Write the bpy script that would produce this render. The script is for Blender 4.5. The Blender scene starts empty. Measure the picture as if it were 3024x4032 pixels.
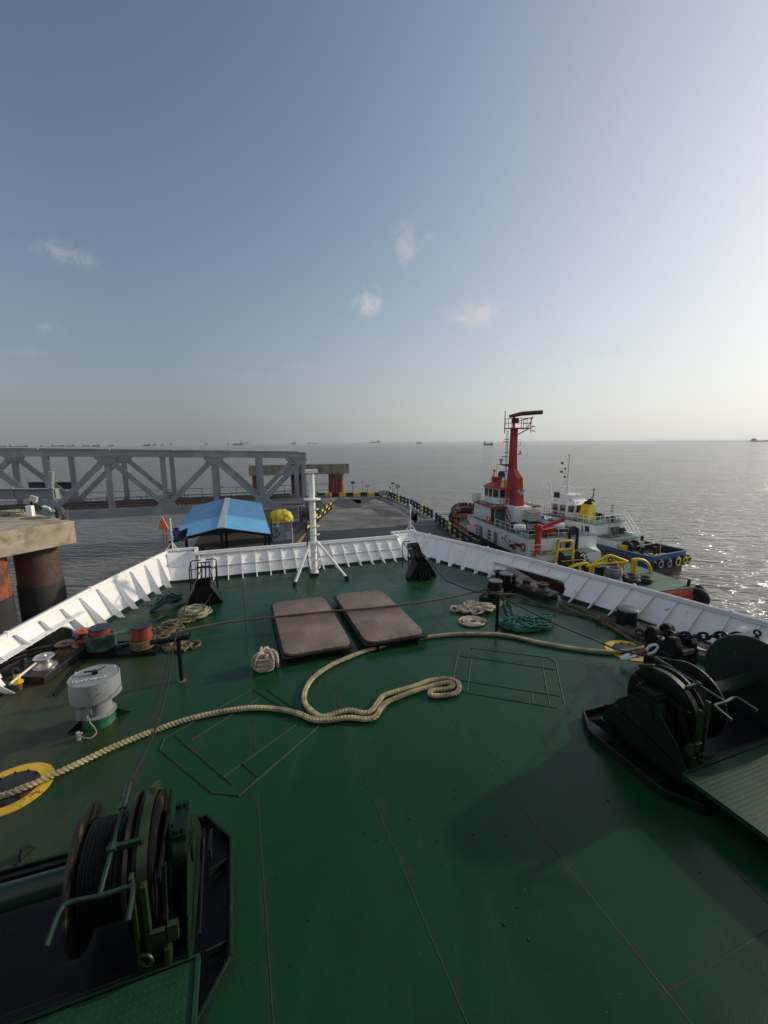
import bpy, bmesh, math, random
from mathutils import Vector, Matrix
R = math.radians
random.seed(7)
SC = bpy.context.scene
COL = SC.collection

# ------------------------------------------------------------------ camera, sky, sun, exposure
F_PX, W_PX, H_PX = 1650.0, 3024, 4032
PITCH, ROLL, EYE = R(9.378), math.atan(17 / 3024), Vector((0, 0, 4.2))
SUN_AZ, SUN_EL = R(66), R(21)          # azimuth clockwise from the view direction (+Y)
cam_d = bpy.data.cameras.new('camera')
cam = bpy.data.objects.new('camera', cam_d); COL.objects.link(cam)
cam_d.sensor_fit = 'VERTICAL'; cam_d.sensor_height = 36; cam_d.lens = 36 * F_PX / H_PX
cam_d.clip_start = 0.05; cam_d.clip_end = 120000
cam.location = EYE
cam.rotation_euler = (Matrix.Rotation(R(90) - PITCH, 4, 'X') @ Matrix.Rotation(-ROLL, 4, 'Z')).to_euler()
SC.camera = cam
sun_d = bpy.data.lights.new('sun', 'SUN'); sun = bpy.data.objects.new('sun', sun_d); COL.objects.link(sun)
sun_d.energy = 2.75; sun_d.angle = R(1.8); sun_d.color = (1, .87, .68)
SUN_DIR = Vector((math.sin(SUN_AZ) * math.cos(SUN_EL), math.cos(SUN_AZ) * math.cos(SUN_EL), math.sin(SUN_EL)))
sun.rotation_euler = SUN_DIR.to_track_quat('Z', 'Y').to_euler()
sun.location = (20, 0, 30)
wd = bpy.data.worlds.new('World'); SC.world = wd; wd.use_nodes = True
SC.view_settings.view_transform = 'Standard'; SC.view_settings.look = 'None'
SC.view_settings.exposure = 0.0; SC.view_settings.gamma = 1
SC.cycles.use_denoising = True
SC.cycles.max_bounces = 6; SC.cycles.diffuse_bounces = 3; SC.cycles.glossy_bounces = 3
SC.cycles.sample_clamp_indirect = 4; SC.cycles.caustics_reflective = False

def cdir(px, py):                       # pixel -> world direction
    a, b = px - 1512, 2016 - py
    u = (a * math.cos(ROLL) + b * math.sin(ROLL)) / F_PX
    v = (b * math.cos(ROLL) - a * math.sin(ROLL)) / F_PX
    return Vector((u, math.cos(PITCH) + v * math.sin(PITCH), -math.sin(PITCH) + v * math.cos(PITCH)))

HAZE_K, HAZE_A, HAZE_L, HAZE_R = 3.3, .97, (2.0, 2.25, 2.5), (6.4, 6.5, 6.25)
GLOW_P, GLOW_A, GLOW_C = 4.3, .47, (8.3, 8.35, 8.25)
REAR_FILL_A, REAR_FILL_C = .62, (4.4, 4.5, 4.7)
nt = wd.node_tree; N = nt.nodes; Lk = nt.links; N.clear()
def wnode(t, **k):
    n = N.new(t)
    for a, b in k.items(): setattr(n, a, b)
    return n
w_out = wnode('ShaderNodeOutputWorld'); w_bg = wnode('ShaderNodeBackground')
sky = wnode('ShaderNodeTexSky', sky_type='NISHITA', sun_disc=False, sun_elevation=SUN_EL, sun_rotation=SUN_AZ,
            altitude=0, air_density=1.0, dust_density=1.0, ozone_density=1.5)
w_bg.inputs['Strength'].default_value = 0.115
tc = wnode('ShaderNodeTexCoord')
noise = wnode('ShaderNodeTexNoise'); noise.inputs['Scale'].default_value = 34; noise.inputs['Detail'].default_value = 9; noise.inputs['Roughness'].default_value = .66; noise.inputs['Distortion'].default_value = .4
Lk.new(tc.outputs['Generated'], noise.inputs['Vector'])
mask = None
for (px, py, rx, rz, k) in ((1455, 1190, .048, .046, 1.0), (1875, 1245, .085, .042, 1.1), (1600, 965, .045, .06, .6), (255, 995, .075, .028, .42), (105, 1390, .05, .014, .14),
                            (900, 1470, .22, .014, .08), (2380, 1380, .16, .02, .25), (1160, 1440, .1, .014, .14), (190, 1290, .03, .02, .2), (1690, 930, .02, .012, .35)):
    d = cdir(px, py).normalized()
    sub = wnode('ShaderNodeVectorMath', operation='SUBTRACT'); sub.inputs[1].default_value = d
    Lk.new(tc.outputs['Generated'], sub.inputs[0])
    mul = wnode('ShaderNodeVectorMath', operation='MULTIPLY'); mul.inputs[1].default_value = (1 / rx, 1 / rx, 1 / rz)
    Lk.new(sub.outputs[0], mul.inputs[0])
    ln = wnode('ShaderNodeVectorMath', operation='LENGTH'); Lk.new(mul.outputs[0], ln.inputs[0])
    mr = wnode('ShaderNodeMapRange', interpolation_type='SMOOTHSTEP'); mr.inputs[1].default_value = 1.15; mr.inputs[2].default_value = 0; mr.inputs[3].default_value = 0; mr.inputs[4].default_value = 1
    Lk.new(ln.outputs['Value'], mr.inputs[0])
    ns = wnode('ShaderNodeMath', operation='MULTIPLY_ADD'); ns.inputs[1].default_value = 5.2; ns.inputs[2].default_value = -2.7
    Lk.new(noise.outputs['Fac'], ns.inputs[0])
    ad = wnode('ShaderNodeMath', operation='ADD'); Lk.new(mr.outputs[0], ad.inputs[0]); Lk.new(ns.outputs[0], ad.inputs[1])
    m2 = wnode('ShaderNodeMath', operation='MULTIPLY', use_clamp=True); Lk.new(ad.outputs[0], m2.inputs[0]); Lk.new(mr.outputs[0], m2.inputs[1])
    m3 = wnode('ShaderNodeMath', operation='MULTIPLY'); Lk.new(m2.outputs[0], m3.inputs[0]); m3.inputs[1].default_value = k
    if mask is None: mask = m3
    else:
        mx = wnode('ShaderNodeMath', operation='MAXIMUM'); Lk.new(mask.outputs[0], mx.inputs[0]); Lk.new(m3.outputs[0], mx.inputs[1]); mask = mx
cl = wnode('ShaderNodeMath', operation='MULTIPLY', use_clamp=True); cl.inputs[1].default_value = .62; Lk.new(mask.outputs[0], cl.inputs[0])
mixc = wnode('ShaderNodeMix', data_type='RGBA'); mixc.inputs[7].default_value = (5.6, 5.5, 5.4, 1)
def wmath(op, a, b=None, c=None, clamp=False):
    q = wnode('ShaderNodeMath', operation=op, use_clamp=clamp)
    for i, x in enumerate((a, b, c)):
        if x is None: continue
        if isinstance(x, (int, float)): q.inputs[i].default_value = x
        else: Lk.new(x, q.inputs[i])
    return q.outputs[0]
def wmix(f, a, b):
    q = wnode('ShaderNodeMix', data_type='RGBA')
    Lk.new(f, q.inputs[0])
    for k, x in ((6, a), (7, b)):
        if isinstance(x, tuple): q.inputs[k].default_value = (*x, 1)
        else: Lk.new(x, q.inputs[k])
    return q.outputs[2]
nrm = wnode('ShaderNodeVectorMath', operation='NORMALIZE'); Lk.new(tc.outputs['Generated'], nrm.inputs[0])
sepw = wnode('ShaderNodeSeparateXYZ'); Lk.new(nrm.outputs[0], sepw.inputs[0])
dot = wnode('ShaderNodeVectorMath', operation='DOT_PRODUCT'); dot.inputs[1].default_value = SUN_DIR; Lk.new(nrm.outputs[0], dot.inputs[0])
prox = wmath('MAXIMUM', dot.outputs['Value'], 0.0)
zpos = wmath('MAXIMUM', sepw.outputs[2], 0.0)
# milky air: a pale layer low over the horizon and a broad aureole round the sun
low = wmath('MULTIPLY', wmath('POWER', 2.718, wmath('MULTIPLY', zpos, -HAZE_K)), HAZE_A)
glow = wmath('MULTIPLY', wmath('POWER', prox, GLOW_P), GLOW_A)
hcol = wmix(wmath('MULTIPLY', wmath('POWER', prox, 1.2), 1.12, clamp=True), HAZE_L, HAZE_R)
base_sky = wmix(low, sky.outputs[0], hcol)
base_sky = wmix(wmath('MINIMUM', glow, 1.0), base_sky, GLOW_C)
# sky astern, out of view, brightened as added fill for shaded sides
rear = wnode('ShaderNodeMapRange', interpolation_type='SMOOTHSTEP'); rear.inputs[1].default_value = .35; rear.inputs[2].default_value = -.35; rear.inputs[3].default_value = 0; rear.inputs[4].default_value = REAR_FILL_A
Lk.new(sepw.outputs[1], rear.inputs[0]); base_sky = wmix(rear.outputs[0], base_sky, REAR_FILL_C)
# forward-scattered light close round the sun itself
aur = wnode('ShaderNodeMix', data_type='RGBA', blend_type='ADD'); aur.inputs[0].default_value = 1.0
am = wnode('ShaderNodeVectorMath', operation='SCALE'); am.inputs[0].default_value = (1.0, .93, .8); Lk.new(wmath('MULTIPLY', wmath('POWER', prox, 60), 24), am.inputs['Scale'])
Lk.new(base_sky, aur.inputs[6]); Lk.new(am.outputs[0], aur.inputs[7]); base_sky = aur.outputs[2]
Lk.new(cl.outputs[0], mixc.inputs[0]); Lk.new(base_sky, mixc.inputs[6])
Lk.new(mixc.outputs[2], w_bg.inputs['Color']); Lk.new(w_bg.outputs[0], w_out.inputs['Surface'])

# ------------------------------------------------------------------ measuring helpers: photograph pixel -> place
ZW, ZP, ZT = -9.8, -5.8, -8.0           # water, pontoon deck, tug deck
def gp(px, py, z=0.0):                  # on the horizontal plane at height z
    d = cdir(px, py); return EYE + d * ((z - EYE.z) / d.z)
def dp(px, py, dist):                   # at forward distance dist
    d = cdir(px, py); return EYE + d * (dist / d.y)
CA, HD = 2.15, R(19.5)
SHIP = Matrix.Rotation(HD, 4, 'Z') @ Matrix.Translation((CA, 0, 0))     # ship frame: x to starboard, y forward
SHI = SHIP.inverted()
def sp(px, py, z=0.0): return SHI @ gp(px, py, z)
def frame(ox, oy, ang): return Matrix.Translation((ox, oy, 0)) @ Matrix.Rotation(ang, 4, 'Z')

# ------------------------------------------------------------------ object helpers
LOC = {}
def props(o, label=None, cat=None, group=None, kind=None):
    if label: o['label'] = label
    if cat: o['category'] = cat
    if group: o['group'] = group
    if kind: o['kind'] = kind
    return o
def thing(name, label, cat, loc, group=None):
    o = bpy.data.objects.new(name, None); COL.objects.link(o)
    o.empty_display_size = .2
    o.location = loc; LOC[o] = Vector(loc)
    return props(o, label, cat, group)
def dup(root, delta=(0, 0, 0), rotz=0.0, label=None, group=None, scale=None):
    def cp(o, par):
        c = o.copy(); COL.objects.link(c)
        if par: c.parent = par
        for ch in list(o.children): cp(ch, c)
        return c
    kids = root.children
    r = cp(root, None)
    r.location = Vector(root.location) + Vector(delta); r.rotation_euler = (0, 0, rotz)
    if scale: r.scale = scale
    LOC[r] = Vector(r.location)
    if label: r['label'] = label
    if group: r['group'] = group
    return r

class MB:
    def __init__(s, X=None): s.b = bmesh.new(); s.X = X or Matrix.Identity(4); s.mi = 0
    def v(s, p): return s.b.verts.new(s.X @ Vector(p))
    def f(s, vs):
        try:
            fc = s.b.faces.new(vs); fc.material_index = s.mi; return fc
        except ValueError: return None
    def poly(s, pts): return s.f([s.v(p) for p in pts])
    def box(s, c, size, rot=None):
        c = Vector(c); h = Vector(size) / 2; vs = []
        for z in (-1, 1):
            for (x, y) in ((-1, -1), (1, -1), (1, 1), (-1, 1)):
                q = Vector((x * h.x, y * h.y, z * h.z))
                if rot is not None: q = rot @ q
                vs.append(s.v(c + q))
        for q in ((3, 2, 1, 0), (4, 5, 6, 7), (0, 1, 5, 4), (1, 2, 6, 5), (2, 3, 7, 6), (3, 0, 4, 7)): s.f([vs[i] for i in q])
        return s
    def bb(s, x0, x1, y0, y1, z0, z1): return s.box(((x0 + x1) / 2, (y0 + y1) / 2, (z0 + z1) / 2), (abs(x1 - x0), abs(y1 - y0), abs(z1 - z0)))
    def bar(s, p, q, w, h=None, up=(0, 0, 1)):
        p, q = Vector(p), Vector(q); d = (q - p); L = d.length
        if L < 1e-6: return s
        d.normalize(); up = Vector(up)
        if abs(d.dot(up)) > .98: up = Vector((0, 1, 0)) if abs(d.y) < .9 else Vector((1, 0, 0))
        x = d.cross(up).normalized(); z = x.cross(d).normalized()
        m = Matrix((x, d, z)).transposed()
        return s.box((p + q) / 2, (w, L, h or w), m)
    def tube(s, pts, r, n=8, closed=False, cap=True):
        pts = [Vector(p) for p in pts]; k = len(pts)
        rs = r if isinstance(r, (list, tuple)) else [r] * k
        prev = None; rings = []
        for i, p in enumerate(pts):
            if closed: t = pts[(i + 1) % k] - pts[i - 1]
            else: t = pts[min(i + 1, k - 1)] - pts[max(i - 1, 0)]
            if t.length < 1e-9: t = Vector((0, 0, 1))
            t.normalize()
            if prev is None:
                a = Vector((0, 0, 1)) if abs(t.z) < .9 else Vector((1, 0, 0))
                nx = t.cross(a).normalized()
            else:
                nx = prev - t * prev.dot(t)
                if nx.length < 1e-6: nx = t.orthogonal()
                nx.normalize()
            prev = nx; ny = t.cross(nx)
            rings.append([s.v(p + (nx * math.cos(2 * math.pi * j / n) + ny * math.sin(2 * math.pi * j / n)) * rs[i]) for j in range(n)])
        for i in range(k if closed else k - 1):
            A, B = rings[i], rings[(i + 1) % k]
            for j in range(n): s.f((A[j], A[(j + 1) % n], B[(j + 1) % n], B[j]))
        if cap and not closed:
            s.f(rings[0][::-1]); s.f(rings[-1])
        return s
    def lathe(s, prof, o, ax=(0, 0, 1), n=28, cap=True):
        ax = Vector(ax).normalized(); o = Vector(o); x = ax.orthogonal().normalized(); y = ax.cross(x); rings = []
        for (r, z) in prof: rings.append([s.v(o + ax * z + (x * math.cos(2 * math.pi * j / n) + y * math.sin(2 * math.pi * j / n)) * max(r, 1e-4)) for j in range(n)])
        for A, B in zip(rings, rings[1:]):
            for j in range(n): s.f((A[j], A[(j + 1) % n], B[(j + 1) % n], B[j]))
        if cap: s.f(rings[0][::-1]); s.f(rings[-1])
        return s
    def prism(s, pts, vec):
        vec = Vector(vec); A = [s.v(p) for p in pts]; B = [s.v(Vector(p) + vec) for p in pts]
        s.f(A[::-1]); s.f(B); n = len(A)
        for i in range(n): s.f((A[i], A[(i + 1) % n], B[(i + 1) % n], B[i]))
        return s
    def torus(s, c, ax, R0, r0, n=24, m=8, a0=0, a1=2 * math.pi, zs=1.0):
        ax = Vector(ax).normalized(); x = ax.orthogonal().normalized(); y = ax.cross(x); c = Vector(c)
        full = abs(a1 - a0) > 6.28
        pts = [c + (x * math.cos(a0 + (a1 - a0) * i / n) + y * math.sin(a0 + (a1 - a0) * i / n)) * R0 for i in range(n if full else n + 1)]
        return s.tube(pts, r0, m, closed=full)
    def build(s, name, mat, parent=None, smooth=False, bevel=0.0, label=None):
        bm = s.b
        bmesh.ops.recalc_face_normals(bm, faces=bm.faces[:])
        if parent is not None:
            L = LOC[parent]
            for v in bm.verts: v.co -= L
        else: L = None
        me = bpy.data.meshes.new(name)
        bm.to_mesh(me); bm.free()
        for m in (mat if isinstance(mat, (list, tuple)) else [mat]): me.materials.append(m)
        if smooth:
            me.polygons.foreach_set('use_smooth', [True] * len(me.polygons))
            me.set_sharp_from_angle(angle=R(38))
        o = bpy.data.objects.new(name, me); COL.objects.link(o)
        if parent is not None: o.parent = parent; LOC[o] = L
        else: LOC[o] = Vector((0, 0, 0))
        if bevel:
            md = o.modifiers.new('bevel', 'BEVEL'); md.width = bevel; md.segments = 2; md.limit_method = 'ANGLE'; md.angle_limit = R(40)
        if label: o['label'] = label
        return o

def spline(pts, step, closed=False):
    P = [Vector(p) for p in pts]; n = len(P); out = []
    rng = range(n if closed else n - 1)
    for i in rng:
        p0 = P[i - 1] if (closed or i > 0) else P[0] * 2 - P[1]
        p1 = P[i]; p2 = P[(i + 1) % n]
        p3 = P[(i + 2) % n] if (closed or i + 2 < n) else P[-1] * 2 - P[-2]
        k = max(1, int((p2 - p1).length / step))
        for j in range(k):
            t = j / k
            out.append(.5 * ((2 * p1) + (p2 - p0) * t + (2 * p0 - 5 * p1 + 4 * p2 - p3) * t * t + (3 * p1 - p0 - 3 * p2 + p3) * t ** 3))
    if not closed: out.append(P[-1])
    return out
def rope(mb, pts, r, pitch=None, strands=3, plait=False, step=None, sides=6):
    """laid (twisted) or plaited rope of real strands along pts"""
    pitch = pitch or r * 7; step = step or r * .8
    P = spline(pts, step); T = []; acc = 0
    up0 = Vector((0, 0, 1))
    lines = [[] for _ in range(strands)]
    for i, p in enumerate(P):
        if i: acc += (P[i] - P[i - 1]).length
        t = (P[min(i + 1, len(P) - 1)] - P[max(i - 1, 0)]).normalized()
        a = up0 if abs(t.z) < .95 else Vector((1, 0, 0))
        x = t.cross(a).normalized(); z = x.cross(t)
        for k in range(strands):
            ph = 2 * math.pi * (acc / pitch + k / strands)
            if plait: off = x * math.sin(ph) * r * .62 + z * (math.sin(2 * ph) * r * .34)
            else: off = (x * math.cos(ph) + z * math.sin(ph)) * r * .52
            lines[k].append(p + off)
    for l in lines: mb.tube(l, r * (.5 if plait else .55), sides)
    return mb

# ------------------------------------------------------------------ materials
MATS = {}
def mat(name, col, rough=.5, metal=0.0, var=.25, vscale=3.0, rust=0.0, rscale=5.0, rcol=(.13, .05, .02), bump=0.0, bscale=40.0, spec=.5, col2=None, c2scale=1.0, c2lo=.45, c2hi=.6, coat=0.0, stretch=None, rdetail=6):
    if name in MATS: return MATS[name]
    m = bpy.data.materials.new(name); m.use_nodes = True; t = m.node_tree; n = t.nodes; l = t.links
    b = n['Principled BSDF']; b.inputs['Roughness'].default_value = rough; b.inputs['Metallic'].default_value = metal
    b.inputs['Specular IOR Level'].default_value = spec; b.inputs['Coat Weight'].default_value = coat; b.inputs['Coat Roughness'].default_value = .15
    co = n.new('ShaderNodeTexCoord'); src = co.outputs['Object']
    if stretch:
        mp = n.new('ShaderNodeMapping'); mp.inputs['Scale'].default_value = stretch; l.new(src, mp.inputs['Vector']); src = mp.outputs[0]
    def nz(scale, det=6, ro=.6):
        q = n.new('ShaderNodeTexNoise'); q.inputs['Scale'].default_value = scale; q.inputs['Detail'].default_value = det; q.inputs['Roughness'].default_value = ro
        l.new(src, q.inputs['Vector']); return q.outputs['Fac']
    def ramp(fac, lo, hi):
        q = n.new('ShaderNodeMapRange'); q.inputs[1].default_value = lo; q.inputs[2].default_value = hi; l.new(fac, q.inputs[0]); return q.outputs[0]
    def mix(fac, a, c2, blend='MIX'):
        q = n.new('ShaderNodeMix'); q.data_type = 'RGBA'; q.blend_type = blend
        l.new(fac, q.inputs[0]) if not isinstance(fac, float) else setattr(q.inputs[0], 'default_value', fac)
        for k, c in ((6, a), (7, c2)):
            if isinstance(c, tuple): q.inputs[k].default_value = (*c, 1)
            else: l.new(c, q.inputs[k])
        return q.outputs[2]
    base = tuple(col)
    if col2: base = mix(ramp(nz(c2scale), c2lo, c2hi), tuple(col), tuple(col2))
    v = n.new('ShaderNodeMapRange'); v.inputs[1].default_value = .3; v.inputs[2].default_value = .7; v.inputs[3].default_value = 1 - var; v.inputs[4].default_value = 1 + var * .6
    l.new(nz(vscale), v.inputs[0])
    cmb = n.new('ShaderNodeCombineColor'); [l.new(v.outputs[0], cmb.inputs[i]) for i in range(3)]
    base = mix(1.0, base, cmb.outputs[0], 'MULTIPLY')
    if rust:
        rr = ramp(nz(rscale, rdetail, .68), .66 - rust * .3, .72 - rust * .3)
        base = mix(rr, base, tuple(rcol))
        q = n.new('ShaderNodeMix'); q.data_type = 'FLOAT'; l.new(rr, q.inputs[0]); q.inputs[2].default_value = rough; q.inputs[3].default_value = .85
        l.new(q.outputs[0], b.inputs['Roughness'])
    else:
        q = n.new('ShaderNodeMapRange'); q.inputs[3].default_value = max(.03, rough - .12); q.inputs[4].default_value = min(1, rough + .12); l.new(nz(vscale * 1.7), q.inputs[0])
        l.new(q.outputs[0], b.inputs['Roughness'])
    l.new(base, b.inputs['Base Color'])
    if bump:
        bp = n.new('ShaderNodeBump'); bp.inputs['Strength'].default_value = bump; bp.inputs['Distance'].default_value = .01
        l.new(nz(bscale, 3), bp.inputs['Height']); l.new(bp.outputs[0], b.inputs['Normal'])
    MATS[name] = m
    return m
WHITE = mat('white_paint', (.84, .84, .83), .45, var=.08, vscale=1.2, rust=.13, col2=(.72, .70, .67), c2scale=.9, c2lo=.45, c2hi=.8, rscale=3.5, rcol=(.42, .34, .26))
WHITE2 = mat('clean_white_paint', (.82, .82, .81), .4, var=.06)
BLACK = mat('black_paint', (.006, .006, .007), .45, spec=.28, var=.4, vscale=5, rust=.14, rscale=6, rcol=(.05, .028, .018), bump=.3, bscale=30)
DGREEN = mat('dark_green_paint', (.004, .017, .009), .42, spec=.3, var=.4, vscale=4, rust=.16, rscale=7, rcol=(.06, .03, .018), bump=.25, bscale=25)
GREEN = mat('green_paint', (.03, .14, .07), .4, var=.3, vscale=4, rust=.1)
RED = mat('red_oxide_paint', (.42, .075, .04), .45, var=.3, vscale=4, rust=.14)
GREY = mat('grey_paint', (.36, .39, .40), .5, var=.18, vscale=4, rust=.1, rscale=9)
STEEL = mat('worn_steel', (.30, .29, .28), .38, .7, var=.35, vscale=6, rust=.22, rscale=7)
YELLOW = mat('yellow_paint', (.72, .47, .03), .45, var=.2, vscale=5, rust=.12)
CAPGREY = mat('slate_grey_paint', (.085, .095, .11), .45, var=.25, vscale=6)
RUBBER = mat('rubber', (.014, .014, .015), .75, var=.5, vscale=4, bump=.5, bscale=12)
GLASS = mat('dark_glass', (.015, .02, .024), .06, var=.2, spec=.8)
# ------------------------------------------------------------------ sea
def make_sea():
    m = bpy.data.materials.new('sea_water'); m.use_nodes = True; t = m.node_tree; n = t.nodes; l = t.links
    b = n['Principled BSDF']; b.inputs['Roughness'].default_value = .16; b.inputs['IOR'].default_value = 1.6; b.inputs['Specular IOR Level'].default_value = .5
    co = n.new('ShaderNodeTexCoord')
    def nz(sc, rot, scale, det, ro=.55, dist=.6):
        mp = n.new('ShaderNodeMapping'); mp.inputs['Scale'].default_value = sc; mp.inputs['Rotation'].default_value = (0, 0, R(rot)); l.new(co.outputs['Object'], mp.inputs['Vector'])
        q = n.new('ShaderNodeTexNoise'); q.inputs['Scale'].default_value = scale; q.inputs['Detail'].default_value = det; q.inputs['Roughness'].default_value = ro; q.inputs['Distortion'].default_value = dist
        l.new(mp.outputs[0], q.inputs['Vector']); return q.outputs['Fac']
    big = nz((.32, 1, 1), 18, .16, 3); mid = nz((.38, 1, 1), 8, .55, 4); small = nz((.5, 1, 1), 28, 1.8, 3); chop = nz((.26, 1, 1), 10, .95, 3, .5, 1.0); patch = nz((.5, 1, 1), 12, .018, 4)
    def mad(a, k, c=None):
        q = n.new('ShaderNodeMath'); q.operation = 'MULTIPLY_ADD'; l.new(a, q.inputs[0]); q.inputs[1].default_value = k
        if c is None: q.inputs[2].default_value = 0
        else: l.new(c, q.inputs[2])
        return q.outputs[0]
    h = mad(small, .25, mad(chop, .75, mad(mid, .6, mad(big, 1.0))))
    bp = n.new('ShaderNodeBump'); bp.inputs['Strength'].default_value = 1.0; bp.inputs['Distance'].default_value = 1.2; l.new(h, bp.inputs['Height'])
    l.new(bp.outputs[0], b.inputs['Normal'])
    mx = n.new('ShaderNodeMix'); mx.data_type = 'RGBA'; mx.inputs[6].default_value = (.125, .11, .092, 1); mx.inputs[7].default_value = (.17, .152, .128, 1)
    l.new(patch, mx.inputs[0]); l.new(mx.outputs[2], b.inputs['Base Color'])
    r = n.new('ShaderNodeMapRange'); r.inputs[1].default_value = .35; r.inputs[2].default_value = .65; r.inputs[3].default_value = .07; r.inputs[4].default_value = .13; l.new(patch, r.inputs[0]); l.new(r.outputs[0], b.inputs['Roughness'])
    mb = MB(); ring0 = None
    for rad in (0.01, 60, 300, 1500, 6000, 14000):
        ring = [mb.v((rad * math.cos(2 * math.pi * i / 64), rad * math.sin(2 * math.pi * i / 64), ZW)) for i in range(64)]
        if ring0:
            for i in range(64): mb.f((ring0[i], ring0[(i + 1) % 64], ring[(i + 1) % 64], ring[i]))
        ring0 = ring
    props(mb.build('sea', m), kind='structure')
make_sea()

# ------------------------------------------------------------------ own ship: deck and hull (structure)
def deck_material():
    m = bpy.data.materials.new('deck_paint'); m.use_nodes = True; t = m.node_tree; n = t.nodes; l = t.links
    b = n['Principled BSDF']; co = n.new('ShaderNodeTexCoord')
    def nz(scale, det=6, ro=.6, vec=None, dist=0):
        q = n.new('ShaderNodeTexNoise'); q.inputs['Scale'].default_value = scale; q.inputs['Detail'].default_value = det; q.inputs['Roughness'].default_value = ro; q.inputs['Distortion'].default_value = dist
        l.new(vec or co.outputs['Object'], q.inputs['Vector']); return q.outputs['Fac']
    def rng(f, lo, hi, a=0., c=1.):
        q = n.new('ShaderNodeMapRange'); q.inputs[1].default_value = lo; q.inputs[2].default_value = hi; q.inputs[3].default_value = a; q.inputs[4].default_value = c; l.new(f, q.inputs[0]); return q.outputs[0]
    def mix(f, a, c):
        q = n.new('ShaderNodeMix'); q.data_type = 'RGBA'; l.new(f, q.inputs[0])
        for k, x in ((6, a), (7, c)):
            if isinstance(x, tuple): q.inputs[k].default_value = (*x, 1)
            else: l.new(x, q.inputs[k])
        return q.outputs[2]
    def mul(a, c):
        q = n.new('ShaderNodeMath'); q.operation = 'MULTIPLY'; l.new(a, q.inputs[0])
        if isinstance(c, (int, float)): q.inputs[1].default_value = c
        else: l.new(c, q.inputs[1])
        return q.outputs[0]
    base = mix(rng(nz(.5, 5), .35, .65), (.0055, .041, .0145), (.008, .050, .0185))
    base = mix(mul(rng(nz(2.3, 7, .7), .5, .75), .55), base, (.008, .030, .015))
    # repainted strips run along the ship
    mp = n.new('ShaderNodeMapping'); mp.inputs['Scale'].default_value = (1.1, .22, 1); mp.inputs['Rotation'].default_value = (0, 0, -HD); l.new(co.outputs['Object'], mp.inputs['Vector'])
    base = mix(mul(rng(nz(1.4, 2, .4, mp.outputs[0]), .48, .54), .3), base, (.013, .057, .026))
    # brown trodden dirt toward the port bulwark and the bow, speckled rust elsewhere
    sep = n.new('ShaderNodeSeparateXYZ'); mp2 = n.new('ShaderNodeMapping'); mp2.vector_type = 'POINT'; mp2.inputs['Rotation'].default_value = (0, 0, -HD); l.new(co.outputs['Object'], mp2.inputs['Vector']); l.new(mp2.outputs[0], sep.inputs[0])
    port = mul(rng(sep.outputs[0], -.9, -3.0), rng(nz(.9, 6, .65), .30, .58))
    base = mix(mul(port, .75), base, (.065, .052, .026))
    # rust bleeding from the plate seams, in broken lengths
    def absd(c, w):
        s_ = n.new('ShaderNodeMath'); s_.operation = 'SUBTRACT'; l.new(sep.outputs[0], s_.inputs[0]); s_.inputs[1].default_value = c
        a_ = n.new('ShaderNodeMath'); a_.operation = 'ABSOLUTE'; l.new(s_.outputs[0], a_.inputs[0]); return rng(a_.outputs[0], w, .004)
    broken = rng(nz(1.1, 5, .7), .47, .56); fray = rng(nz(9, 4, .7), .35, .7)
    for c in (.02, 1.40, 2.90, 4.75, -1.45):
        base = mix(mul(mul(mul(absd(c, .075), broken), fray), .8), base, (.06, .034, .024))
    # long scuffs and dried salt streaks
    mp3 = n.new('ShaderNodeMapping'); mp3.inputs['Scale'].default_value = (3.2, .35, 1); mp3.inputs['Rotation'].default_value = (0, 0, R(-62)); l.new(co.outputs['Object'], mp3.inputs['Vector'])
    base = mix(mul(rng(nz(1.6, 8, .72, mp3.outputs[0]), .58, .74), .30), base, (.045, .085, .06))
    base = mix(mul(rng(nz(.35, 6, .7), .52, .7), .35), base, (.006, .026, .012))
    spk = rng(nz(16, 3, .5), .70, .74)
    patchy = mul(spk, rng(nz(.8, 3), .42, .58))
    base = mix(mul(patchy, .75), base, (.07, .04, .028))
    wt = rng(nz(30, 2, .5), .735, .755)
    base = mix(mul(wt, .35), base, (.15, .20, .17))
    l.new(base, b.inputs['Base Color'])
    rr = n.new('ShaderNodeMath'); rr.operation = 'ADD'; l.new(rng(nz(.7, 5, .6), .35, .65, .14, .34), rr.inputs[0]); l.new(mul(port, .12), rr.inputs[1]); l.new(rr.outputs[0], b.inputs['Roughness'])
    bp = n.new('ShaderNodeBump'); bp.inputs['Strength'].default_value = .22; bp.inputs['Distance'].default_value = .008
    hh = n.new('ShaderNodeMath'); hh.operation = 'MULTIPLY_ADD'; l.new(nz(2.2, 4, .5), hh.inputs[0]); hh.inputs[1].default_value = 2.0; l.new(nz(60, 2, .5), hh.inputs[2]); l.new(hh.outputs[0], bp.inputs['Height'])
    l.new(bp.outputs[0], b.inputs['Normal'])
    b.inputs['Specular IOR Level'].default_value = .22
    return m
DECK = deck_material()
WELD = mat('weld_bead', (.010, .040, .022), .6, spec=.2, var=.4, vscale=6, rust=.42, rscale=1.6, rcol=(.06, .035, .025))
HULLG = mat('hull_grey', (.12, .13, .14), .5, var=.3, rust=.1)
BASE_R = [(4.2, 13.85), (5.15, 11.4), (6.0, 9.0), (6.6, 6.9), (7.05, 5.0), (7.45, 3.0), (7.85, 0), (8.25, -6)]
TOP_R = [(4.45, 15.15), (5.65, 11.95), (6.5, 9.0), (7.05, 6.8), (7.45, 5.0), (7.8, 3.0), (8.2, 0), (8.6, -6)]
outline = BASE_R[::-1] + [(-a, b) for a, b in BASE_R]
mb = MB(SHIP)
top = [mb.v((a * 1.004, b, 0)) for a, b in outline]; mb.f(top)
mb.mi = 2
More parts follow.
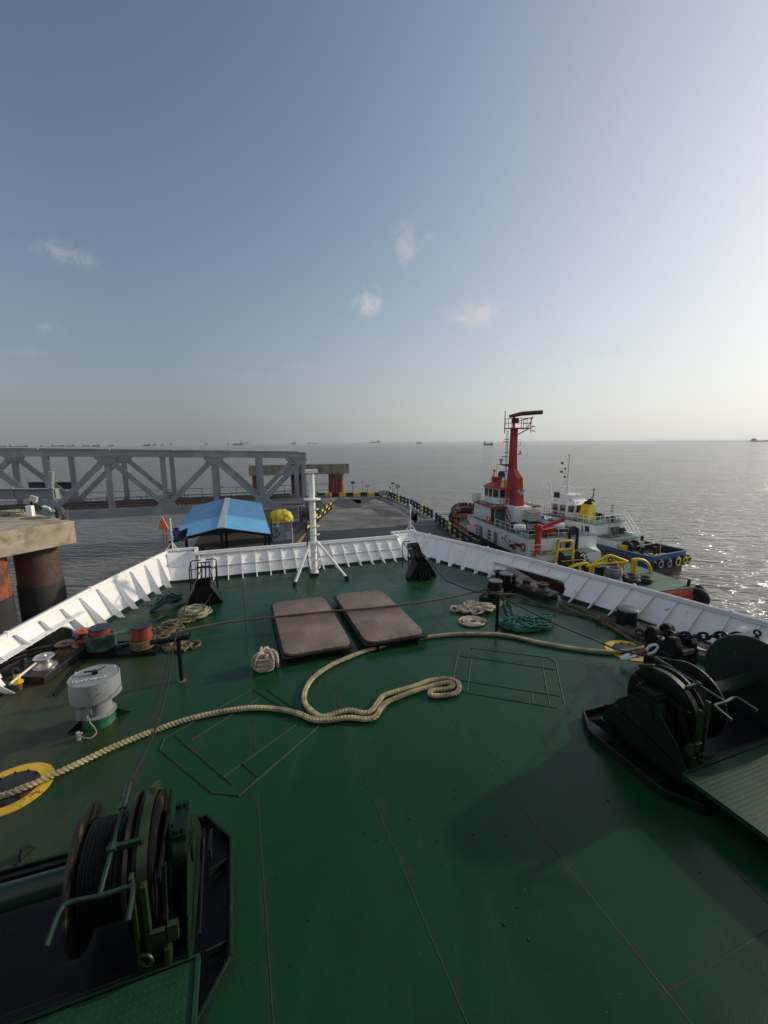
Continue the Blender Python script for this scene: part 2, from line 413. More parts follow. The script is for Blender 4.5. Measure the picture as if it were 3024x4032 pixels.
mid_ = [mb.v((a * .93, b - .3 if b > 10 else b, -3)) for a, b in outline]; low = [mb.v((a * .86, b - 1.2 if b > 10 else b, ZW - 1)) for a, b in outline]
for A, B in ((top, mid_), (mid_, low)):
    for i in range(len(A)): mb.f((A[i], A[(i + 1) % len(A)], B[(i + 1) % len(A)], B[i]))
mb.mi = 1
# plate seams and the weld beads left by removed seatings
def bead(p, q, w=.016, h=.010):
    p, q = Vector((p[0], p[1], 0)), Vector((q[0], q[1], 0)); n = Vector((-(q - p).y, (q - p).x, 0)).normalized() * w / 2
    mb.prism([p - n, p + n, p + Vector((0, 0, h))], q - p)
for a0, a1, b0, b1 in ((-2.13, -2.13, 13, -5), (-.88, -.66, 6.9, -5), (.75, .75, 6.6, -5), (2.85, 2.2, 6.4, 1.6), (-3.6, -3.6, 8.6, 4.2), (4.3, 4.0, 8, 5), (-.66, -.66, 13.2, 10.7), (2.2, 2.2, 13, 7.5), (-2.13, -2.13, 13, 9)):
    bead((a0, b0), (a1, b1), .015, .0025)
for b0, a0, a1 in ((6.15, -7, -2.2), (10.95, -4.5, 4.5), (5.0, 4.6, 8), (1.72, .7, 6)): bead((a0, b0), (a1, b0), .013, .0025)
def pix(x, y): q = sp(x, y); return (q.x, q.y)
D = 1.8228
for p, q in (((545, 1490), (355, 1595)), ((355, 1595), (345, 1620)), ((345, 1620), (460, 1715)), ((460, 1715), (515, 1720)), ((515, 1720), (690, 1568)), ((378, 1590), (503, 1697)), ((478, 1682), (662, 1550)),
             ((545, 1490), (640, 1548)), ((522, 1650), (556, 1678)), ((575, 1490), (690, 1568)), ((412, 1600), (560, 1508))):
    bead(pix(p[0] * D, p[1] * D), pix(q[0] * D, q[1] * D), .026, .014)
for p, q in (((1850, 2552), (2157, 2590)), ((2157, 2590), (2188, 2613)), ((2188, 2613), (2222, 2776)), ((2222, 2776), (2191, 2789)), ((2191, 2789), (1808, 2725)), ((1808, 2583), (2181, 2637)), ((1790, 2676), (2205, 2742)),
             ((2130, 2590), (2163, 2776)), ((2093, 2725), (2098, 2769)), ((1805, 2565), (1783, 2670)), ((1862, 2555), (1838, 2722))):
    bead(pix(*p), pix(*q), .024, .010)
rnd = random.Random(3)
for i in range(70):
    a, b_ = rnd.uniform(-2.4, 5.5), rnd.uniform(2.2, 7.5); s_ = rnd.uniform(.008, .02)
    mb.box((a, b_, .003), (s_, s_ * rnd.uniform(.6, 2), .008))
props(mb.build('deck', [DECK, WELD, HULLG]), kind='structure')

# ------------------------------------------------------------------ bulwark
blk = thing('bulwark', 'white ribbed steel bulwark with a top rail round the whole bow of the green deck', 'bulwark', SHIP @ Vector((0, 13.8, 0)))
def lerp(a, b, t): return tuple(x + (y - x) * t for x, y in zip(a, b))
def polyat(P, b):                        # point of a side polyline at given forward b
    for p, q in zip(P, P[1:]):
        if (p[1] >= b >= q[1]): return lerp(p, q, (p[1] - b) / (p[1] - q[1]))
    return P[0] if b > P[0][1] else P[-1]
def side_pt(sg, s):                      # s = metres aft from bow corner along base
    b = 13.85 - s; ba = polyat(BASE_R, b)
    # matching top
    for k in range(len(BASE_R) - 1):
        if BASE_R[k][1] >= b >= BASE_R[k + 1][1]:
            t = (BASE_R[k][1] - b) / (BASE_R[k][1] - BASE_R[k + 1][1]); tp = lerp(TOP_R[k], TOP_R[k + 1], t); break
    return Vector((sg * ba[0], ba[1], .0)), Vector((sg * tp[0], tp[1], .64))
OPEN = {1: (10.62, 8.72), -1: (10.35, 8.62)}
def open_v(sg, b):                       # lower edge of the plate: 0 or the height of the fairlead opening
    hi, lo = OPEN[sg]
    if not (lo < b < hi): return 0.0
    c, h = (hi + lo) / 2, (hi - lo) / 2; x = abs(b - c) / h
    r = .28 / h
    if x < 1 - r: return .58
    u = (x - 1 + r) / r
    return .58 * (.25 + .75 * math.sqrt(max(0, 1 - u * u)))
for sg in (1, -1):
    mb = MB(SHIP); foot = None; rim = []
    s = 0; prev = None
    while s < 19.8:
        B, T = side_pt(sg, s); v0 = open_v(sg, B.y); n_out = Vector((sg, .35, 0)).normalized() * .03
        row = [B.lerp(T, v0), B.lerp(T, max(v0, .5)), T]; row = [p + n_out * 0 for p in row]
        if v0 > 0: rim.append(row[0])
        cur = ([mb.v(p) for p in row], [mb.v(p + n_out) for p in row], row)
        if prev:
            for (A, Bq) in ((prev[0], cur[0]), (prev[1], cur[1])):
                for i in range(2): mb.f((A[i], A[i + 1], Bq[i + 1], Bq[i]))
            mb.f((prev[0][0], prev[1][0], cur[1][0], cur[0][0]))
            if v0 == 0 and prev[3] == 0:
                foot = foot or MB(SHIP)
                p, q = prev[2][0], cur[2][0]
                foot.prism([p + Vector((-sg * .10, -.05, 0)), p + Vector((sg * .02, .01, .0)), p + Vector((sg * .02, .01, .06)), p + Vector((-sg * .012, -.01, .06))], q - p)
        if v0 > 0 and foot: foot.build('waterway_bar', DGREEN, blk); foot = None
        prev = (*cur, v0); s += .06
    mb.build('side_panel', WHITE, blk)
    foot.build('waterway_bar', DGREEN, blk)
    r_ = MB(SHIP); r_.tube(rim, .028, 8); r_.build('opening_rim', WHITE2, blk, True)
    # stiffeners and stringer over the opening
    for k in range(36):
        s = .45 + k * .5; B, T = side_pt(sg, s)
        if s > 18: break
        v0 = open_v(sg, B.y); inn = Vector((-sg * .93, -.36, 0))
        st = MB(SHIP); dr = Vector((.012, -.024, 0))
        if v0 > .3:
            P = [B.lerp(T, v0 + .03), T - Vector((0, 0, .01)), T + inn * .10 - Vector((0, 0, .02)), B.lerp(T, v0 + .03) + inn * .14]
        elif v0 > 0: continue
        else: P = [B, T - Vector((0, 0, .01)), T + inn * .07 - Vector((0, 0, .02)), B + inn * .27 + Vector((0, 0, .02))]
        st.prism(P, dr); st.build('stiffener', WHITE, blk)
    st = MB(SHIP); hi, lo = OPEN[sg]; pts = []
    for i in range(14):
        b = hi + .35 - (hi - lo + .2) * i / 13; B, T = side_pt(sg, 13.85 - b); pts.append(B.lerp(T, .64))
    for p, q in zip(pts, pts[1:]): st.bar(p + Vector((-sg * .07, -.03, 0)), q + Vector((-sg * .07, -.03, 0)), .16, .018)
    st.build('stringer', WHITE, blk)
    # rail
    mb = MB(SHIP); pp = MB(SHIP); tp = [side_pt(sg, .06 + .65 * i)[1] for i in range(31)]
    for p, q in zip(tp, tp[1:]): mb.bar(p + Vector((sg * .01, 0, .015)), q + Vector((sg * .01, 0, .015)), .17, .05)
    pp.tube([p + Vector((-sg * .05, -.02, .06)) for p in tp], .034, 10)
    for p in tp[1::3]:
        lug = MB(SHIP); lug.box(p + Vector((-sg * .06, 0, .08)), (.06, .05, .09)); lug.build('rail_lug', WHITE2, blk)
    mb.build('cap_rail', WHITE2, blk); pp.build('handrail', WHITE2, blk, True)
# front: plate, stiffeners, rails, corner pieces
mb = MB(SHIP); NF = 40
fr = [(-4.2 + 8.4 * i / NF) for i in range(NF + 1)]
def front_pt(a):
    e = abs(a); b0 = 13.78 if e < 3.5 else 13.78 + .07 * (e - 3.5) / .7
    tb = 14.62 if e < 3.55 else 15.12
    return Vector((a, b0, 0)), Vector((a * (1.06 if e >= 3.55 else 1.0), tb, .62 if e < 3.55 else .68))
for a, b in zip(fr, fr[1:]):
    B0, T0 = front_pt(a); B1, T1 = front_pt(b)
    mb.prism([B0, B1, T1, T0], (0, .03, 0))
mb.build('front_panel', WHITE, blk)
foot = MB(SHIP); foot.prism([(-4.2, 13.68, 0), (-4.2, 13.80, 0), (-4.2, 13.80, .06), (-4.2, 13.77, .06)], (8.4, 0, 0)); foot.build('waterway_bar', DGREEN, blk)
for k in range(17):
    a = -3.42 + k * .432; B, T = front_pt(a); st = MB(SHIP)
    st.prism([B, T - Vector((0, 0, .01)), T + Vector((0, -.11, -.02)), B + Vector((0, -.36, .02))], (.03, 0, 0)); st.build('stiffener', WHITE, blk)
st = MB(SHIP)
for sgn in (0,):
    B, T = front_pt(0); p = B.lerp(T, .52); st.box((0, p.y - .05, p.z), (7.0, .12, .016))
st.build('stringer', WHITE, blk)
mb = MB(SHIP); mb.box((0, 14.60, .64), (7.1, .17, .05)); mb.build('cap_rail', WHITE2, blk)
pp = MB(SHIP); pp.tube([(-3.5, 14.60, .70), (3.5, 14.60, .70)], .032, 10); pp.tube([(-3.5, 14.52, .655), (3.5, 14.52, .655)], .02, 8)
for i in range(12): pp.box((-3.3 + i * .6, 14.6, .68), (.05, .08, .06))
pp.build('handrail', WHITE2, blk, True)
for sg in (1, -1):
    c = MB(SHIP)
    c.bar((sg * 3.53, 14.50, .66), (sg * 3.53, 15.16, .70), .10, .07); c.bar((sg * 3.50, 15.12, .72), (sg * 4.48, 15.14, .72), .12, .06)
    c.prism([(sg * 3.53, 14.62, .60), (sg * 3.53, 15.14, .66), (sg * 3.53, 13.8, 0)], (sg * .02, 0, 0))
    c.build('corner_rail', WHITE2, blk)
w = MB(SHIP)                              # faded markings and underline on the port corner plate
for k, (x, z) in enumerate(((-4.06, .36), (-4.03, .36), (-4.0, .36), (-3.9, .36), (-3.86, .36), (-3.8, .36), (-3.76, .36), (-3.72, .36))):
    B, T = front_pt(x); p = B.lerp(T, .55); w.bar(p + Vector((0, -.004, -.02)), p + Vector((0.01 * (-1) ** k, .028, .02)), .008, .006, up=(0, 1, 0))
B, T = front_pt(-3.9); p = B.lerp(T, .46); w.box(p + Vector((0, -.006, 0)), (.42, .008, .008))
w.build('faded_marking', mat('faded_ink', (.2, .18, .2), .7), blk)

# ------------------------------------------------------------------ mast and staffs
m0 = SHIP @ Vector((.07, 13.0, 0)); X = Matrix.Translation(m0) @ Matrix.Rotation(HD, 4, 'Z')
t = thing('mast', 'tall white tubular mast with rungs and two slanting braces standing at the bow', 'mast', m0)
mb = MB(X); mb.lathe([(.135, .1), (.094, .2), (.094, 2.45), (.088, 2.55), (.088, 3.28)], (0, 0, 0), n=20); mb.build('pole', WHITE2, t, True)
mb = MB(X); mb.lathe([(.17, 0), (.16, .1), (.10, .1)], (0, 0, 0), n=20); mb.build('foot', DGREEN, t, True)
mb = MB(X); mb.box((0, 0, 3.34), (.36, .28, .10)); mb.build('top_plate', WHITE2, t, bevel=.01)
mb = MB(X); mb.lathe([(.11, 2.44), (.27, 2.46), (.27, 2.49), (.11, 2.5)], (0, 0, 0), n=20); mb.build('collar', WHITE2, t, True)
for k in range(8):
    z = .28 + .27 * k; mb = MB(X); mb.tube([(-.08, -.03, z), (-.09, -.22, z), (.10, -.22, z), (.19, -.04, z), (.08, 0, z)], .013, 6); mb.build('rung', WHITE2, t, True)
for sg, e in ((-1, (-.72, -.72)), (1, (.86, -.72))):
    mb = MB(X); mb.tube([(sg * .1, -.02, 1.12), (e[0], e[1], .06)], .042, 10); br = mb.build('brace', WHITE2, t, True)
    mb = MB(X); mb.tube([(e[0], e[1], .10), (e[0] + sg * .02, e[1] - .02, 0)], .07, 10); mb.build('brace_foot', DGREEN, br, True)
mb = MB(X)
mb.tube(spline([(-.17, -.02, 2.6), (-.2, -.02, 1.6), (-.19, -.05, .9), (-.21, -.03, .1)], .2), .012, 6)
mb.tube(spline([(-.2, -.05, 1.2), (-.24, -.06, .8), (-.2, -.1, .5), (-.23, -.1, .15)], .1), .014, 6); mb.box((-.2, -.05, .95), (.07, .06, .14)); mb.box((-.22, -.08, .2), (.06, .08, .12))
mb.build('cable_run', mat('brown_cable', (.12, .08, .06), .7), t, True)
def staff(loc, h, label):
    t = thing('flagstaff', label, 'flagstaff', loc); p = Vector(loc)
    mb = MB(); mb.tube([p, p + Vector((0, 0, h))], .022, 8); mb.lathe([(.0, 0), (.035, .02), (.03, .06), (0, .075)], p + Vector((0, 0, h)), n=10); mb.build('pole', WHITE2, t, True)
    for d in ((-.22, -.08), (.24, -.1), (.02, .2)):
        mb = MB(); mb.tube([p + Vector((0, 0, .3)), p + Vector((d[0], d[1], .0))], .014, 6); mb.build('strut', WHITE2, t, True)
    return p
pL = SHIP @ Vector((-4.25, 15.1, .7)); staff(pL, 1.02, 'thin white flagstaff on the port bow corner flying a dark purple flag')
pR = SHIP @ Vector((4.32, 15.12, .7)); staff(pR, 1.02, 'thin white flagstaff on the starboard bow corner beside the dock ramp')
# flags: furled cloth, thick sheet with ripples
def flag(root_p, w, h, tilt, m, name, label, seed):
    mb = MB(); nx, nz_ = 14, 8; rd = random.Random(seed); g = []
    for i in range(nx + 1):
        row = []
        for j in range(nz_ + 1):
            u, v = i / nx, j / nz_
            x = u * w; z = -v * h * (1 - .35 * u * abs(v - .5)) * (.75 + .3 * math.sin(u * 3.1)) + tilt * u + .03 * math.sin(u * 9 + v * 5); y = .12 * math.sin(u * 9 + v * 4) * (0.3 + u) + .06 * math.sin(v * 9 + u * 5)
            if u > .85: z += (.5 - v) * (u - .85) * h * 2.2
            row.append(root_p + Vector((x, y, z)))
        g.append(row)
    vs = [[mb.v(p) for p in r] for r in g]; v2 = [[mb.v(p + Vector((0, .006, 0))) for p in r] for r in g]
    for S in (vs, v2):
        for i in range(nx):
            for j in range(nz_): mb.f((S[i][j], S[i + 1][j], S[i + 1][j + 1], S[i][j + 1]))
    props(mb.build(name, m, None, True), label, 'flag')
flag(pL + Vector((.05, 0, .74)), .50, .42, -.04, mat('purple_cloth', (.045, .028, .11), .8, var=.3), 'flag', 'dark purple flag blowing from the port bow staff', 1)
flag(pR + Vector((.03, 0, .80)), .24, .38, -.12, mat('black_cloth', (.012, .012, .016), .85), 'flag', 'small black flag hanging off the starboard bow staff', 2)
# orange daymark on two thin posts just outside the port bow corner
q = dp(640, 2160, 16.2); t = thing('day_marker', 'orange triangular marker board on two thin dark posts beyond the port bow corner', 'marker', q)
mb = MB(); c = dp(640, 2062, 16.2)
mb.prism([c + Vector((-.20, 0, -.22)), c + Vector((.21, 0, -.22)), c + Vector((.0, 0, .28))], (0, .05, 0)); mb.build('board', mat('orange_paint', (.85, .17, .05), .55, var=.15), t)
for dx in (-.02, .09):
    mb = MB(); mb.tube([c + Vector((dx, .03, -.22)), c + Vector((dx, .03, -.62)), c + Vector((dx + .03, .03, -2.2))], .018, 6); mb.build('post', [mat('red_brown', (.22, .04, .03), .6)], t)
# white gooseneck vent pipe by the starboard bulwark
g0 = SHIP @ Vector((6.93, 4.95, 0)); X = Matrix.Translation(g0) @ Matrix.Rotation(HD, 4, 'Z')
t = thing('gooseneck_vent', 'white gooseneck air pipe bent over beside the starboard bulwark', 'vent pipe', g0)
mb = MB(X); mb.tube(spline([(0, 0, 0), (0, 0, .35), (.03, 0, .47), (.13, 0, .53), (.25, 0, .50), (.30, 0, .42)], .03), .075, 14); mb.build('pipe', WHITE2, t, True)
mb = MB(X); mb.lathe([(.10, 0), (.10, .06), (.07, .07)], (.30, 0, .36), n=14); mb.build('vent_head', WHITE2, t, True)
mb = MB(X); mb.bar((.20, -.09, .44), (.17, -.1, .22), .03, .02); mb.build('latch_handle', WHITE2, t)
# ------------------------------------------------------------------ hatches
HATCH = mat('hatch_brown', (.15, .10, .076), .5, var=.3, vscale=1.6, rust=.0, col2=(.21, .155, .12), c2scale=1.3, c2lo=.48, c2hi=.64, bump=.25, bscale=7)
def rrect(x0, x1, y0, y1, r, n=7):
    out = []
    for cx, cy, a0 in ((x1 - r, y1 - r, 0), (x0 + r, y1 - r, 90), (x0 + r, y0 + r, 180), (x1 - r, y0 + r, 270)):
        for i in range(n + 1):
            a = R(a0 + 90 * i / n); out.append((cx + r * math.cos(a), cy + r * math.sin(a)))
    return out
def hatch(a0, a1, b0, b1, label):
    cx, cy = (a0 + a1) / 2, (b0 + b1) / 2; o = SHIP @ Vector((cx, cy, 0)); X = Matrix.Translation(o) @ Matrix.Rotation(HD, 4, 'Z'); w, l = (a1 - a0) / 2, (b1 - b0) / 2
    t = thing('deck_hatch', label, 'hatch', o, 'brown hatches on the fore deck')
    mb = MB(X); mb.prism([(x, y, 0) for x, y in rrect(-w + .05, w - .05, -l + .05, l - .05, .2)], (0, 0, .12)); mb.build('coaming', BLACK, t)
    mb = MB(X); mb.prism([(x, y, .12) for x, y in rrect(-w - .02, w + .02, -l - .02, l + .02, .10)], (0, 0, .035)); mb.build('rim', BLACK, t, bevel=.006)
    mb = MB(X); mb.prism([(x, y, .155) for x, y in rrect(-w + .03, w - .03, -l + .03, l - .03, .24)], (0, 0, .045))
    mb.bar((0, l - .35, .201), (0, .1, .201), .012, .004); mb.bar((-.25, .45, .201), (.25, .45, .201), .012, .004)
    mb.bar((0, -.2, .201), (0, -.9, .201), .010, .004)
    lid = mb.build('lid', HATCH, t, bevel=.008)
    mb = MB(X)
    for i in range(8):
        y = -l + .3 + i * (2 * l - .6) / 7
        for x in (-w + .07, w - .07): mb.tube([(x, y, .20), (x, y, .212)], .016, 6)
    for i in range(4):
        x = -w + .35 + i * (2 * w - .7) / 3
        for y in (-l + .07, l - .07): mb.tube([(x, y, .20), (x, y, .212)], .016, 6)
    mb.build('bolts', mat('hatch_bolt', (.16, .12, .10), .5), lid)
    for x in (-w + .25, w - .25): mb = MB(X); mb.box((x, -l - .02, .06), (.05, .05, .12)); mb.build('lug', BLACK, t)
hatch(-1.5, -.10, 7.63, 10.55, 'flat brown steel hatch lid nearer the port side, beside the rope coil')
hatch(.13, 1.5, 7.58, 10.55, 'flat brown steel hatch lid on the starboard side of its twin')

# ------------------------------------------------------------------ ribbed wire stands at the bow
def ribbed_stand(a0, sides, label):
    o = SHIP @ Vector((a0, 11.42, 0)); X = Matrix.Translation(o) @ Matrix.Rotation(HD, 4, 'Z')
    t = thing('ribbed_stand', label, 'stand', o, 'black ribbed stands at the bow')
    for k in range(4):
        x = -.155 + .1 * k; mb = MB(X)
        mb.prism([(x, -.22, 0), (x, .05, 0), (x, 1.0, .78), (x, .98, .93), (x, .80, .97), (x, .66, .86)], (.016, 0, 0)); mb.build('rib', BLACK, t)
    for y, h in ((.05, .5), (.42, .62)):
        mb = MB(X); mb.prism([(-.44, y, 0), (.46, y, 0), (.46, y, .05), (.19, y, h), (-.17, y, h), (-.44, y, .05)], (0, .014, 0)); mb.build('gusset', BLACK, t)
    for e in (-1, 1):
        mb = MB(X); mb.prism([(e * .45, .06, .04), (e * .18, .06, .5), (e * .18, .42, .62), (e * .45, .42, .04)], (e * .012, 0, 0)); mb.build('side_plate', BLACK, t)
    mb = MB(X); mb.tube([(-.17, .86, .82), (.19, .86, .82)], .028, 8); mb.build('roller_pin', BLACK, t, True)
    mb = MB(X); mb.tube([(-.17, .95, .93), (.19, .95, .93)], .016, 8); mb.build('roller_pin', BLACK, t, True)
    for sg in sides:
        mb = MB(X)
        mb.tube([(sg * .06, 1.0, .99), (sg * .28, 1.0, .99), (sg * .33, .92, .97), (sg * .33, .5, .88), (sg * .33, .45, .05)], .016, 7)
        mb.tube([(sg * .33, .95, .97), (sg * .33, .95, .1)], .014, 7); mb.tube([(sg * .33, .48, .52), (sg * .2, .48, .52)], .012, 6); mb.tube([(sg * .33, .5, .86), (sg * .15, .6, .86)], .014, 6)
        mb.build('guard_pipe', BLACK, t, True)
    return o
FL = ribbed_stand(-3.13, (-1, 1), 'black ribbed wire stand to port with pipe guards both sides, rope coil at its foot')
FR = ribbed_stand(3.2, (-1,), 'black ribbed wire stand to starboard with one pipe guard, by the white bulwark')
UPF = Matrix.Rotation(HD, 3, 'Z') @ Vector((0, .85, 0))
FLT, FRT = FL + UPF, FR + UPF

# ------------------------------------------------------------------ posts that carry the wires
def post(px, py, h, label, tbar):
    c = gp(px, py); t = thing('wire_post', label, 'post', c); X = Matrix.Translation(c) @ Matrix.Rotation(HD, 4, 'Z')
    mb = MB(X); mb.tube([(0, 0, 0), (0, 0, h)], .036, 12); mb.build('pole', BLACK, t, True)
    mb = MB(X); mb.lathe([(.075, 0), (.075, .012), (.04, .015)], (0, 0, 0), n=14); mb.build('foot_plate', mat('foot_steel', (.12, .13, .12), .5), t)
    mb = MB(X)
    if tbar:
        mb.tube([(-.44, .06, h + .0), (.2, -.02, h + .04)], .045, 12); mb.tube([(.2, -.02, h + .04), (.2, -.02, h + .13)], .012, 6); mb.tube([(-.4, .06, h), (-.4, .06, h + .09)], .012, 6)
    else:
        mb.tube([(-.07, 0, h), (.1, 0, h + .02)], .022, 8); mb.tube([(-.07, 0, h), (-.09, 0, h + .07)], .012, 6); mb.tube([(.1, 0, h), (.12, 0, h + .08)], .012, 6)
    mb.build('crossbar', BLACK, t, True)
    return c
PL = post(716, 2680, .78, 'black post with a thick crossbar on top, left of the hatches', True)
PR = post(1955, 2487, .82, 'slim black post with small prongs between the beige and teal rope heaps', False)

# ------------------------------------------------------------------ bollards
ORANGE = mat('orange_bollard_paint', (.24, .042, .022), .42, var=.25, vscale=5, rust=.12)
NAVYTOP = mat('blue_black_paint', (.028, .032, .05), .4, var=.3)
def bollard_parts(t, loc_ship, r, h, body, topm):
    o = SHIP @ Vector(loc_ship); X = Matrix.Translation(o) @ Matrix.Rotation(HD, 4, 'Z')
    mb = MB(X); mb.lathe([(r, .0), (r, h - .05), (r * .98, h - .03)], (0, 0, 0), n=28); br = mb.build('barrel', body, t, True)
    mb = MB(X); mb.lathe([(r * .9, h - .04), (r * 1.08, h - .03), (r * 1.08, h - .005), (r * 1.02, h + .004)], (0, 0, 0), n=28); mb.build('cap', topm, br, True)
    for e in (1, -1):
        mb = MB(X); mb.bar((e * r * .9, 0, h - .12), (e * r * 1.33, -.01 - .01 * e, h - .12), .05, .035); mb.build('horn', body, br, bevel=.008)
def seat(t, a, b):
    d = (b - a).normalized(); p = a - d * .34; q = b + d * .34; n = Vector((-d.y, d.x, 0)) * .28
    z = lambda v, h: (v.x, v.y, h)
    mb = MB(SHIP); mb.prism([z(p - n, 0), z(q - n, 0), z(q + n, 0), z(p + n, 0)], (0, 0, .05)); mb.build('seat', BLACK, t)
    for e in (-1, 1):
        mb = MB(SHIP); mb.bar(z(p + n * e, .04), z(q + n * e, .04), .02, .08); mb.build('seat_edge', BLACK, t)
    for e in (p, q):
        mb = MB(SHIP); mb.bar(z(e - n, .039), z(e + n, .039), .02, .078); mb.build('seat_edge', BLACK, t)
BL = (-4.93, 9.50, .06), (-4.15, 9.30, .06)
BR = (4.33, 9.30, .06), (4.98, 9.72, .06)
def bollards(locs, r, h, body, topm, label, name='double_bollard'):
    c = sum((Vector(l) for l in locs), Vector()) / len(locs); c.z = 0
    t = thing(name, label, 'bollard', SHIP @ c, 'mooring bollards on the fore deck')
    if len(locs) > 1: seat(t, Vector(locs[0]), Vector(locs[1]))
    for l in locs: bollard_parts(t, l, r, h, body, topm)
bollards(BL, .188, .48, ORANGE, NAVYTOP, 'pair of red bollards with dark tops on a black seat, wound with ropes')
bollards(BR, .175, .44, BLACK, CAPGREY, 'pair of black bollards with grey tops holding the rope that crosses the hatches')
bollards([(6.08, 6.68, .03)], .21, .42, BLACK, CAPGREY, 'lone wide black bollard between the bulwark and the starboard winch', 'bollard')
# its rusty seat plate
o = SHIP @ Vector((6.35, 6.3, 0))
mb = MB(SHIP); mb.prism([(5.7, 7.0, 0), (6.5, 6.95, 0), (7.0, 5.0, 0), (6.2, 4.85, 0)], (0, 0, .03)); mb.bar((5.7, 7.0, .06), (6.2, 4.85, .06), .03, .12)
props(mb.build('rusty_seat_plate', mat('rusty_plate', (.20, .19, .18), .45, .2, var=.4, rust=.62, rscale=3.5, rcol=(.16, .06, .03))), 'worn rusty steel plate along the starboard bulwark under the lone bollard', 'steel plate')

# ------------------------------------------------------------------ roller fairleads in the bulwark openings
def roller_fairlead(sg, b_hi, b_lo, mats, label, us):
    # lies along the bulwark foot
    def at(b, off): p = side_pt(sg, 13.85 - b)[0]; return p + Vector((-sg * off, 0, 0))
    o = SHIP @ at((b_hi + b_lo) / 2, .3); o.z = 0
    t = thing('roller_fairlead', label, 'fairlead', o, 'roller fairleads in the bulwark')
    p, q = at(b_hi, .08), at(b_lo, .08); n = Vector((-sg * .93, -.36, 0)) * .50
    mb = MB(SHIP); mb.prism([p, q, q + n, p + n], (0, 0, .15)); mb.build('base', mat('fairlead_base_black', (.02, .02, .022), .35, var=.4, rust=.2, rscale=4, rcol=(.06, .04, .03)), t, bevel=.012)
    for k, m in enumerate(mats):
        u = us[k]; c = p.lerp(q, u) + n * .5; c.z = .15
        mb = MB(SHIP); mb.lathe([(.19, 0), (.19, .02), (.135, .04), (.105, .10), (.11, .14), (.15, .18), (.165, .195), (.15, .21), (.05, .215), (.04, .235), (0, .235)], c, n=24); mb.build('roller', m, t, True)
    return p, q, n
LIGHTSTEEL = mat('bare_steel', (.52, .51, .49), .32, .75, var=.3, vscale=6, rust=.12, rscale=8)
BROWNST = mat('brown_steel', (.10, .06, .05), .4, .4, var=.3)
lp = roller_fairlead(-1, 10.45, 8.65, (RED, BROWNST, LIGHTSTEEL), 'port roller fairlead with red, rusty and bare steel rollers in the sunlit bulwark opening', (.26, .55, .82))
rp = roller_fairlead(1, 10.62, 8.72, (BLACK, BLACK, BROWNST, BROWNST), 'starboard roller fairlead with four dark rollers in the shaded bulwark opening', (.1, .34, .58, .82))
# ------------------------------------------------------------------ grey mushroom ventilator
vo = SHIP @ Vector((-4.33, 6.95, 0)); X = Matrix.Translation(vo) @ Matrix.Rotation(HD, 4, 'Z')
t = thing('mushroom_ventilator', 'grey mushroom ventilator on a green base, lettered on its round lid', 'ventilator', vo)
VG = mat('ventilator_grey', (.235, .26, .265), .5, var=.12, vscale=5, rust=.2, rscale=14, rcol=(.14, .10, .08))
mb = MB(X); mb.lathe([(.205, 0), (.205, .17)], (0, 0, 0), n=36); mb.build('base_ring', GREEN, t, True)
mb = MB(X); mb.lathe([(.17, .17), (.235, .17), (.235, .19), (.185, .2), (.18, .49)], (0, 0, 0), n=40); mb.build('neck', VG, t, True)
mb = MB(X); mb.lathe([(.32, .46), (.332, .47), (.326, .76), (.324, .77), (.0, .785)], (0, 0, 0), n=56); mb.build('cap', VG, t, True)
mb = MB(X); mb.torus((0, 0, .77), (0, 0, 1), .322, .008, 48, 6); mb.build('cap_rim', VG, t, True)
for a in (20, 200): 
    d = Vector((math.cos(R(a)), math.sin(R(a)), 0)); mb = MB(X); mb.prism([d * .22, d * .42, d * .22 + Vector((0, 0, .15))], d.cross(Vector((0, 0, 1))) * .02); mb.build('bracket', DGREEN, t)
mb = MB(X); mb.tube([(0, .02, .78), (0, .02, .84)], .03, 8); mb.tube([(-.14, .06, .82), (.02, .02, .83)], .012, 6); mb.tube([(.03, .02, .82), (.12, .12, .83)], .01, 6); mb.box((.02, 0, .82), (.06, .04, .05)); mb.build('closing_screw', BLACK, t, True)
for x, y in ((-.27, .12), (.24, .14), (-.22, -.16)):
    mb = MB(X); mb.torus((x, y, .79), (1, 0, 0), .022, .006, 12, 6); mb.build('lifting_eye', GREY, t, True)
mb = MB(X); mb.box((-.14, -.22, .31), (.14, .09, .16)); mb.box((-.04, -.26, .36), (.07, .02, .13)); mb.build('switch_box', VG, t, bevel=.008)
mb = MB(X); mb.tube(spline([(-.06, -.24, .25), (-.04, -.27, .18), (.02, -.30, .09), (.05, -.36, .05), (0, -.42, .03), (-.08, -.42, .05), (-.14, -.38, .07)], .03), .009, 7); mb.build('conduit', mat('conduit_grey', (.24, .24, .22), .45), t, True)
mb = MB(X); mb.tube([(-.17, -.36, 0), (-.17, -.36, .12)], .028, 8); mb.tube([(-.17, -.36, .10), (-.12, -.37, .10)], .014, 6); mb.build('deck_gland', GREY, t, True)
def lettering(txt, size, M4, m, parent, name='lettering', thick=.002):
    cu = bpy.data.curves.new(name, 'FONT'); cu.body = txt; cu.size = size; cu.align_x = 'CENTER'; cu.extrude = thick
    ob = bpy.data.objects.new(name, cu); COL.objects.link(ob)
    dg = bpy.context.evaluated_depsgraph_get(); me = bpy.data.meshes.new_from_object(ob.evaluated_get(dg))
    bpy.data.objects.remove(ob); bpy.data.curves.remove(cu)
    me.materials.clear(); me.materials.append(m)
    me.transform(Matrix.Translation(-LOC[parent]) @ M4)
    o = bpy.data.objects.new(name, me); COL.objects.link(o); o.parent = parent; LOC[o] = LOC[parent]
    return o
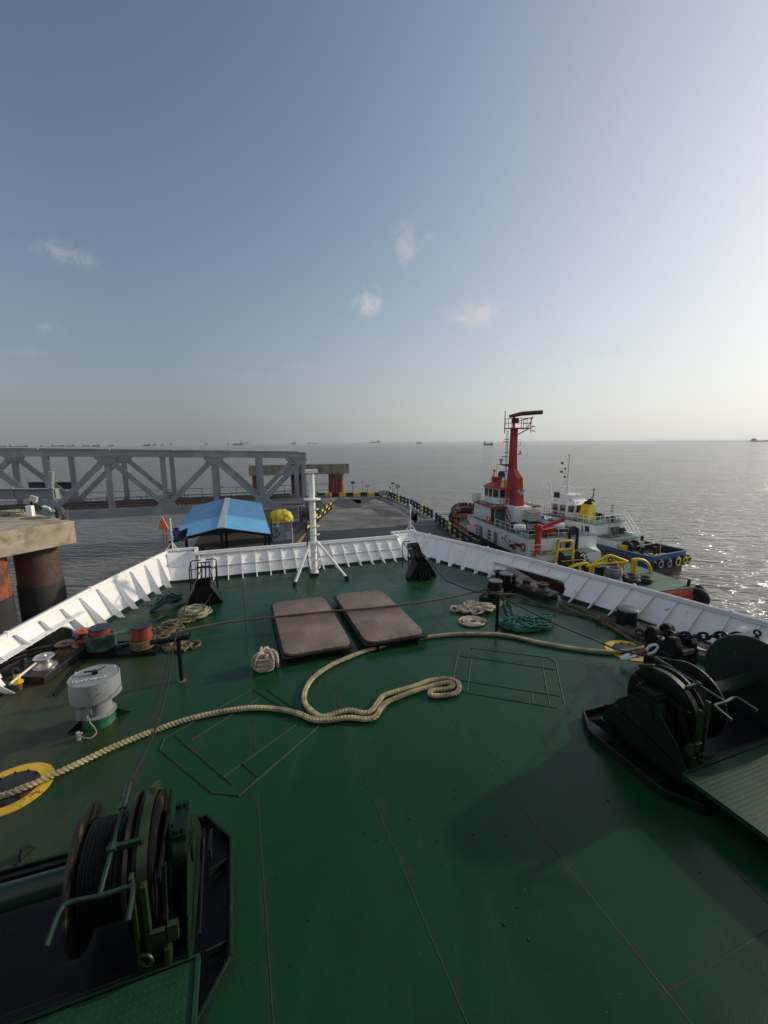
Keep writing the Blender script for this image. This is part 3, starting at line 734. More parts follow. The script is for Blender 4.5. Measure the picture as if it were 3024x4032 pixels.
lettering('EXT.VENT', .085, X @ Matrix.Translation((.0, -.17, .7895)) @ Matrix.Rotation(R(4), 4, 'Z'), mat('faded_white_ink', (.62, .64, .64), .6), t)
# ------------------------------------------------------------------ small deck fittings
o = SHIP @ Vector((-5.92, 8.45, 0)); X = Matrix.Translation(o)
t = thing('sounding_pipe', 'short yellow sounding pipe with a rusty collar by the port bulwark', 'pipe', o)
mb = MB(X); mb.tube([(0, 0, 0), (0, 0, .13)], .05, 12); mb.build('stub', mat('rusty_stub', (.12, .07, .04), .7, rust=.4), t, True)
mb = MB(X); mb.lathe([(.075, .12), (.075, .15), (.045, .15), (.045, .30)], (0, 0, 0), n=14); mb.build('barrel', YELLOW, t, True)
mb = MB(X); mb.lathe([(.05, .30), (.055, .36), (.04, .40)], (0, 0, 0), n=12); mb.build('plug', BLACK, t, True)
mb = MB(SHIP); p = lp[1] + lp[2] * .9; mb.tube([p + Vector((-.15, -.65, .42)), p + Vector((-.1, .12, .36))], .02, 8)
props(mb.build('white_spar', mat('cream_wood', (.66, .62, .48), .6)), 'thin pale batten leaning across the yellow sounding pipe', 'batten')
for a, b, lb in ((-5.0, 5.83, 'black manhole cover in a yellow ring on the deck, port side, under the plaited rope'), (5.18, 5.83, 'black manhole cover in a yellow ring on the deck, starboard side, near the winch')):
    o = SHIP @ Vector((a, b, 0)); X = Matrix.Translation(o); t = thing('manhole', lb, 'manhole', o)
    mb = MB(X); n = 40; r0, r1 = .30, .44
    lo_ = [[mb.v((r * math.cos(2 * math.pi * i / n), r * math.sin(2 * math.pi * i / n), z)) for i in range(n)] for r, z in ((r0, .0), (r0, .012), (r1, .012), (r1, 0))]
    for A, B in zip(lo_, lo_[1:]):
        for i in range(n): mb.f((A[i], A[(i + 1) % n], B[(i + 1) % n], B[i]))
    mb.build('yellow_ring', mat('ring_yellow', (.62, .40, .03), .5, var=.3, vscale=4, rust=.2, rscale=4, rcol=(.25, .11, .03)), t)
    mb = MB(X); mb.lathe([(.298, 0), (.298, .02), (.26, .03), (0, .032)], (0, 0, 0), n=36); cv = mb.build('cover', mat('cover_black', (.02, .017, .018), .5, var=.3, rust=.1), t, True)
    mb = MB(X)
    for i in range(12): mb.tube([(.275 * math.cos(i * .5236), .275 * math.sin(i * .5236), .02), (.275 * math.cos(i * .5236), .275 * math.sin(i * .5236), .045)], .014, 6)
    mb.build('bolts', BLACK, cv)
o = gp(105, 3372); mb = MB(Matrix.Translation(o) @ Matrix.Rotation(HD + R(60), 4, 'Z')); mb.prism([(-.06, 0, 0), (.06, 0, 0), (.06, 0, .07), (.03, 0, .12), (-.03, 0, .12), (-.06, 0, .07)], (0, .025, 0)); mb.bar((-.1, .012, .005), (.1, .012, .005), .06, .01)
props(mb.build('pad_eye', DGREEN, bevel=.005), 'small green pad eye standing alone on the deck, port side', 'pad eye')
o = gp(216, 2740); a_ = gp(350, 2590); mb = MB(); mb.tube(spline([gp(212, 2742) + Vector((0, 0, .03)), gp(262, 2690) + Vector((0, 0, .03)), gp(310, 2630) + Vector((0, 0, .03)), gp(365, 2560) + Vector((0, 0, .04))], .05), .022, 8)
props(mb.build('dark_bar', BLACK, None, True), 'thin dark bar lying on deck between the ventilator and port fairlead', 'bar')

# ------------------------------------------------------------------ ropes
YROPE = mat('yellow_rope_fibre', (.46, .38, .20), .85, var=.4, vscale=9, col2=(.26, .22, .135), c2scale=2.2, bump=.5, bscale=90)
BROPE = mat('brown_rope_fibre', (.13, .09, .05), .9, var=.4, vscale=8, bump=.5, bscale=90)
BEIGE = mat('beige_rope_fibre', (.52, .43, .34), .9, var=.35, vscale=8, bump=.5, bscale=90)
PALEG = mat('grey_green_rope_fibre', (.30, .29, .19), .9, var=.45, vscale=6, bump=.5, bscale=90)
TEAL = mat('teal_rope_fibre', (.012, .10, .075), .85, var=.6, vscale=14, col2=(.04, .17, .125), c2scale=3, bump=.5, bscale=90)
DTEAL = mat('dark_teal_rope_fibre', (.018, .06, .047), .9, var=.5, vscale=8, col2=(.05, .14, .11), c2scale=3, bump=.5, bscale=90)
KHAKI = mat('khaki_rope_fibre', (.17, .135, .07), .9, var=.4, vscale=7, bump=.5, bscale=90)
WIRE = mat('dark_wire', (.025, .024, .024), .5, .5, var=.3)
def on_deck(L, z=.045): return [gp(x, y, z if len(r) == 0 else r[0]) for x, y, *r in L]
main = [(-60, 3155), (0, 3137), (60, 3115, .07), (150, 3078, .06), (300, 3010), (450, 2940), (600, 2880), (750, 2830), (900, 2798), (1010, 2787), (1110, 2795), (1180, 2812), (1235, 2834), (1300, 2836), (1370, 2826), (1440, 2832), (1478, 2822), (1500, 2790), (1520, 2768), (1570, 2744),
        (1660, 2712), (1740, 2690), (1776, 2690), (1782, 2702), (1760, 2712), (1712, 2716), (1692, 2726), (1704, 2738), (1752, 2738), (1796, 2728), (1808, 2704), (1796, 2682, .06), (1752, 2671, .05), (1690, 2680), (1630, 2702), (1560, 2722), (1510, 2740), (1488, 2766),
        (1468, 2794), (1438, 2808), (1380, 2796, .05), (1330, 2806, .05), (1270, 2822, .06), (1228, 2800, .06), (1202, 2772), (1197, 2740), (1208, 2705), (1235, 2668), (1285, 2630), (1345, 2600), (1450, 2560), (1600, 2522), (1750, 2500), (1880, 2494), (2000, 2502), (2130, 2530), (2280, 2555), (2400, 2566, .05), (2490, 2559, .08), (2540, 2548, .1)]
mb = MB(); rope(mb, on_deck(main), .042, pitch=.21, strands=4, plait=True, step=.018, sides=6)
props(mb.build('mooring_rope', YROPE, None, True), 'thick pale yellow plaited mooring rope laid in a big loop across the green deck', 'rope')
b0 = SHIP @ Vector((BL[1][0] + .2, BL[1][1], .25)); b1 = SHIP @ Vector((BR[0][0] - .18, BR[0][1], .27))
mid1 = gp(1215, 2415, .235); mid2 = gp(1500, 2390, .235)
hr = [b0, gp(760, 2475, .2), gp(930, 2446, .19), mid1, gp(1340, 2404, .235), mid2, gp(1720, 2362, .22), b1]
for k in range(17):
    a = R(180 - k * 40); hr.append(SHIP @ Vector((BR[0][0] + .205 * math.cos(a), BR[0][1] + .205 * math.sin(a), .27 - .006 * k)))
hr += [SHIP @ Vector((BR[0][0] + .5, BR[0][1] - .3, .12))] + on_deck([(2130, 2382), (2250, 2412), (2330, 2432), (2420, 2448, .08), (2500, 2478, .12), (2580, 2500, .1)], .04)
mb = MB(); rope(mb, hr, .026, strands=3, step=.03, sides=5)
props(mb.build('mooring_rope', BROPE, None, True), 'thin dark brown rope stretched across both hatches between the bollards', 'rope')
def coil_loops(mb, c, r0, turns, rr, rise, seed, squash=1.0, ang=0.0, jit=.03, knots=0, down=True):
    rd = random.Random(int(seed * 10)); pts = []; n = 14
    for i in range(int(turns * n)):
        a = 2 * math.pi * i / n; k = i / n
        r = r0 * (1 + .22 * math.sin(k * 2.1 + seed)) + rd.uniform(-jit, jit)
        p = Vector((r * math.cos(a), r * squash * math.sin(a), rr + rise * k + rd.uniform(0, jit * .7)))
        p.rotate(Matrix.Rotation(ang, 3, 'Z')); pts.append(c + p + Vector((rd.uniform(-jit, jit), rd.uniform(-jit, jit), 0)))
    rope(mb, pts, rr, strands=3, step=rr * 1.1, sides=5); return pts
def heap(mb, c, rx, ry, h, n, rr, seed, ang=0.0):
    """loose rope thrown down: one wandering line of overlapping loops"""
    rd = random.Random(seed); pts = []
    for i in range(n):
        u = rd.uniform(0, 2 * math.pi); k = math.sqrt(rd.random())
        x, y = rx * k * math.cos(u), ry * k * math.sin(u)
        if i % 3 == 1 and pts: x *= .9; y *= .9
        z = rr + rd.random() * h * (1 - k * .8)
        p = Vector((x, y, z)); p.rotate(Matrix.Rotation(ang, 3, 'Z')); pts.append(c + p)
    rope(mb, pts, rr, strands=3, step=rr * 1.2, sides=5)
def loops(mb, c, specs, rr):
    """flaked bights: each spec is (dx, dy, rx, ry, angle, z)"""
    pts = []
    for dx, dy, rx, ry, an, z in specs:
        for k in range(9):
            a = 2 * math.pi * k / 8.5 + an; p = Vector((rx * math.cos(a), ry * math.sin(a), 0)); p.rotate(Matrix.Rotation(an * .7, 3, 'Z'))
            pts.append(c + p + Vector((dx, dy, rr + z + .02 * math.sin(k * 2.4 + an))))
    rope(mb, pts, rr, strands=3, step=rr * 1.1, sides=5)
# tidy coil: stacked turns with bights pulled up through the middle
c = gp(1045, 2632); mb = MB()
for k in range(6): coil_loops(mb, c + Vector((0, 0, .042 * k)), .235 - .006 * k + .012 * (k % 2), 1.03, .027, .02, 3 + .1 * (k % 2), jit=.008)
for k in range(7):
    a0 = .5 + k * 1.05 + .3 * math.sin(k * 2.7); ax_ = Vector((math.cos(a0), math.sin(a0), 0)); ay = Vector((-ax_.y, ax_.x, 0))
    pts = [c + ax_ * .22 + ay * -.08 + Vector((0, 0, .10)), c + ax_ * .21 + ay * -.05 + Vector((0, 0, .27)), c + ax_ * .12 + Vector((0, 0, .345 + .012 * (k % 3))), c + ax_ * .02 + ay * .07 + Vector((0, 0, .27)), c + ax_ * .03 + ay * .05 + Vector((0, 0, .10))]
    rope(mb, pts, .026, strands=3, step=.022, sides=5)
props(mb.build('rope_coil', BEIGE, None, True), 'neat upright coil of beige rope left of the port hatch', 'rope coil')
# grey-green coil at foot of the port stand
c = gp(868 - 70, 2440); mb = MB(); coil_loops(mb, gp(872, 2432), .29, 6, .031, .026, 5, squash=.95, jit=.03); coil_loops(mb, gp(862, 2430), .22, 5, .031, .032, 9, jit=.03); coil_loops(mb, gp(866, 2428, .04), .14, 4, .031, .03, 13, jit=.03)
for o_ in mb.b.verts: o_.co += (gp(762, 2425) - gp(868, 2430))
props(mb.build('rope_coil', PALEG, None, True), 'round grey-green rope coil at the foot of the port ribbed stand', 'rope coil')
# dark teal hank left of the stand
mb = MB()
for k in range(10):
    off = Vector((random.uniform(-.08, .08), .07 * (k % 4) - .1, .02 + .04 * (k // 2)))
    A, B = gp(603, 2408), gp(722, 2370)
    pts = [A + off, A.lerp(B, .25) + off + Vector((0, .06, .05)), A.lerp(B, .5) + off * 1.4 + Vector((0, .02, .10)), A.lerp(B, .75) + off + Vector((0, -.04, .07)), B + off + Vector((0, .02, .03))]
    rope(mb, pts, .027, strands=3, step=.03, sides=5)
rope(mb, [gp(605, 2405, .05), gp(628, 2415, .06), gp(634, 2428, .05), gp(610, 2440, .04), gp(570, 2452, .04), gp(530, 2465, .08), gp(505, 2478, .2)] + [], .026, strands=3, step=.03, sides=5)
props(mb.build('rope_hank', DTEAL, None, True), 'dark teal rope hank lying beside the port stand, its tail leading to the red bollard', 'rope')
# teal rope wound on the first red bollard
mb = MB(); pts = []
for i in range(7 * 14): a = 2 * math.pi * i / 14; pts.append(SHIP @ Vector((BL[0][0] + .232 * math.cos(a), BL[0][1] + .232 * math.sin(a), .10 + .29 * i / 98 + .01 * math.sin(a * 3.1))))
pts = [gp(640, 2500, .04), gp(600, 2520, .05), gp(540, 2530, .06)] + pts + [gp(505, 2478, .22), gp(530, 2470, .14), gp(575, 2462, .05)]
rope(mb, pts, .034, strands=3, step=.03, sides=5)
props(mb.build('mooring_rope', DTEAL, None, True), 'dark green rope wound thickly round the outer red bollard', 'rope')
mb = MB(); pts = []
for i in range(5 * 14): a = 2 * math.pi * i / 14; pts.append(SHIP @ Vector((BL[1][0] + .215 * math.cos(a), BL[1][1] + .215 * math.sin(a), .085 + .15 * i / 70 + .01 * math.sin(a * 2.3))))
pts += [gp(612, 2506, .2), gp(640, 2515, .1), gp(664, 2500, .08), gp(680, 2480, .1)]
rope(mb, pts, .026, strands=3, step=.03, sides=5)
props(mb.build('mooring_rope', KHAKI, None, True), 'brown rope wound round the foot of the inner red bollard', 'rope')
# khaki knotted heap by the T post
mb = MB(); c = gp(655, 2490)
loops(mb, c, [(0, 0, .14, .12, .2, .05), (.1, .12, .16, .10, 1.2, .08), (-.1, .3, .2, .13, 2.2, .03), (.12, .42, .2, .12, .6, .05), (.05, .2, .1, .12, 1.7, .12), (.3, .65, .13, .1, 2.6, .02)], .028)
loops(mb, gp(690, 2555), [(0, 0, .2, .14, .3, .0), (.16, .02, .16, .13, 1.6, .03), (.36, .12, .14, .1, 2.5, .0), (.0, .05, .12, .1, 1., .06)], .028)
heap(mb, c + Vector((.05, .15, .02)), .30, .36, .14, 30, .028, 31)
heap(mb, gp(700, 2556), .34, .2, .07, 22, .028, 33)
props(mb.build('rope_heap', KHAKI, None, True), 'knotted khaki rope heap on deck under the black crossbar post', 'rope')
# starboard heaps
mb = MB(); c = gp(1862, 2452)
for k in range(4): coil_loops(mb, c, .27 - .045 * k, 1.05, .027, .005, 20 + k, squash=.85, jit=.006)
c2 = gp(1830, 2405)
loops(mb, c2, [(-.12, .05, .24, .17, .2, .02), (.05, .0, .22, .16, 1.0, .05), (.28, -.05, .26, .18, 2.0, .03), (.45, .1, .24, .16, .4, .04), (.3, .12, .2, .14, 2.8, .09), (.55, -.02, .2, .15, 1.4, .06), (.12, .12, .2, .12, 2.4, .08)], .027)
heap(mb, c2 + Vector((.42, .02, .03)), .40, .26, .17, 46, .027, 8); heap(mb, c2 + Vector((.05, 0, .0)), .36, .22, .10, 30, .027, 18)
props(mb.build('rope_heap', BEIGE, None, True), 'tangled beige rope with a flat spiral, left of the slim black post', 'rope coil')
mb = MB(); c = gp(2055, 2462)
heap(mb, c, .60, .42, .16, 110, .027, 11, HD); heap(mb, c + Vector((.05, -.05, .05)), .5, .34, .2, 90, .027, 12, HD)
for k in range(6):
    A = c + Vector((-.5 + .06 * k, -.28 + .09 * k, .06 + .02 * (k % 3))); rope(mb, [A, A + Vector((.35, .06 - .02 * k, .05)), A + Vector((.7, -.04, .04)), A + Vector((1.0, .02 * k - .03, .02)), A + Vector((1.06, .1, .03)), A + Vector((.75, .14, .06))], .028, strands=3, step=.03, sides=5)
rope(mb, [gp(2030, 2430, .1), gp(1994, 2400, .06), gp(1985, 2372, .05), gp(1998, 2366, .06), gp(2010, 2380, .06), gp(2022, 2420, .1)], .027, strands=3, step=.03, sides=5)
props(mb.build('rope_heap', TEAL, None, True), 'big heap of bright teal green rope right of the slim black post', 'rope')
mb = MB(); rope(mb, on_deck([(2640, 2600, .05), (2520, 2538), (2440, 2490), (2370, 2446, .06), (2300, 2420), (2230, 2392), (2205, 2376), (2225, 2372), (2290, 2398), (2340, 2420, .07), (2380, 2440, .09), (2350, 2438, .09), (2372, 2428, .1), (2430, 2452, .06), (2480, 2470, .05), (2540, 2482, .05)], .04), .028, strands=3, step=.03, sides=5)
props(mb.build('mooring_rope', KHAKI, None, True), 'khaki rope with a loop lying along the starboard bulwark foot', 'rope')
# wires
wl = SHIP @ Vector((-3.27, 3.85, 1.1))
mb = MB(); rope(mb, [wl, gp(600, 2900, .82), gp(655, 2720, .80), PL + Vector((-.03, .0, .85)), gp(745, 2350, .82), FLT + Vector((-.02, 0, .87))], .016, strands=3, step=.05, sides=5)
rope(mb, [wl + Vector((.06, 0, 0)), gp(560, 3010, .8), gp(598, 2880, .6), gp(650, 2650, .35), gp(690, 2525, .55), FL + Vector((.16, .2, .3)), FLT + Vector((.15, 0, .9))], .009, strands=2, step=.06, sides=5)
props(mb.build('wire_rope', WIRE, None, True), 'dark steel wire running from the port winch drum up to the port ribbed stand', 'wire')
mb = MB(); mb.tube(spline([FRT + Vector((.05, 0, .85)), FR + Vector((.2, .35, .5)), gp(1745, 2275, .28), gp(1790, 2300, .22), gp(1850, 2323, .3), gp(1920, 2337, .55), PR + Vector((.02, 0, .86)), gp(2090, 2410, .62), gp(2200, 2462, .5), gp(2330, 2515, .3), gp(2440, 2560, .3), SHIP @ Vector((3.6, 3.9, 1.1))], .05), .017, 6)
props(mb.build('wire_rope', WIRE, None, True), 'dark wire sagging from the starboard ribbed stand over the slim post to the winch', 'wire')
# black hawser from the port bollard out through the fairlead
mb = MB(); e = lp[0].lerp(lp[1], .5)
for dz in (0, .07):
    rope(mb, [SHIP @ Vector((BL[0][0] - .2, BL[0][1] + .1, .26 + dz)), SHIP @ (lp[0].lerp(lp[1], .28) + lp[2] * .6 + Vector((0, 0, .25 + dz))), SHIP @ (lp[0].lerp(lp[1], .52) + lp[2] * .2 + Vector((0, 0, .24 + dz))), SHIP @ (lp[0].lerp(lp[1], .8) + Vector((-.5, .2, .15 + dz))), SHIP @ (lp[1] + Vector((-2.6, .6, -1.0)))], .03, strands=3, step=.04, sides=5)
props(mb.build('mooring_rope', mat('black_rope', (.018, .017, .016), .85, var=.4), None, True), 'black doubled hawser led through the port roller fairlead', 'rope')
# ------------------------------------------------------------------ winches (built in the ship frame, mirrored by sg)
TREAD = mat('tread_plate_green', (.010, .05, .024), .42, spec=.25, var=.3, vscale=3, rust=.12)
def tread(mb, a0, a1, b0, b1, z, sg):
    """diamond plate: raised lozenges on a sheet"""
    mb.bb(sg * a0, sg * a1, b0, b1, z - .012, z); s = .046; i = 0; b = b0 + .03
    while b < b1 - .02:
        a = a0 + .03 + (.5 * s if i % 2 else 0)
        while a < a1 - .02:
            d = Vector((.7, .7, 0)) if i % 2 else Vector((.7, -.7, 0)); n = Vector((-d.y, d.x, 0)); c = Vector((sg * a, b, z - .001))
            v = [mb.v(c + d * .019), mb.v(c + n * .006), mb.v(c - d * .019), mb.v(c - n * .006), mb.v(c + Vector((0, 0, .0035)))]
            for k in range(4): mb.f((v[k], v[(k + 1) % 4], v[4]))
            a += s
        b += s * .55; i += 1
def winch(sg, label):
    o = SHIP @ Vector((sg * 3.3, 3.55, 0)); t = thing('winch', label, 'winch', o, 'anchor winches on the fore deck')
    V = lambda a, b, z: Vector((sg * a, b, z)); axb, axz = 3.55, .74; ax = Vector((sg, 0, 0))
    # tray: coaming and floor
    out = [(2.68, 4.5), (2.42, 4.12), (2.42, 3.02), (2.66, 2.68), (6.2, 2.68), (6.2, 4.5)]
    mb = MB(SHIP)
    for (p, q) in zip(out, out[1:] + out[:1]): mb.bar(V(*p, .062), V(*q, .062), .03, .125)
    mb.build('drip_tray', DGREEN, t, bevel=.006)
    mb = MB(SHIP); mb.poly([V(a * .998 + .01, b, .012) for a, b in out]); mb.build('tray_floor', BLACK, t)
    for (p, q) in (((2.46, 3.9), (2.62, 3.8)), ((2.46, 3.15), (2.62, 3.1))):
        mb = MB(SHIP); mb.bar(V(*p, .06), V(*q, .10), .012, .09); mb.build('tray_web', DGREEN, t)
    # bed plate and cheeks
    mb = MB(SHIP); mb.bb(sg * 2.7, sg * 5.9, 3.0, 4.25, .10, .17); mb.bb(sg * 2.7, sg * 5.9, 3.0, 3.06, .17, .30); mb.build('bed', BLACK, t, bevel=.01)
    ck = MB(SHIP); ck.prism([V(2.70, 4.18, .30), V(2.70, 3.95, .66), V(2.70, 3.78, .82), V(2.70, 3.35, .82), V(2.70, 3.1, .55), V(2.70, 2.96, .30), V(2.70, 2.96, .14), V(2.70, 4.18, .14)], ax * .02)
    ck.prism([V(2.86, 4.1, .17), V(2.86, 3.78, .8), V(2.86, 3.34, .8), V(2.86, 3.05, .17)], ax * -.03)
    ck.bb(sg * 2.725, sg * 2.825, 3.34, 3.76, .5, .8)
    ck.build('bearing_cheek', DGREEN, t, bevel=.006)
    mb = MB(SHIP); mb.lathe([(.22, -.055), (.22, .055)], V(2.77, axb, axz), ax, n=24); mb.lathe([(.13, -.09), (.13, .10)], V(2.77, axb, axz), ax, n=16); mb.box(V(2.77, axb, .98), (.11, .34, .05)); mb.build('bearing_cap', DGREEN, t, True)
    mb = MB(SHIP)
    for da in (-.03, .03):
        for db in (-.13, .13): mb.tube([V(2.77 + da, axb + db, 1.0), V(2.77 + da, axb + db, 1.045)], .022, 6)
    mb.build('bolts', DGREEN, t)
    # brake ring with open rim, band, and screw handle
    mb = MB(SHIP); mb.lathe([(.30, 0), (.46, 0), (.46, .025), (.44, .025), (.44, .12), (.46, .12), (.46, .14), (.42, .14), (.42, .03), (.30, .03)], V(2.93, axb, axz), ax, n=44, cap=False); mb.build('brake_drum', BLACK, t, True)
    mb = MB(SHIP); mb.lathe([(.47, .035), (.485, .035), (.485, .105), (.47, .105)], V(2.93, axb, axz), ax, n=44, cap=False); mb.build('brake_band', mat('olive_green_paint', (.018, .034, .010), .45, var=.5, rust=.25, rcol=(.05, .03, .02)), t, True)
    OL = mat('olive_green_paint', ())
    mb = MB(SHIP); mb.bb(sg * 2.95, sg * 2.99, 3.02, 3.08, .25, 1.0); mb.build('brake_lever', OL, t, bevel=.006)
    mb = MB(SHIP); mb.bb(sg * 3.02, sg * 3.05, 3.0, 3.06, .3, 1.12); mb.build('brake_lever', OL, t, bevel=.006)
    for (p, q, w) in ((V(2.86, 3.22, .95), V(2.86, 3.0, .30), .03), (V(2.885, 3.9, 1.0), V(2.885, 3.12, .92), .025), (V(2.64, 3.9, .5), V(2.64, 3.1, .32), .02)):
        mb = MB(SHIP); mb.bar(p, q, w, .06); mb.build('strap', BLACK, t, bevel=.004)
    mb = MB(SHIP); mb.bar(V(2.99, 3.7, 1.22), V(2.99, 3.9, 1.12), .05, .06); mb.build('band_clamp', OL, t, bevel=.006)
    mb = MB(SHIP); mb.tube([V(3.2, 3.85, 1.22), V(3.2, 3.6, 1.20)], .028, 10); mb.tube([V(3.2, 3.62, 1.2), V(3.21, 2.95, 1.12)], .017, 10); mb.tube([V(3.2, 3.3, 1.17), V(3.2, 3.24, 1.16)], .035, 8); mb.bar(V(3.0, 3.27, 1.165), V(3.24, 3.27, 1.165), .035, .04)
    c = V(3.21, 2.95, 1.12)
    mb.tube(spline([c + V(.24, -.2, -.04), c + V(.22, -.02, 0), c + V(.17, .02, 0), c, c + V(-.17, .0, 0), c + V(-.21, -.03, 0), c + V(-.21, -.2, -.05)], .02), .017, 9)
    mb.build('brake_handle', mat('handle_green', (.012, .034, .021), .35, .1, var=.3), t, True)
    # rope drum with its wire, flanges
    fl = mat('rusty_flange', (.014, .012, .011), .45, var=.4, rust=.24, rscale=5, rcol=(.06, .03, .02))
    for a, r in ((3.10, .50), (3.47, .50)):
        mb = MB(SHIP); mb.lathe([(.1, 0), (r, 0), (r, .025), (.1, .025)], V(a, axb, axz), ax, n=48); mb.build('drum_flange', fl, t, True)
    mb = MB(SHIP); pts = []; n = 26; turns = 12
    mb.lathe([(.335, .03), (.335, .365)], V(3.10, axb, axz), ax, n=32)
    for i in range(n * turns):
        an = 2 * math.pi * i / n; pts.append(V(3.14 + .32 * i / (n * turns), axb + .352 * math.cos(an), axz + .352 * math.sin(an)))
    rope(mb, pts, .0155, strands=3, pitch=.09, step=.06, sides=4); mb.build('wound_wire', mat('greased_wire', (.016, .016, .018), .42, .4, var=.5, vscale=30, bump=.6, bscale=160), t, True)
    # shaft and outer gear
    mb = MB(SHIP); mb.tube([V(3.49, axb, axz), V(6.3, axb, axz)], .095, 24); mb.build('shaft', mat('shaft_green', (.008, .036, .02), .3, var=.3), t, True)
    mb = MB(SHIP); mb.bb(sg * 2.72, sg * 6.0, 2.96, 3.0, .14, .30); mb.bb(sg * 2.9, sg * 6.0, 4.2, 4.24, .12, .3); mb.build('bed_rail', BLACK, t)
    mb = MB(SHIP); tread(mb, 2.66, 4.9, 1.7, 2.95, .30, sg); mb.build('tread_plate', TREAD, t)
    mb = MB(SHIP); mb.bar(V(2.64, 1.7, .285), V(2.64, 2.97, .285), .03, .06); mb.bar(V(2.64, 2.97, .285), V(4.9, 2.97, .285), .02, .05); mb.build('tread_edge', TREAD, t)
    for a in (2.7, 3.8, 4.85):
        for b in (1.8, 2.8): mb = MB(SHIP); mb.bb(sg * a - .025, sg * a + .025, b - .025, b + .025, 0, .285); mb.build('platform_leg', DGREEN, t)
    mb = MB(SHIP); mb.lathe([(.2, 0), (.62, 0), (.64, .02), (.64, .2), (.62, .22), (.2, .22)], V(4.78, axb, axz), ax, n=56); mb.build('gear_case', mat('gear_case_green', (.010, .022, .016), .4, var=.3, vscale=3, rust=.15), t, True)
    mb = MB(SHIP); mb.torus(V(4.9, axb + .05, axz + .69), (sg, 0, 0), .04, .016, 14, 7); mb.build('lifting_lug', DGREEN, t, True)
    mb = MB(SHIP); mb.lathe([(.42, 0), (.42, .05), (.26, .1), (.24, .2), (.26, .3), (.42, .35), (.42, .4)], V(5.05, axb, axz), ax, n=36); mb.build('chain_wheel', BLACK, t, True)
    mb = MB(SHIP); mb.bb(sg * 5.5, sg * 6.1, 3.2, 3.9, .17, 1.05); mb.build('gear_box', BLACK, t, bevel=.05)
    mb = MB(SHIP); mb.prism([V(2.60, 4.3, .12), V(2.60, 3.9, .12), V(2.60, 3.9, .26), V(2.60, 4.12, .26)], ax * .02); mb.torus(V(2.72, 4.16, .40), (0, 1, .3), .035, .012, 12, 6); mb.build('lashing_eye', BLACK, t, True)
    mb = MB(SHIP); mb.bar(V(2.9, 3.08, .3), V(2.9, 3.0, .62), .10, .03); mb.tube([V(2.86, 3.0, .2), V(2.84, 3.0, .45)], .03, 10); mb.torus(V(2.99, 2.98, .42), (.4, 1, 0), .05, .012, 14, 6); mb.box(V(2.8, 3.02, .55), (.07, .05, .14)); mb.build('pawl', mat('olive_green_paint', ()), t, True)
    return t
mat('olive_green_paint', (.018, .034, .010), .45, var=.5, rust=.25, rcol=(.05, .03, .02))
winch(-1, 'dark winch at the lower left, black wire on its drum and green crank handle')
winch(1, 'dark winch to starboard with a big round gear case beside its drum')
# ------------------------------------------------------------------ chain, stopper and painted shackle, starboard side
o = SHIP @ Vector((5.25, 5.15, 0)); t = thing('chain_stopper', 'black chain stopper with two rounded jaws ahead of the starboard winch', 'chain stopper', o)
mb = MB(SHIP); mb.bb(4.95, 5.6, 4.78, 5.35, 0, .46); mb.build('pedestal', BLACK, t, bevel=.03)
for a in (4.98, 5.36):
    mb = MB(SHIP); mb.prism([(a, 5.35, .3), (a, 5.42, .62), (a, 5.34, .78), (a, 5.22, .78), (a, 5.16, .66), (a, 5.06, .60), (a, 4.96, .74), (a, 4.84, .76), (a, 4.76, .62), (a, 4.74, .3)], (.16, 0, 0)); mb.build('jaw', BLACK, t, bevel=.03)
mb = MB(SHIP); mb.bb(5.12, 5.38, 4.72, 5.3, .46, .54); mb.prism([(5.58, 4.75, .46), (5.8, 4.75, .40), (5.8, 5.1, .40), (5.58, 5.1, .46)], (0, 0, .02)); mb.build('guide_plate', STEEL, t)
o = SHIP @ Vector((5.9, 5.0, .5)); t = thing('anchor_chain', 'short run of heavy black anchor chain from the stopper to the winch wheel', 'chain', o)
A, B = Vector((5.28, 5.7, .50)), Vector((5.28, 3.7, 1.15))
pts = [Vector((5.26, 5.75, .42)), Vector((5.26, 5.2, .64)), Vector((5.27, 4.6, .86)), Vector((5.27, 4.1, 1.1)), Vector((5.27, 3.7, 1.19))]
P = spline(pts, .135)
for i, (p, q) in enumerate(zip(P, P[1:])):
    d = (q - p).normalized(); s_ = d.cross(Vector((0, 0, 1))).normalized() if i % 2 else Vector((0, 0, 1)) - d * d.z
    s_.normalize(); c = (p + q) / 2; L, W = .10, .055; mb = MB(SHIP)
    mb.tube([c + d * (L * math.cos(a)) + s_ * (W * math.sin(a)) for a in [2 * math.pi * k / 16 for k in range(16)]], .024, 7, closed=True); mb.build('link', BLACK, t, True)
o = gp(2450, 2570, .1); t = thing('shackle', 'white painted shackle with red band joining the plaited rope to the chain stopper', 'shackle', o)
A, B = gp(2452, 2592, .12), gp(2570, 2555, .42); d = (B - A).normalized(); s_ = d.cross(Vector((0, 0, 1))).normalized()
WGL = mat('white_gloss', (.8, .8, .78), .3)
mb = MB(); c = A.lerp(B, .22); mb.tube([c + d * (.14 * math.cos(a)) + s_ * (.085 * math.sin(a)) for a in [2 * math.pi * k / 18 for k in range(18)]], .028, 8, closed=True); mb.build('link', WGL, t, True)
mb = MB(); mb.tube([A - s_ * .02, A.lerp(B, .25)], .03, 10); mb.build('pin', WGL, t, True)
mb = MB(); mb.tube([A.lerp(B, .36), A.lerp(B, .82)], .042, 12); mb.build('red_sleeve', mat('crimson_paint', (.30, .015, .02), .5, var=.2), t, True)
mb = MB(); c = A.lerp(B, .98); mb.tube([c + d * (.10 * math.cos(a)) + Vector((0, 0, .08 * math.sin(a))) for a in [2 * math.pi * k / 18 for k in range(18)]], .026, 8, closed=True); mb.build('link', WGL, t, True)
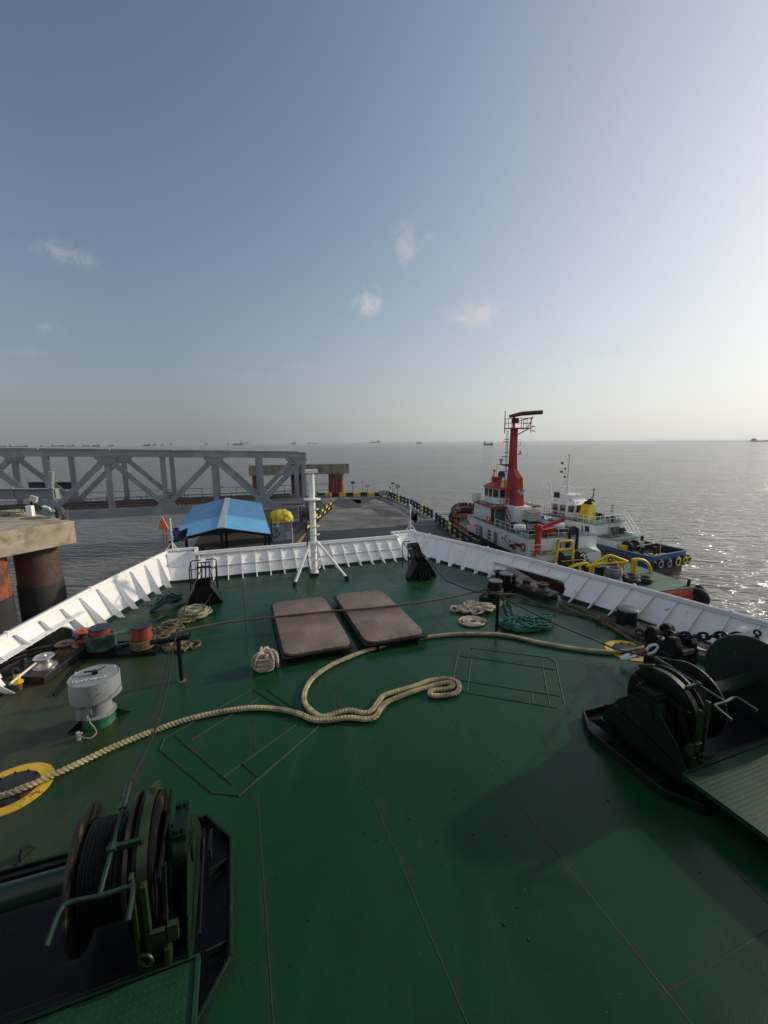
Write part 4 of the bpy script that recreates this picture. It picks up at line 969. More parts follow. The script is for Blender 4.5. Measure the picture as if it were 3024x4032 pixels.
# ------------------------------------------------------------------ own ship's house front, unseen behind the camera, added to shade the near deck
hs = thing('unseen_superstructure', 'unseen house front of the own ship, added behind the camera to shade the deck', 'unseen_superstructure', SHIP @ Vector((0, -1.0, 0)))
mb = MB(SHIP); mb.bb(-6.8, 6.8, -6, -.9, 0, 2.2); mb.build('wall', mat('house_grey_green', (.16, .2, .18), .5), hs)
mb = MB(SHIP); mb.bb(-7, 7, -.9, .05, 2.2, 2.4); mb.build('bridge_wing_deck', DGREEN, hs)
for k in range(9):
    mb = MB(SHIP); mb.bb(-6.2 + k * 1.4, -5.2 + k * 1.4, -.9, -.87, .9, 1.6); mb.build('window', GLASS, hs)

# ------------------------------------------------------------------ floating dock (pontoon)
ASPH = mat('dock_asphalt', (.11, .107, .104), .75, var=.4, vscale=.5, col2=(.21, .205, .20), c2scale=.22, c2lo=.4, c2hi=.62, bump=.4, bscale=6, spec=.3)
DARKASPH = mat('dark_dock_plate', (.022, .022, .023), .6, var=.4, vscale=.8)
mb = MB()
pon = [(-12.6, 78.3), (.6, 78.5), (3.7, 67.5), (6.4, 55.3), (9.2, 38.8), (11.4, 27.5), (-14.2, 25.5), (-16, 31), (-21.5, 49), (-14.4, 62), (-13.4, 70)]
mb.prism([(x, y, ZP - .0) for x, y in pon], (0, 0, -3.2)); props(mb.build('dock_deck', mat('dock_side', (.05, .048, .046), .75, var=.4, vscale=.6)), kind='structure')
def g2(px, py, z): q = gp(px, py, z); return (q.x, q.y, z)
mb = MB(); z = ZP + .004
mb.prism([g2(1250, 1960, z), g2(1520, 1957, z), g2(1603, 1990, z), g2(1700, 2042, z), g2(1730, 2068, z), g2(1500, 2078, z), g2(1250, 2094, z), g2(1212, 2090, z), g2(1300, 2008, z)], (0, 0, .03))
# worn humps and patches at the far end
props(mb.build('ramp_surface', ASPH), kind='structure')
mb = MB(); z = ZP + .05
for P in ([(1300, 1985), (1330, 1963), (1420, 1968), (1425, 1998), (1360, 2003)], [(1380, 1963), (1470, 1962), (1450, 1980), (1405, 1982)], [(1460, 2000), (1560, 2010), (1600, 2035), (1500, 2030)]):
    mb.prism([g2(x, y, z) for x, y in P], (0, 0, -.04))
props(mb.build('ramp_patch', mat('ramp_patch_grey', (.05, .048, .047), .7, var=.4, vscale=.4)), kind='structure')
mb = MB(); z = ZP + .004
mb.prism([g2(1212, 2094, z), g2(1500, 2082, z), g2(1732, 2072, z), g2(1800, 2130, z), g2(1780, 2190, z), g2(1150, 2190, z)], (0, 0, .05)); props(mb.build('ramp_plate', DARKASPH), kind='structure')
mb = MB(); mb.prism([g2(1185, 2118, z), g2(1206, 2100, z), g2(1150, 2200, z), g2(1120, 2200, z)], (0, 0, .06)); props(mb.build('painted_strip', mat('orange_strip', (.45, .22, .05), .7, var=.3)), kind='structure')
YB_Y = mat('barrier_yellow', (.72, .50, .02), .5, var=.25, vscale=2); YB_K = mat('barrier_black', (.016, .016, .017), .5, var=.3)
def barrier(name, label, pts, rails, h, blocks, thick=.14, posts=True, pattern=None):
    """striped barrier along a polyline: each rail has alternating yellow and black lengths"""
    t = thing(name, label, 'barrier', pts[0])
    k = 0
    for p, q in zip(pts, pts[1:]):
        p, q = Vector(p), Vector(q); L = (q - p).length; n = max(1, round(L / blocks)); d = (q - p) / n
        for i in range(n):
            a, b = p + d * i, p + d * (i + 1)
            for j, (z0, z1) in enumerate(rails):
                col = (i + k + (j if pattern is None else 0)) % 2 if pattern != 'dark' else (0 if (i + k) % 7 != 3 else 1)
                mb = MB(); mb.bar(a + Vector((0, 0, (z0 + z1) / 2)), b - d.normalized() * .004 + Vector((0, 0, (z0 + z1) / 2)), thick, z1 - z0); mb.build('rail', YB_Y if col else YB_K, t)
            if posts:
                mb = MB(); mb.bar(a, a + Vector((0, 0, h)), thick * 1.5, thick * 1.5); mb.build('post', YB_K, t)
        k += n
    mb = MB(); mb.bar(Vector(pts[-1]), Vector(pts[-1]) + Vector((0, 0, h)), thick * 1.5, thick * 1.5); mb.build('post', YB_K, t)
    return t
V3 = lambda px, py: gp(px, py, ZP)
barrier('striped_barrier', 'long low yellow and black barrier across the far end of the dock', [V3(1252, 1959), V3(1502, 1956)], [(.10, .42), (.42, .85)], .85, 1.35, .25, False, 'same')
barrier('striped_barrier', 'yellow and black railing along the left edge of the dock ramp', [V3(1305, 2006), V3(1255, 2051)], [(.35, .62), (.85, 1.15)], 1.2, 1.5, .14, True, 'alt' and None)
barrier('striped_barrier', 'second yellow and black railing at the left of the ramp, behind the mast', [V3(1250, 2056), V3(1207, 2096)], [(.35, .62), (.85, 1.15)], 1.2, 1.5, .14)
for lab, P in (('far run of black dock fence with yellow lengths on the right edge', [(1528, 1958), (1606, 1990)]), ('middle run of black and yellow dock fence on the right edge', [(1618, 1993), (1700, 2040)]), ('near run of black and yellow dock fence beside the tug bow', [(1718, 2055), (1800, 2118), (1880, 2175)])):
    barrier('striped_barrier', lab, [V3(*p) for p in P], [(.30, .55), (.80, 1.08)], 1.15, 1.9, .2, True, 'dark')
def sign(px, py, top, kind, label):
    b = V3(px, py); dist = b.y; tp = dp(px, top, dist); t = thing('dock_sign' if kind != 'lamp' else 'dock_lamp', label, 'sign' if kind != 'lamp' else 'lamp', b)
    mb = MB(); mb.tube([b, Vector((b.x, b.y, tp.z))], .05, 6); mb.build('pole', mat('sign_pole', (.10, .10, .11), .5), t)
    mb = MB(); c = Vector((b.x, b.y - .06, tp.z))
    if kind == 'box': mb.box(c + Vector((0, 0, -.15)), (.75, .12, .45)); mb.build('board', mat('sign_dark', (.06, .06, .07), .5), t)
    elif kind == 'white': mb.box(c + Vector((0, 0, -.3)), (.8, .05, .6)); mb.build('board', mat('sign_white', (.5, .5, .48), .5), t)
    elif kind == 'round': mb.lathe([(.0, 0), (.36, .0), (.36, .06), (0, .06)], c + Vector((0, 0, -.45)), (0, -1, 0), n=20); mb.build('disc', mat('sign_white', ()), t); mb = MB(); mb.torus(c + Vector((0, -.06, -.45)), (0, 1, 0), .33, .06, 20, 6); mb.build('disc_edge', YB_K, t)
    elif kind == 'lamp': mb.box(c + Vector((.05, 0, 0)), (.7, .4, .1), Matrix.Rotation(R(20), 3, 'X')); mb.build('panel', YB_K, t); mb = MB(); mb.box(c + Vector((-.45, 0, -.9)), (.2, .2, .4)); mb.build('lamp_head', YB_K, t)
mat('sign_white', (.5, .5, .48), .5)
sign(1390, 1952, 1897, 'box', 'square dark sign on a pole, leftmost at the far dock end')
sign(1429, 1950, 1889, 'pole', 'plain thin pole between the two signs at the far dock end')
sign(1447, 1950, 1907, 'white', 'pale board sign on a short pole behind the dock barrier')
sign(1546, 1950, 1903, 'lamp', 'solar lamp on a pole at the right corner of the dock')
sign(1565, 1958, 1905, 'round', 'round pale sign with black edge at the right corner of the dock')
o = V3(1512, 1958); t = thing('fairlead_drums', 'white drums and rollers at the right corner of the dock barrier', 'drums', o)
for k in range(3):
    mb = MB(); mb.lathe([(.35, 0), (.38, .05), (.38, 1.0), (.35, 1.05)], o + Vector((-.55 + .75 * k, -.1 * k, .35)), n=14); mb.build('drum', mat('drum_grey', (.38, .38, .36), .6, var=.3), t, True)
o = V3(1251, 1975); t = thing('dock_worker_post', 'dark narrow post at the left end of the far striped barrier', 'post', o)
mb = MB(); mb.tube([o, o + Vector((0, 0, 1.4))], .16, 8); mb.lathe([(.2, 1.4), (.24, 1.5), (.12, 1.7), (0, 1.72)], o, n=10); mb.build('post', YB_K, t, True)

# ------------------------------------------------------------------ blue canopy, cabin with tarpaulin
CAN = Matrix.Translation((-12.35, 31.1, 0)) @ Matrix.Rotation(R(18.5), 4, 'Z')
o = CAN @ Vector((0, 0, ZP)); t = thing('canopy', 'open shed with a ridged blue sheet roof on black posts on the dock', 'shelter', o)
ze, zr, hw, ln, lf = ZP + 2.95, ZP + 3.72, 3.62, 16.6, 6.0
BLUE1 = mat('roof_blue', (.085, .24, .47), .42, var=.12, vscale=1.5, col2=(.10, .27, .50), c2scale=.6, bump=.3, bscale=3)
BLUE2 = mat('roof_light_blue', (.16, .46, .74), .42, var=.15, vscale=1.5, bump=.3, bscale=3)
for nm, y0, y1, m, dz, rise in (('front_roof_sheet', 0, lf, BLUE2, 0, .55), ('roof_sheet', lf, ln, BLUE1, .55, .55)):
    for sg in (-1, 1):
        mb = MB(CAN); za, zb = dz * 0, 0
        n = 12
        for i in range(n):                                   # shallow corrugation
            ya, yb = y0 + (y1 - y0) * i / n, y0 + (y1 - y0) * (i + 1) / n
            def hz(x, y): 
                k = (ze + (zr - ze) * (1 - abs(x) / hw)); return k + (.0 if y <= lf else .0) + .02 * (y - lf if y > lf else 0)
            q = [(sg * .22, ya, hz(.22, ya)), (sg * hw, ya, hz(hw, ya)), (sg * hw, yb - .02, hz(hw, yb)), (sg * .22, yb - .02, hz(.22, yb))]
            mb.prism(q, (0, 0, .04)); mb.bar(Vector(q[0]) + Vector((0, 0, .04)), Vector(q[1]) + Vector((0, 0, .04)), .05, .03)
        mb.build(nm, m, t)
mb = MB(CAN); mb.prism([(-.26, -.1, zr - .03), (.26, -.1, zr - .03), (.26, ln, zr + .02 * (ln - lf) - .03), (-.26, ln, zr + .02 * (ln - lf) - .03)], (0, 0, .09)); mb.build('ridge_cap', mat('ridge_pale', (.34, .42, .44), .5, var=.25, vscale=2), t)
for y in (0.1, 8, 16.4):
    for x in (-hw + .15, 0, hw - .15):
        mb = MB(CAN); mb.bb(x - .1, x + .1, y - .1, y + .1, ZP, ze + (zr - ze) * (1 - abs(x) / hw) - .02); mb.build('post', BLACK, t)
    mb = MB(CAN); mb.bar((-hw, y, ze - .1), (0, y, zr - .1), .1, .2); mb.bar((0, y, zr - .1), (hw, y, ze - .1), .1, .2); mb.build('rafter', BLACK, t)
mb = MB(CAN); mb.bb(-hw + .2, hw - .2, 16.2, 16.3, ZP, ze); mb.build('back_wall', mat('shed_dark', (.03, .03, .03), .8), t)
rd = random.Random(5)
shed_floor = CAN @ Vector((0, 5, ZP))
for i in range(5):
    c = CAN @ Vector((-2.2 + .55 * i, 2.0 + .4 * (i % 2), ZP)); tt = thing('stored_bundle', ('dark bundle of hanging gear, leftmost under the blue roof', 'pale-flecked bundle of gear second from the left under the blue roof', 'grey bundle of gear at the middle of the stack under the roof', 'bundle with pale straps beside the centre post of the shed', 'low dark bundle right next to the centre post of the shed')[i], 'bundle', c)
    for k in range(7):
        mb = MB(); mb.lathe([(0, -.14), (.13, -.08), (.16, 0), (.12, .1), (0, .14)], c + Vector((rd.uniform(-.25, .25), rd.uniform(-.2, .2), .2 + rd.random() * 1.5)), (rd.uniform(-.5, .5), rd.uniform(-.5, .5), 1), n=8); mb.build('item', [BLACK, mat('net_grey', (.2, .2, .18), .8), DTEAL, BLACK][k % 4], tt, True)
CAB = Matrix.Translation(gp(1112, 2130, ZP)) @ Matrix.Rotation(R(18.5), 4, 'Z')
o = CAB @ Vector((0, 0, 0)); t = thing('cabin', 'grey steel cabin with a door and a black anchor emblem beside the blue shed', 'cabin', o)
CABG = mat('cabin_grey', (.36, .38, .39), .5, var=.15, vscale=1.5, rust=.08)
mb = MB(CAB); mb.bb(-1.0, 1.05, 0, 2.6, 0, 2.25); mb.build('wall', CABG, t, bevel=.03)
mb = MB(CAB); mb.bb(.2, .95, -.03, 0.02, .1, 2.0); mb.build('door', mat('door_grey', (.25, .27, .28), .5), t); 
mb = MB(CAB); mb.bb(.3, .85, -.045, -.02, .15, .95); mb.build('door_panel', mat('door_pale', (.45, .47, .46), .5), t)
mb = MB(CAB); mb.tube([(-.55, -.02, 1.15), (-.62, -.02, .55)], .035, 6); mb.tube(spline([(-.98, -.02, .75), (-.9, -.02, .5), (-.64, -.02, .42), (-.35, -.02, .6), (-.25, -.02, .85)], .05), .04, 6); mb.tube([(-.75, -.02, 1.0), (-.40, -.02, 1.05)], .025, 6); mb.torus((-.54, -.02, 1.24), (0, 1, 0), .07, .025, 12, 6); mb.prism([(-1.0, -.03, .72), (-1.0, -.03, .88), (-.88, -.03, .8)], (0, .02, 0)); mb.prism([(-.32, -.03, .82), (-.18, -.03, .84), (-.27, -.03, 1.0)], (0, .02, 0)); mb.build('anchor_emblem', BLACK, t, True)
ac = thing('air_conditioner', 'boxy pale air conditioner unit hung high on the grey cabin', 'air conditioner', CAB @ Vector((-.6, -.2, 1.6)))
mb = MB(CAB); mb.bb(-.98, -.3, -.36, -.04, 1.55, 2.1); mb.build('casing', mat('ac_white', (.6, .6, .57), .5), ac, bevel=.02)
mb = MB(CAB); mb.lathe([(.19, 0), (.19, .02), (0, .02)], (-.72, -.36, 1.82), (0, -1, 0), n=18); mb.build('fan_grille', mat('ac_dark', (.12, .12, .12), .5), ac)
TARP = mat('yellow_tarpaulin', (.66, .52, .02), .5, var=.25, vscale=3, bump=1.0, bscale=4)
t = thing('tarpaulin_bundle', 'bright yellow tarpaulin lashed over gear on the cabin roof', 'tarpaulin', CAB @ Vector((0, .8, 2.25)))
mb = MB(CAB); rd = random.Random(9); n, m_ = 28, 9; rings = []
for j in range(m_ + 1):
    v = j / m_; ring = []
    for i in range(n):
        a = 2 * math.pi * i / n; e = .62
        cx, sy = math.copysign(abs(math.cos(a)) ** e, math.cos(a)), math.copysign(abs(math.sin(a)) ** e, math.sin(a))
        k = (1 - v ** 3.0) ** .5 if j < m_ else 0.0; wr = 1 + .05 * math.sin(a * 9 + j) + rd.uniform(-.02, .02)
        ring.append(mb.v((1.25 * cx * (k * .98 + .02) * wr, 1.0 + 1.3 * sy * (k * .98 + .02) * wr, 2.0 + 1.15 * v + .04 * math.sin(a * 5 + j * 1.3))))
    rings.append(ring)
for A, B in zip(rings, rings[1:]):
    for i in range(n): mb.f((A[i], A[(i + 1) % n], B[(i + 1) % n], B[i]))
mb.f(rings[-1]); mb.build('cover', TARP, t, True)
for x in (-.5, .3):
    mb = MB(CAB); mb.tube(spline([(x, -.36, 2.1), (x, -.2, 2.75), (x, .4, 3.08), (x, 1.4, 3.1)], .1), .03, 5); mb.build('lashing', mat('lashing_brown', (.25, .17, .03), .7), t, True)
o = gp(1158, 2180, ZP); q = dp(1150, 2078, gp(1150, 2140, ZP).y); t = thing('white_pole', 'short plain white pole beside the grey cabin', 'pole', (q.x, q.y, ZP)); mb = MB(); mb.tube([(q.x, q.y, ZP), q], .045, 8); mb.build('pole', WHITE2, t, True)
o = gp(1195, 2060, ZP); t = thing('hose_reel', 'grey hose reel and pump frame with a red pipe behind the cabin', 'reel', o); X = Matrix.Translation(o)
mb = MB(X); mb.lathe([(.9, 0), (1.05, .1), (1.05, .2), (.5, .25), (.5, .9), (1.05, .95), (1.05, 1.05), (.9, 1.1)], (-.4, 0, 1.25), (1, .3, 0), n=24); mb.build('drum', mat('reel_grey', (.09, .09, .1), .6), t, True)
mb = MB(X); mb.tube([(-2.6, .2, 1.0), (-2.6, .2, 2.4), (-.4, .4, 2.4), (.3, .4, 2.3)], .09, 8); mb.build('red_pipe', mat('dull_red_pipe', (.25, .04, .035), .5), t, True)
mb = MB(X); mb.tube([(-2.6, 0, .4), (-.6, 0, .4), (-.5, 0, 2.2), (.2, 0, 2.3)], .07, 8); mb.build('white_pipe', WHITE2, t, True)

# ------------------------------------------------------------------ truss bridge
TG = mat('truss_grey', (.25, .28, .295), .6, var=.16, vscale=.35, col2=(.32, .345, .36), c2scale=.5, c2lo=.55, c2hi=.6, rust=.0)
TD = Vector((-.917, -.399, 0)); TN = Vector((-.399, .917, 0)); TA = Vector((-11.3, 61, 0))
def tp_(s, z, w=0.0): return TA + TD * s + TN * w + Vector((0, 0, z))
ztop = lambda s: 2.85 + .026 * s
zbot = lambda s: -5.05 + .014 * s
tr = thing('truss_bridge', 'long grey steel truss footbridge reaching the dock from the left', 'bridge', tp_(6, -5))
nodes = [.35 + 6.0 * k for k in range(8)]
def gusset(s, z, w, up, parent):
    mb = MB(); g = 1.25
    pts = [(-g, 0), (g, 0), (g * .72, up * .55), (.38, up * 1.0), (-.38, up * 1.0), (-g * .72, up * .55)]
    mb.prism([tp_(s + a, z + b, w - .31) for a, b in pts], TN * .62); mb.build('gusset', TG, parent, bevel=.05)
for w, sh in ((0.0, 0.0), (8.0, -.6)):
    E = 43
    mb = MB(); mb.bar(tp_(sh, ztop(0) - .38, w), tp_(sh + E, ztop(E) - .42, w), .7, .78); mb.bar(tp_(sh, ztop(0) + .03, w), tp_(sh + E, ztop(E) - .01, w), .86, .05); mb.build('top_chord', TG, tr)
    mb = MB(); mb.bar(tp_(sh, zbot(0) + .45, w), tp_(sh + E, zbot(E) + .5, w), .7, .95); mb.bar(tp_(sh, zbot(0) - .03, w), tp_(sh + E, zbot(E), w), .9, .05); mb.build('bottom_chord', TG, tr)
    for k, s in enumerate(nodes):
        s += sh; mb = MB(); mb.bar(tp_(s, zbot(s) + .9, w), tp_(s, ztop(s) - .75, w), .62, .5, up=TN); mb.build('vertical', TG, tr, bevel=.02)
        if k % 2 == 0: gusset(s, ztop(s) - .76, w, -1, tr) if k else gusset(s + .6, ztop(s) - .76, w, -1, tr)
        else: gusset(s, zbot(s) + .92, w, 1, tr)
        if k + 1 < len(nodes):
            s2 = nodes[k + 1] + sh
            a, b = (tp_(s, ztop(s) - .9, w), tp_(s2, zbot(s2) + 1.1, w)) if k % 2 == 0 else (tp_(s, zbot(s) + 1.1, w), tp_(s2, ztop(s2) - .9, w))
            mb = MB(); mb.bar(a, b, .5, .62); mb.build('diagonal', TG, tr)
mb = MB()
mb.bar(tp_(-1, -4.7, 4), tp_(43, -4.2, 4), 7.2, .25); mb.build('road_deck', mat('bridge_deck', (.07, .065, .06), .8, var=.3), tr)
for w, c in ((.9, 'near'), (7.2, 'far')):
    mb = MB()
    for z in (.35, .75, 1.15):
        mb.bar(tp_(0, -4.5 + z, w), tp_(43, -4.0 + z, w), .08, .07)
    mb.build('guard_rail', mat('guard_grey', (.13, .135, .14), .6), tr)
    for i in range(22):
        mb = MB(); mb.bar(tp_(i * 2, -4.6, w), tp_(i * 2, -3.15, w), .09, .09); mb.build('rail_post', mat('guard_grey', ()), tr)
mb = MB(); mb.bar(tp_(1, -4.05, 7.0), tp_(43, -3.55, 7.0), .12, .55); mb.build('kerb_board', mat('kerb_brown', (.10, .085, .075), .8), tr)
mb = MB(); mb.tube([tp_(10, -3.75, 1.4), tp_(31, -3.5, 1.4)], .12, 8); mb.tube([tp_(17, -4.6, 1.2), tp_(17, -3.6, 1.2)], .14, 8); mb.build('red_pipe', mat('dull_red_pipe', ()), tr, True)
for w in (9.4,):
    mb = MB()
    for z in (.9, 1.9): mb.bar(tp_(-6, -4.6 + z, w), tp_(43, -4.2 + z, w), .06, .06)
    for i in range(20): mb.bar(tp_(-6 + i * 2.5, -4.8, w), tp_(-6 + i * 2.5, -2.65, w), .06, .06)
    mb.bar(tp_(-6, -4.75, w - .5), tp_(43, -4.3, w - .5), 1.2, .1)
    mb.build('walkway_rail', mat('rail_dark', (.05, .052, .055), .6), tr)
for i in range(6):
    s = 3 + 7 * i; mb = MB(); mb.bar(tp_(s, ztop(s), .1), tp_(s, ztop(s) + .22, .1), .12, .12); mb.build('top_lug', mat('lug_pale', (.4, .4, .4), .6), tr)
mb = MB(); mb.bar(tp_(-1.2, -5.35, 4), tp_(11, -5.35, 4), 8.6, .9); props(mb.build('bridge_bearing', mat('bearing_grey', (.22, .23, .24), .6, var=.2)), 'long grey steel bearing box under the dock end of the truss bridge', 'bearing box')
# lifting girder with cylinder, in front of the truss
def girder(px0, px1, ytop, ybot, dist, name, label, m, cyl):
    a, b = dp(px0, ytop, dist), dp(px1, ytop, dist); a2 = dp(px0, ybot, dist); h = a.z - a2.z
    t = thing(name, label, 'girder', b)
    mb = MB(); mb.bar(a - Vector((0, 0, h / 2)), b - Vector((0, 0, h / 2)), .5, h * .9); mb.build('web', m, t)
    for zz in (0, -h):
        mb = MB(); mb.bar(a + Vector((0, 0, zz)), b + Vector((0, 0, zz)), .9, .07); mb.build('flange', m, t)
    if cyl:
        mb = MB(); mb.bar(b + Vector((-.35, -.3, -h - .15)), b + Vector((-.35, -.3, .1)), .45, .25); mb.build('end_plate', m, t)
        mb = MB(); mb.tube([b + Vector((-.45, -.2, .0)), b + Vector((-.15, -.2, 1.75))], [.26, .24], 14); mb.build('cylinder', mat('cylinder_grey', (.40, .40, .38), .4, .4), t, True)
        mb = MB(); mb.bar(a.lerp(b, .42) + Vector((0, -.3, -h)), a.lerp(b, .42) + Vector((0, -.3, .15)), .16, .2); mb.build('web_stiffener', m, t)
girder(-60, 224, 1925, 1962, 42, 'lifting_girder', 'pale grey lifting girder with an upright cylinder at its end by the truss', mat('girder_grey', (.24, .26, .27), .55, var=.15), True)
girder(116, 295, 1899, 1924, 60, 'cross_girder', 'dark blue-grey girder hung between the truss sides', mat('girder_dark', (.035, .045, .05), .55, var=.2), False)

# ------------------------------------------------------------------ concrete dolphins
CONC = mat('stained_concrete', (.42, .37, .27), .85, var=.25, vscale=1.2, col2=(.25, .22, .16), c2scale=1.1, c2lo=.48, c2hi=.62, bump=.5, bscale=8)
CONCG = mat('grey_concrete', (.27, .25, .21), .85, var=.2, vscale=.6, col2=(.12, .11, .10), c2scale=.9, c2lo=.5, c2hi=.62, bump=.4, bscale=5, stretch=(1, 1, .25))
PILE = mat('rusty_pile', (.085, .05, .038), .7, var=.35, vscale=.8, rust=.3, rscale=.5, rcol=(.04, .038, .036), bump=.4, bscale=6)
PILER = mat('red_pile', (.22, .06, .04), .7, var=.35, vscale=.7, rust=.3, rscale=.8, rcol=(.10, .05, .04))
zt = -.85
Rc, Fc, Bc = gp(292, 2051, zt), gp(0, 2096, zt), gp(84, 2012, zt)
dl = (Fc - Rc); db = (Bc - Rc)
dcap = [Rc, Rc + dl * 2.4, Rc + dl * 2.4 + db, Rc + db]
t = thing('dolphin_cap', 'near concrete mooring dolphin slab at the left edge, weathered tan face', 'dolphin', Rc + dl + db * .5 + Vector((0, 0, -1.5)))
mb = MB(); mb.prism([p + Vector((0, 0, -1.52)) for p in dcap], (0, 0, 1.52)); mb.build('slab', CONC, t, bevel=.05)
pc = dp(146, 2190, 27.3)
PILEORB = mat('orange_painted_pile', (.30, .075, .025), .65, var=.3, vscale=1.2, rust=.5, rscale=.7, rcol=(.10, .045, .03))
for k, (px, rr, dd, m) in enumerate(((147, 1.22, 27.3, PILE), (-84, 1.22, 24.2, PILEORB), (-330, 1.22, 25, PILEORB))):
    c = dp(px, 2190, dd); mb = MB(); mb.tube([(c.x, c.y, zt - 1.5), (c.x, c.y, -7.0)], rr, 32); mb.build('pile', m, t, True)
    mb = MB(); mb.tube([(c.x, c.y, -5.0), (c.x, c.y, ZW - 1)], rr + .06, 32); mb.build('pile_sleeve', mat('dark_sleeve', (.03, .029, .028), .7, var=.5, vscale=.8), t, True)
def on_dol(px, py): return gp(px, py, zt)
o = on_dol(130, 2025); t = thing('floodlight', 'small floodlight on a dark post on the near dolphin', 'lamp', o); mb = MB(); mb.tube([o, o + Vector((0, 0, 1.0))], .08, 8); mb.build('post', BLACK, t); mb = MB(); mb.box(o + Vector((.25, -.05, 1.15)), (.5, .22, .42), Matrix.Rotation(R(20), 3, 'Y')); mb.build('lamp_head', mat('lamp_glass', (.5, .52, .55), .2), t, bevel=.02)
o = on_dol(122, 2032); t = thing('white_cabinet', 'small white box standing next to the floodlight post', 'box', o); mb = MB(); mb.box(o + Vector((0, 0, .38)), (.42, .3, .76)); mb.build('case', WHITE2, t, bevel=.02)
o = on_dol(228, 2044); t = thing('quick_release_hook', 'white and black mooring hook at the corner of the near dolphin', 'hook', o)
mb = MB(); mb.bar(o, o + Vector((-.05, 0, .75)), .14, .14); mb.build('stand', BLACK, t); mb = MB(); mb.tube(spline([o + Vector((-.05, -.05, .6)), o + Vector((-.35, -.05, .62)), o + Vector((-.5, -.05, .8)), o + Vector((-.75, -.05, .85))], .1), .08, 8); mb.lathe([(0, 0), (.14, .04), (.14, .12), (0, .16)], o + Vector((-.78, -.05, .8)), n=10); mb.build('hook_arm', WHITE2, t, True)
mb = MB(); mb.bar(o + Vector((-.3, -.3, .03)), o + Vector((.3, -.25, .03)), .3, .06); mb.build('plate', WHITE2, t)
o = on_dol(258, 2045); t = thing('mooring_hook', 'rusty red mooring hook with a grey horn on the near dolphin corner', 'hook', o); mb = MB(); mb.lathe([(.22, 0), (.22, .12), (.1, .18)], o, n=10); mb.tube([o, o + Vector((-.25, 0, .6))], .08, 8); mb.build('base', mat('rusty_red', (.14, .05, .04), .7), t, True); mb = MB(); mb.tube([o + Vector((.1, 0, .1)), o + Vector((.2, 0, .7))], .05, 8); mb.build('horn', STEEL, t, True)
mb = MB(); c = on_dol(28, 2030); loops(mb, c, [(0, 0, .5, .4, .2, .1), (.4, .1, .5, .35, 1.1, .2), (-.5, 0, .5, .4, 2.0, .15), (.9, -.1, .4, .3, .6, .05)], .09); loops(mb, on_dol(140, 2042), [(0, 0, .9, .3, .1, 0), (.5, .1, .6, .25, .3, .05)], .05)
props(mb.build('rope_heap', PALEG, None, True), 'pale rope heap lying on top of the near concrete dolphin', 'rope')
# middle dolphin
def d3(px, py, dist): return dp(px, py, dist)
A, B = d3(979, 1832, 83), d3(1374, 1827, 88); zc = (A.z + B.z) / 2; hgt = 2.05
A.z = B.z = zc; back = Vector((-1.2, 6.0, 0))
t = thing('dolphin_cap', 'far grey concrete dolphin slab on red piles beyond the end of the truss', 'dolphin', (A + B) / 2)
mb = MB(); mb.prism([A - Vector((0, 0, hgt)), B - Vector((0, 0, hgt)), B + back - Vector((0, 0, hgt)), A + back - Vector((0, 0, hgt))], (0, 0, hgt)); mb.build('slab', CONCG, t, bevel=.06)
for px, m in ((1007, PILER), (1160, PILE), (1190, PILER), (1308, PILER), (1338, PILER)):
    c = d3(px, 1870, 88); mb = MB(); mb.tube([(c.x, c.y, zc - hgt + .02), (c.x, c.y, ZW - 1)], .78, 20); mb.build('pile', m, t, True)
mb = MB(); a = d3(1130, 1825, 84); a.z = zc; mb.tube([a, a + Vector((1.6, 0, .15))], .12, 6); mb.box(a + Vector((1.7, 0, .25)), (.5, .3, .5)); mb.build('fitting', BLACK, t)
# ------------------------------------------------------------------ ships on the horizon
SHB = mat('far_hull', (.07, .065, .065), .8, var=.2); SHW = mat('far_house', (.35, .34, .33), .8)
def far_ship(x0, x1, ywl, hpx, house, label, light=False):
    c = gp((x0 + x1) / 2, ywl, ZW); sc = c.y / F_PX; L = (x1 - x0) * sc; H = hpx * sc * .45; t = thing('cargo_ship', label, 'ship', c, 'ships at anchor on the horizon')
    X = Matrix.Translation((c.x, c.y, ZW)); W = L * .16; mb = MB(X)
    pts = [(-L / 2, 0), (-L / 2 + W * .2, -W / 2), (L / 2 - W, -W / 2), (L / 2, 0), (L / 2 - W, W / 2), (-L / 2 + W * .2, W / 2)]
    mb.prism([(x, y, -1) for x, y in pts], (0, 0, H + 1)); mb.prism([(L / 2 - W * 1.2, -W * .4, H), (L / 2 - .1 * W, 0, H), (L / 2 - W * 1.2, W * .4, H)], (0, 0, H * .35)); mb.build('hull', SHW if light else SHB, t)
    mb = MB(X); hx = -L / 2 + L * .14 if house < 0 else L / 2 - L * .2
    mb.box((hx, 0, H * 1.55), (L * .12, W * .8, H * 1.1)); mb.box((hx, 0, H * 2.2), (L * .07, W * .6, H * .5)); mb.build('deckhouse', SHW, t)
    mb = MB(X); mb.tube([(hx, 0, H * 2.3), (hx, 0, H * 3.0)], W * .06, 5); mb.tube([(L * .2, 0, H), (L * .2, 0, H * 1.9)], W * .05, 5); mb.build('mast', SHB, t)
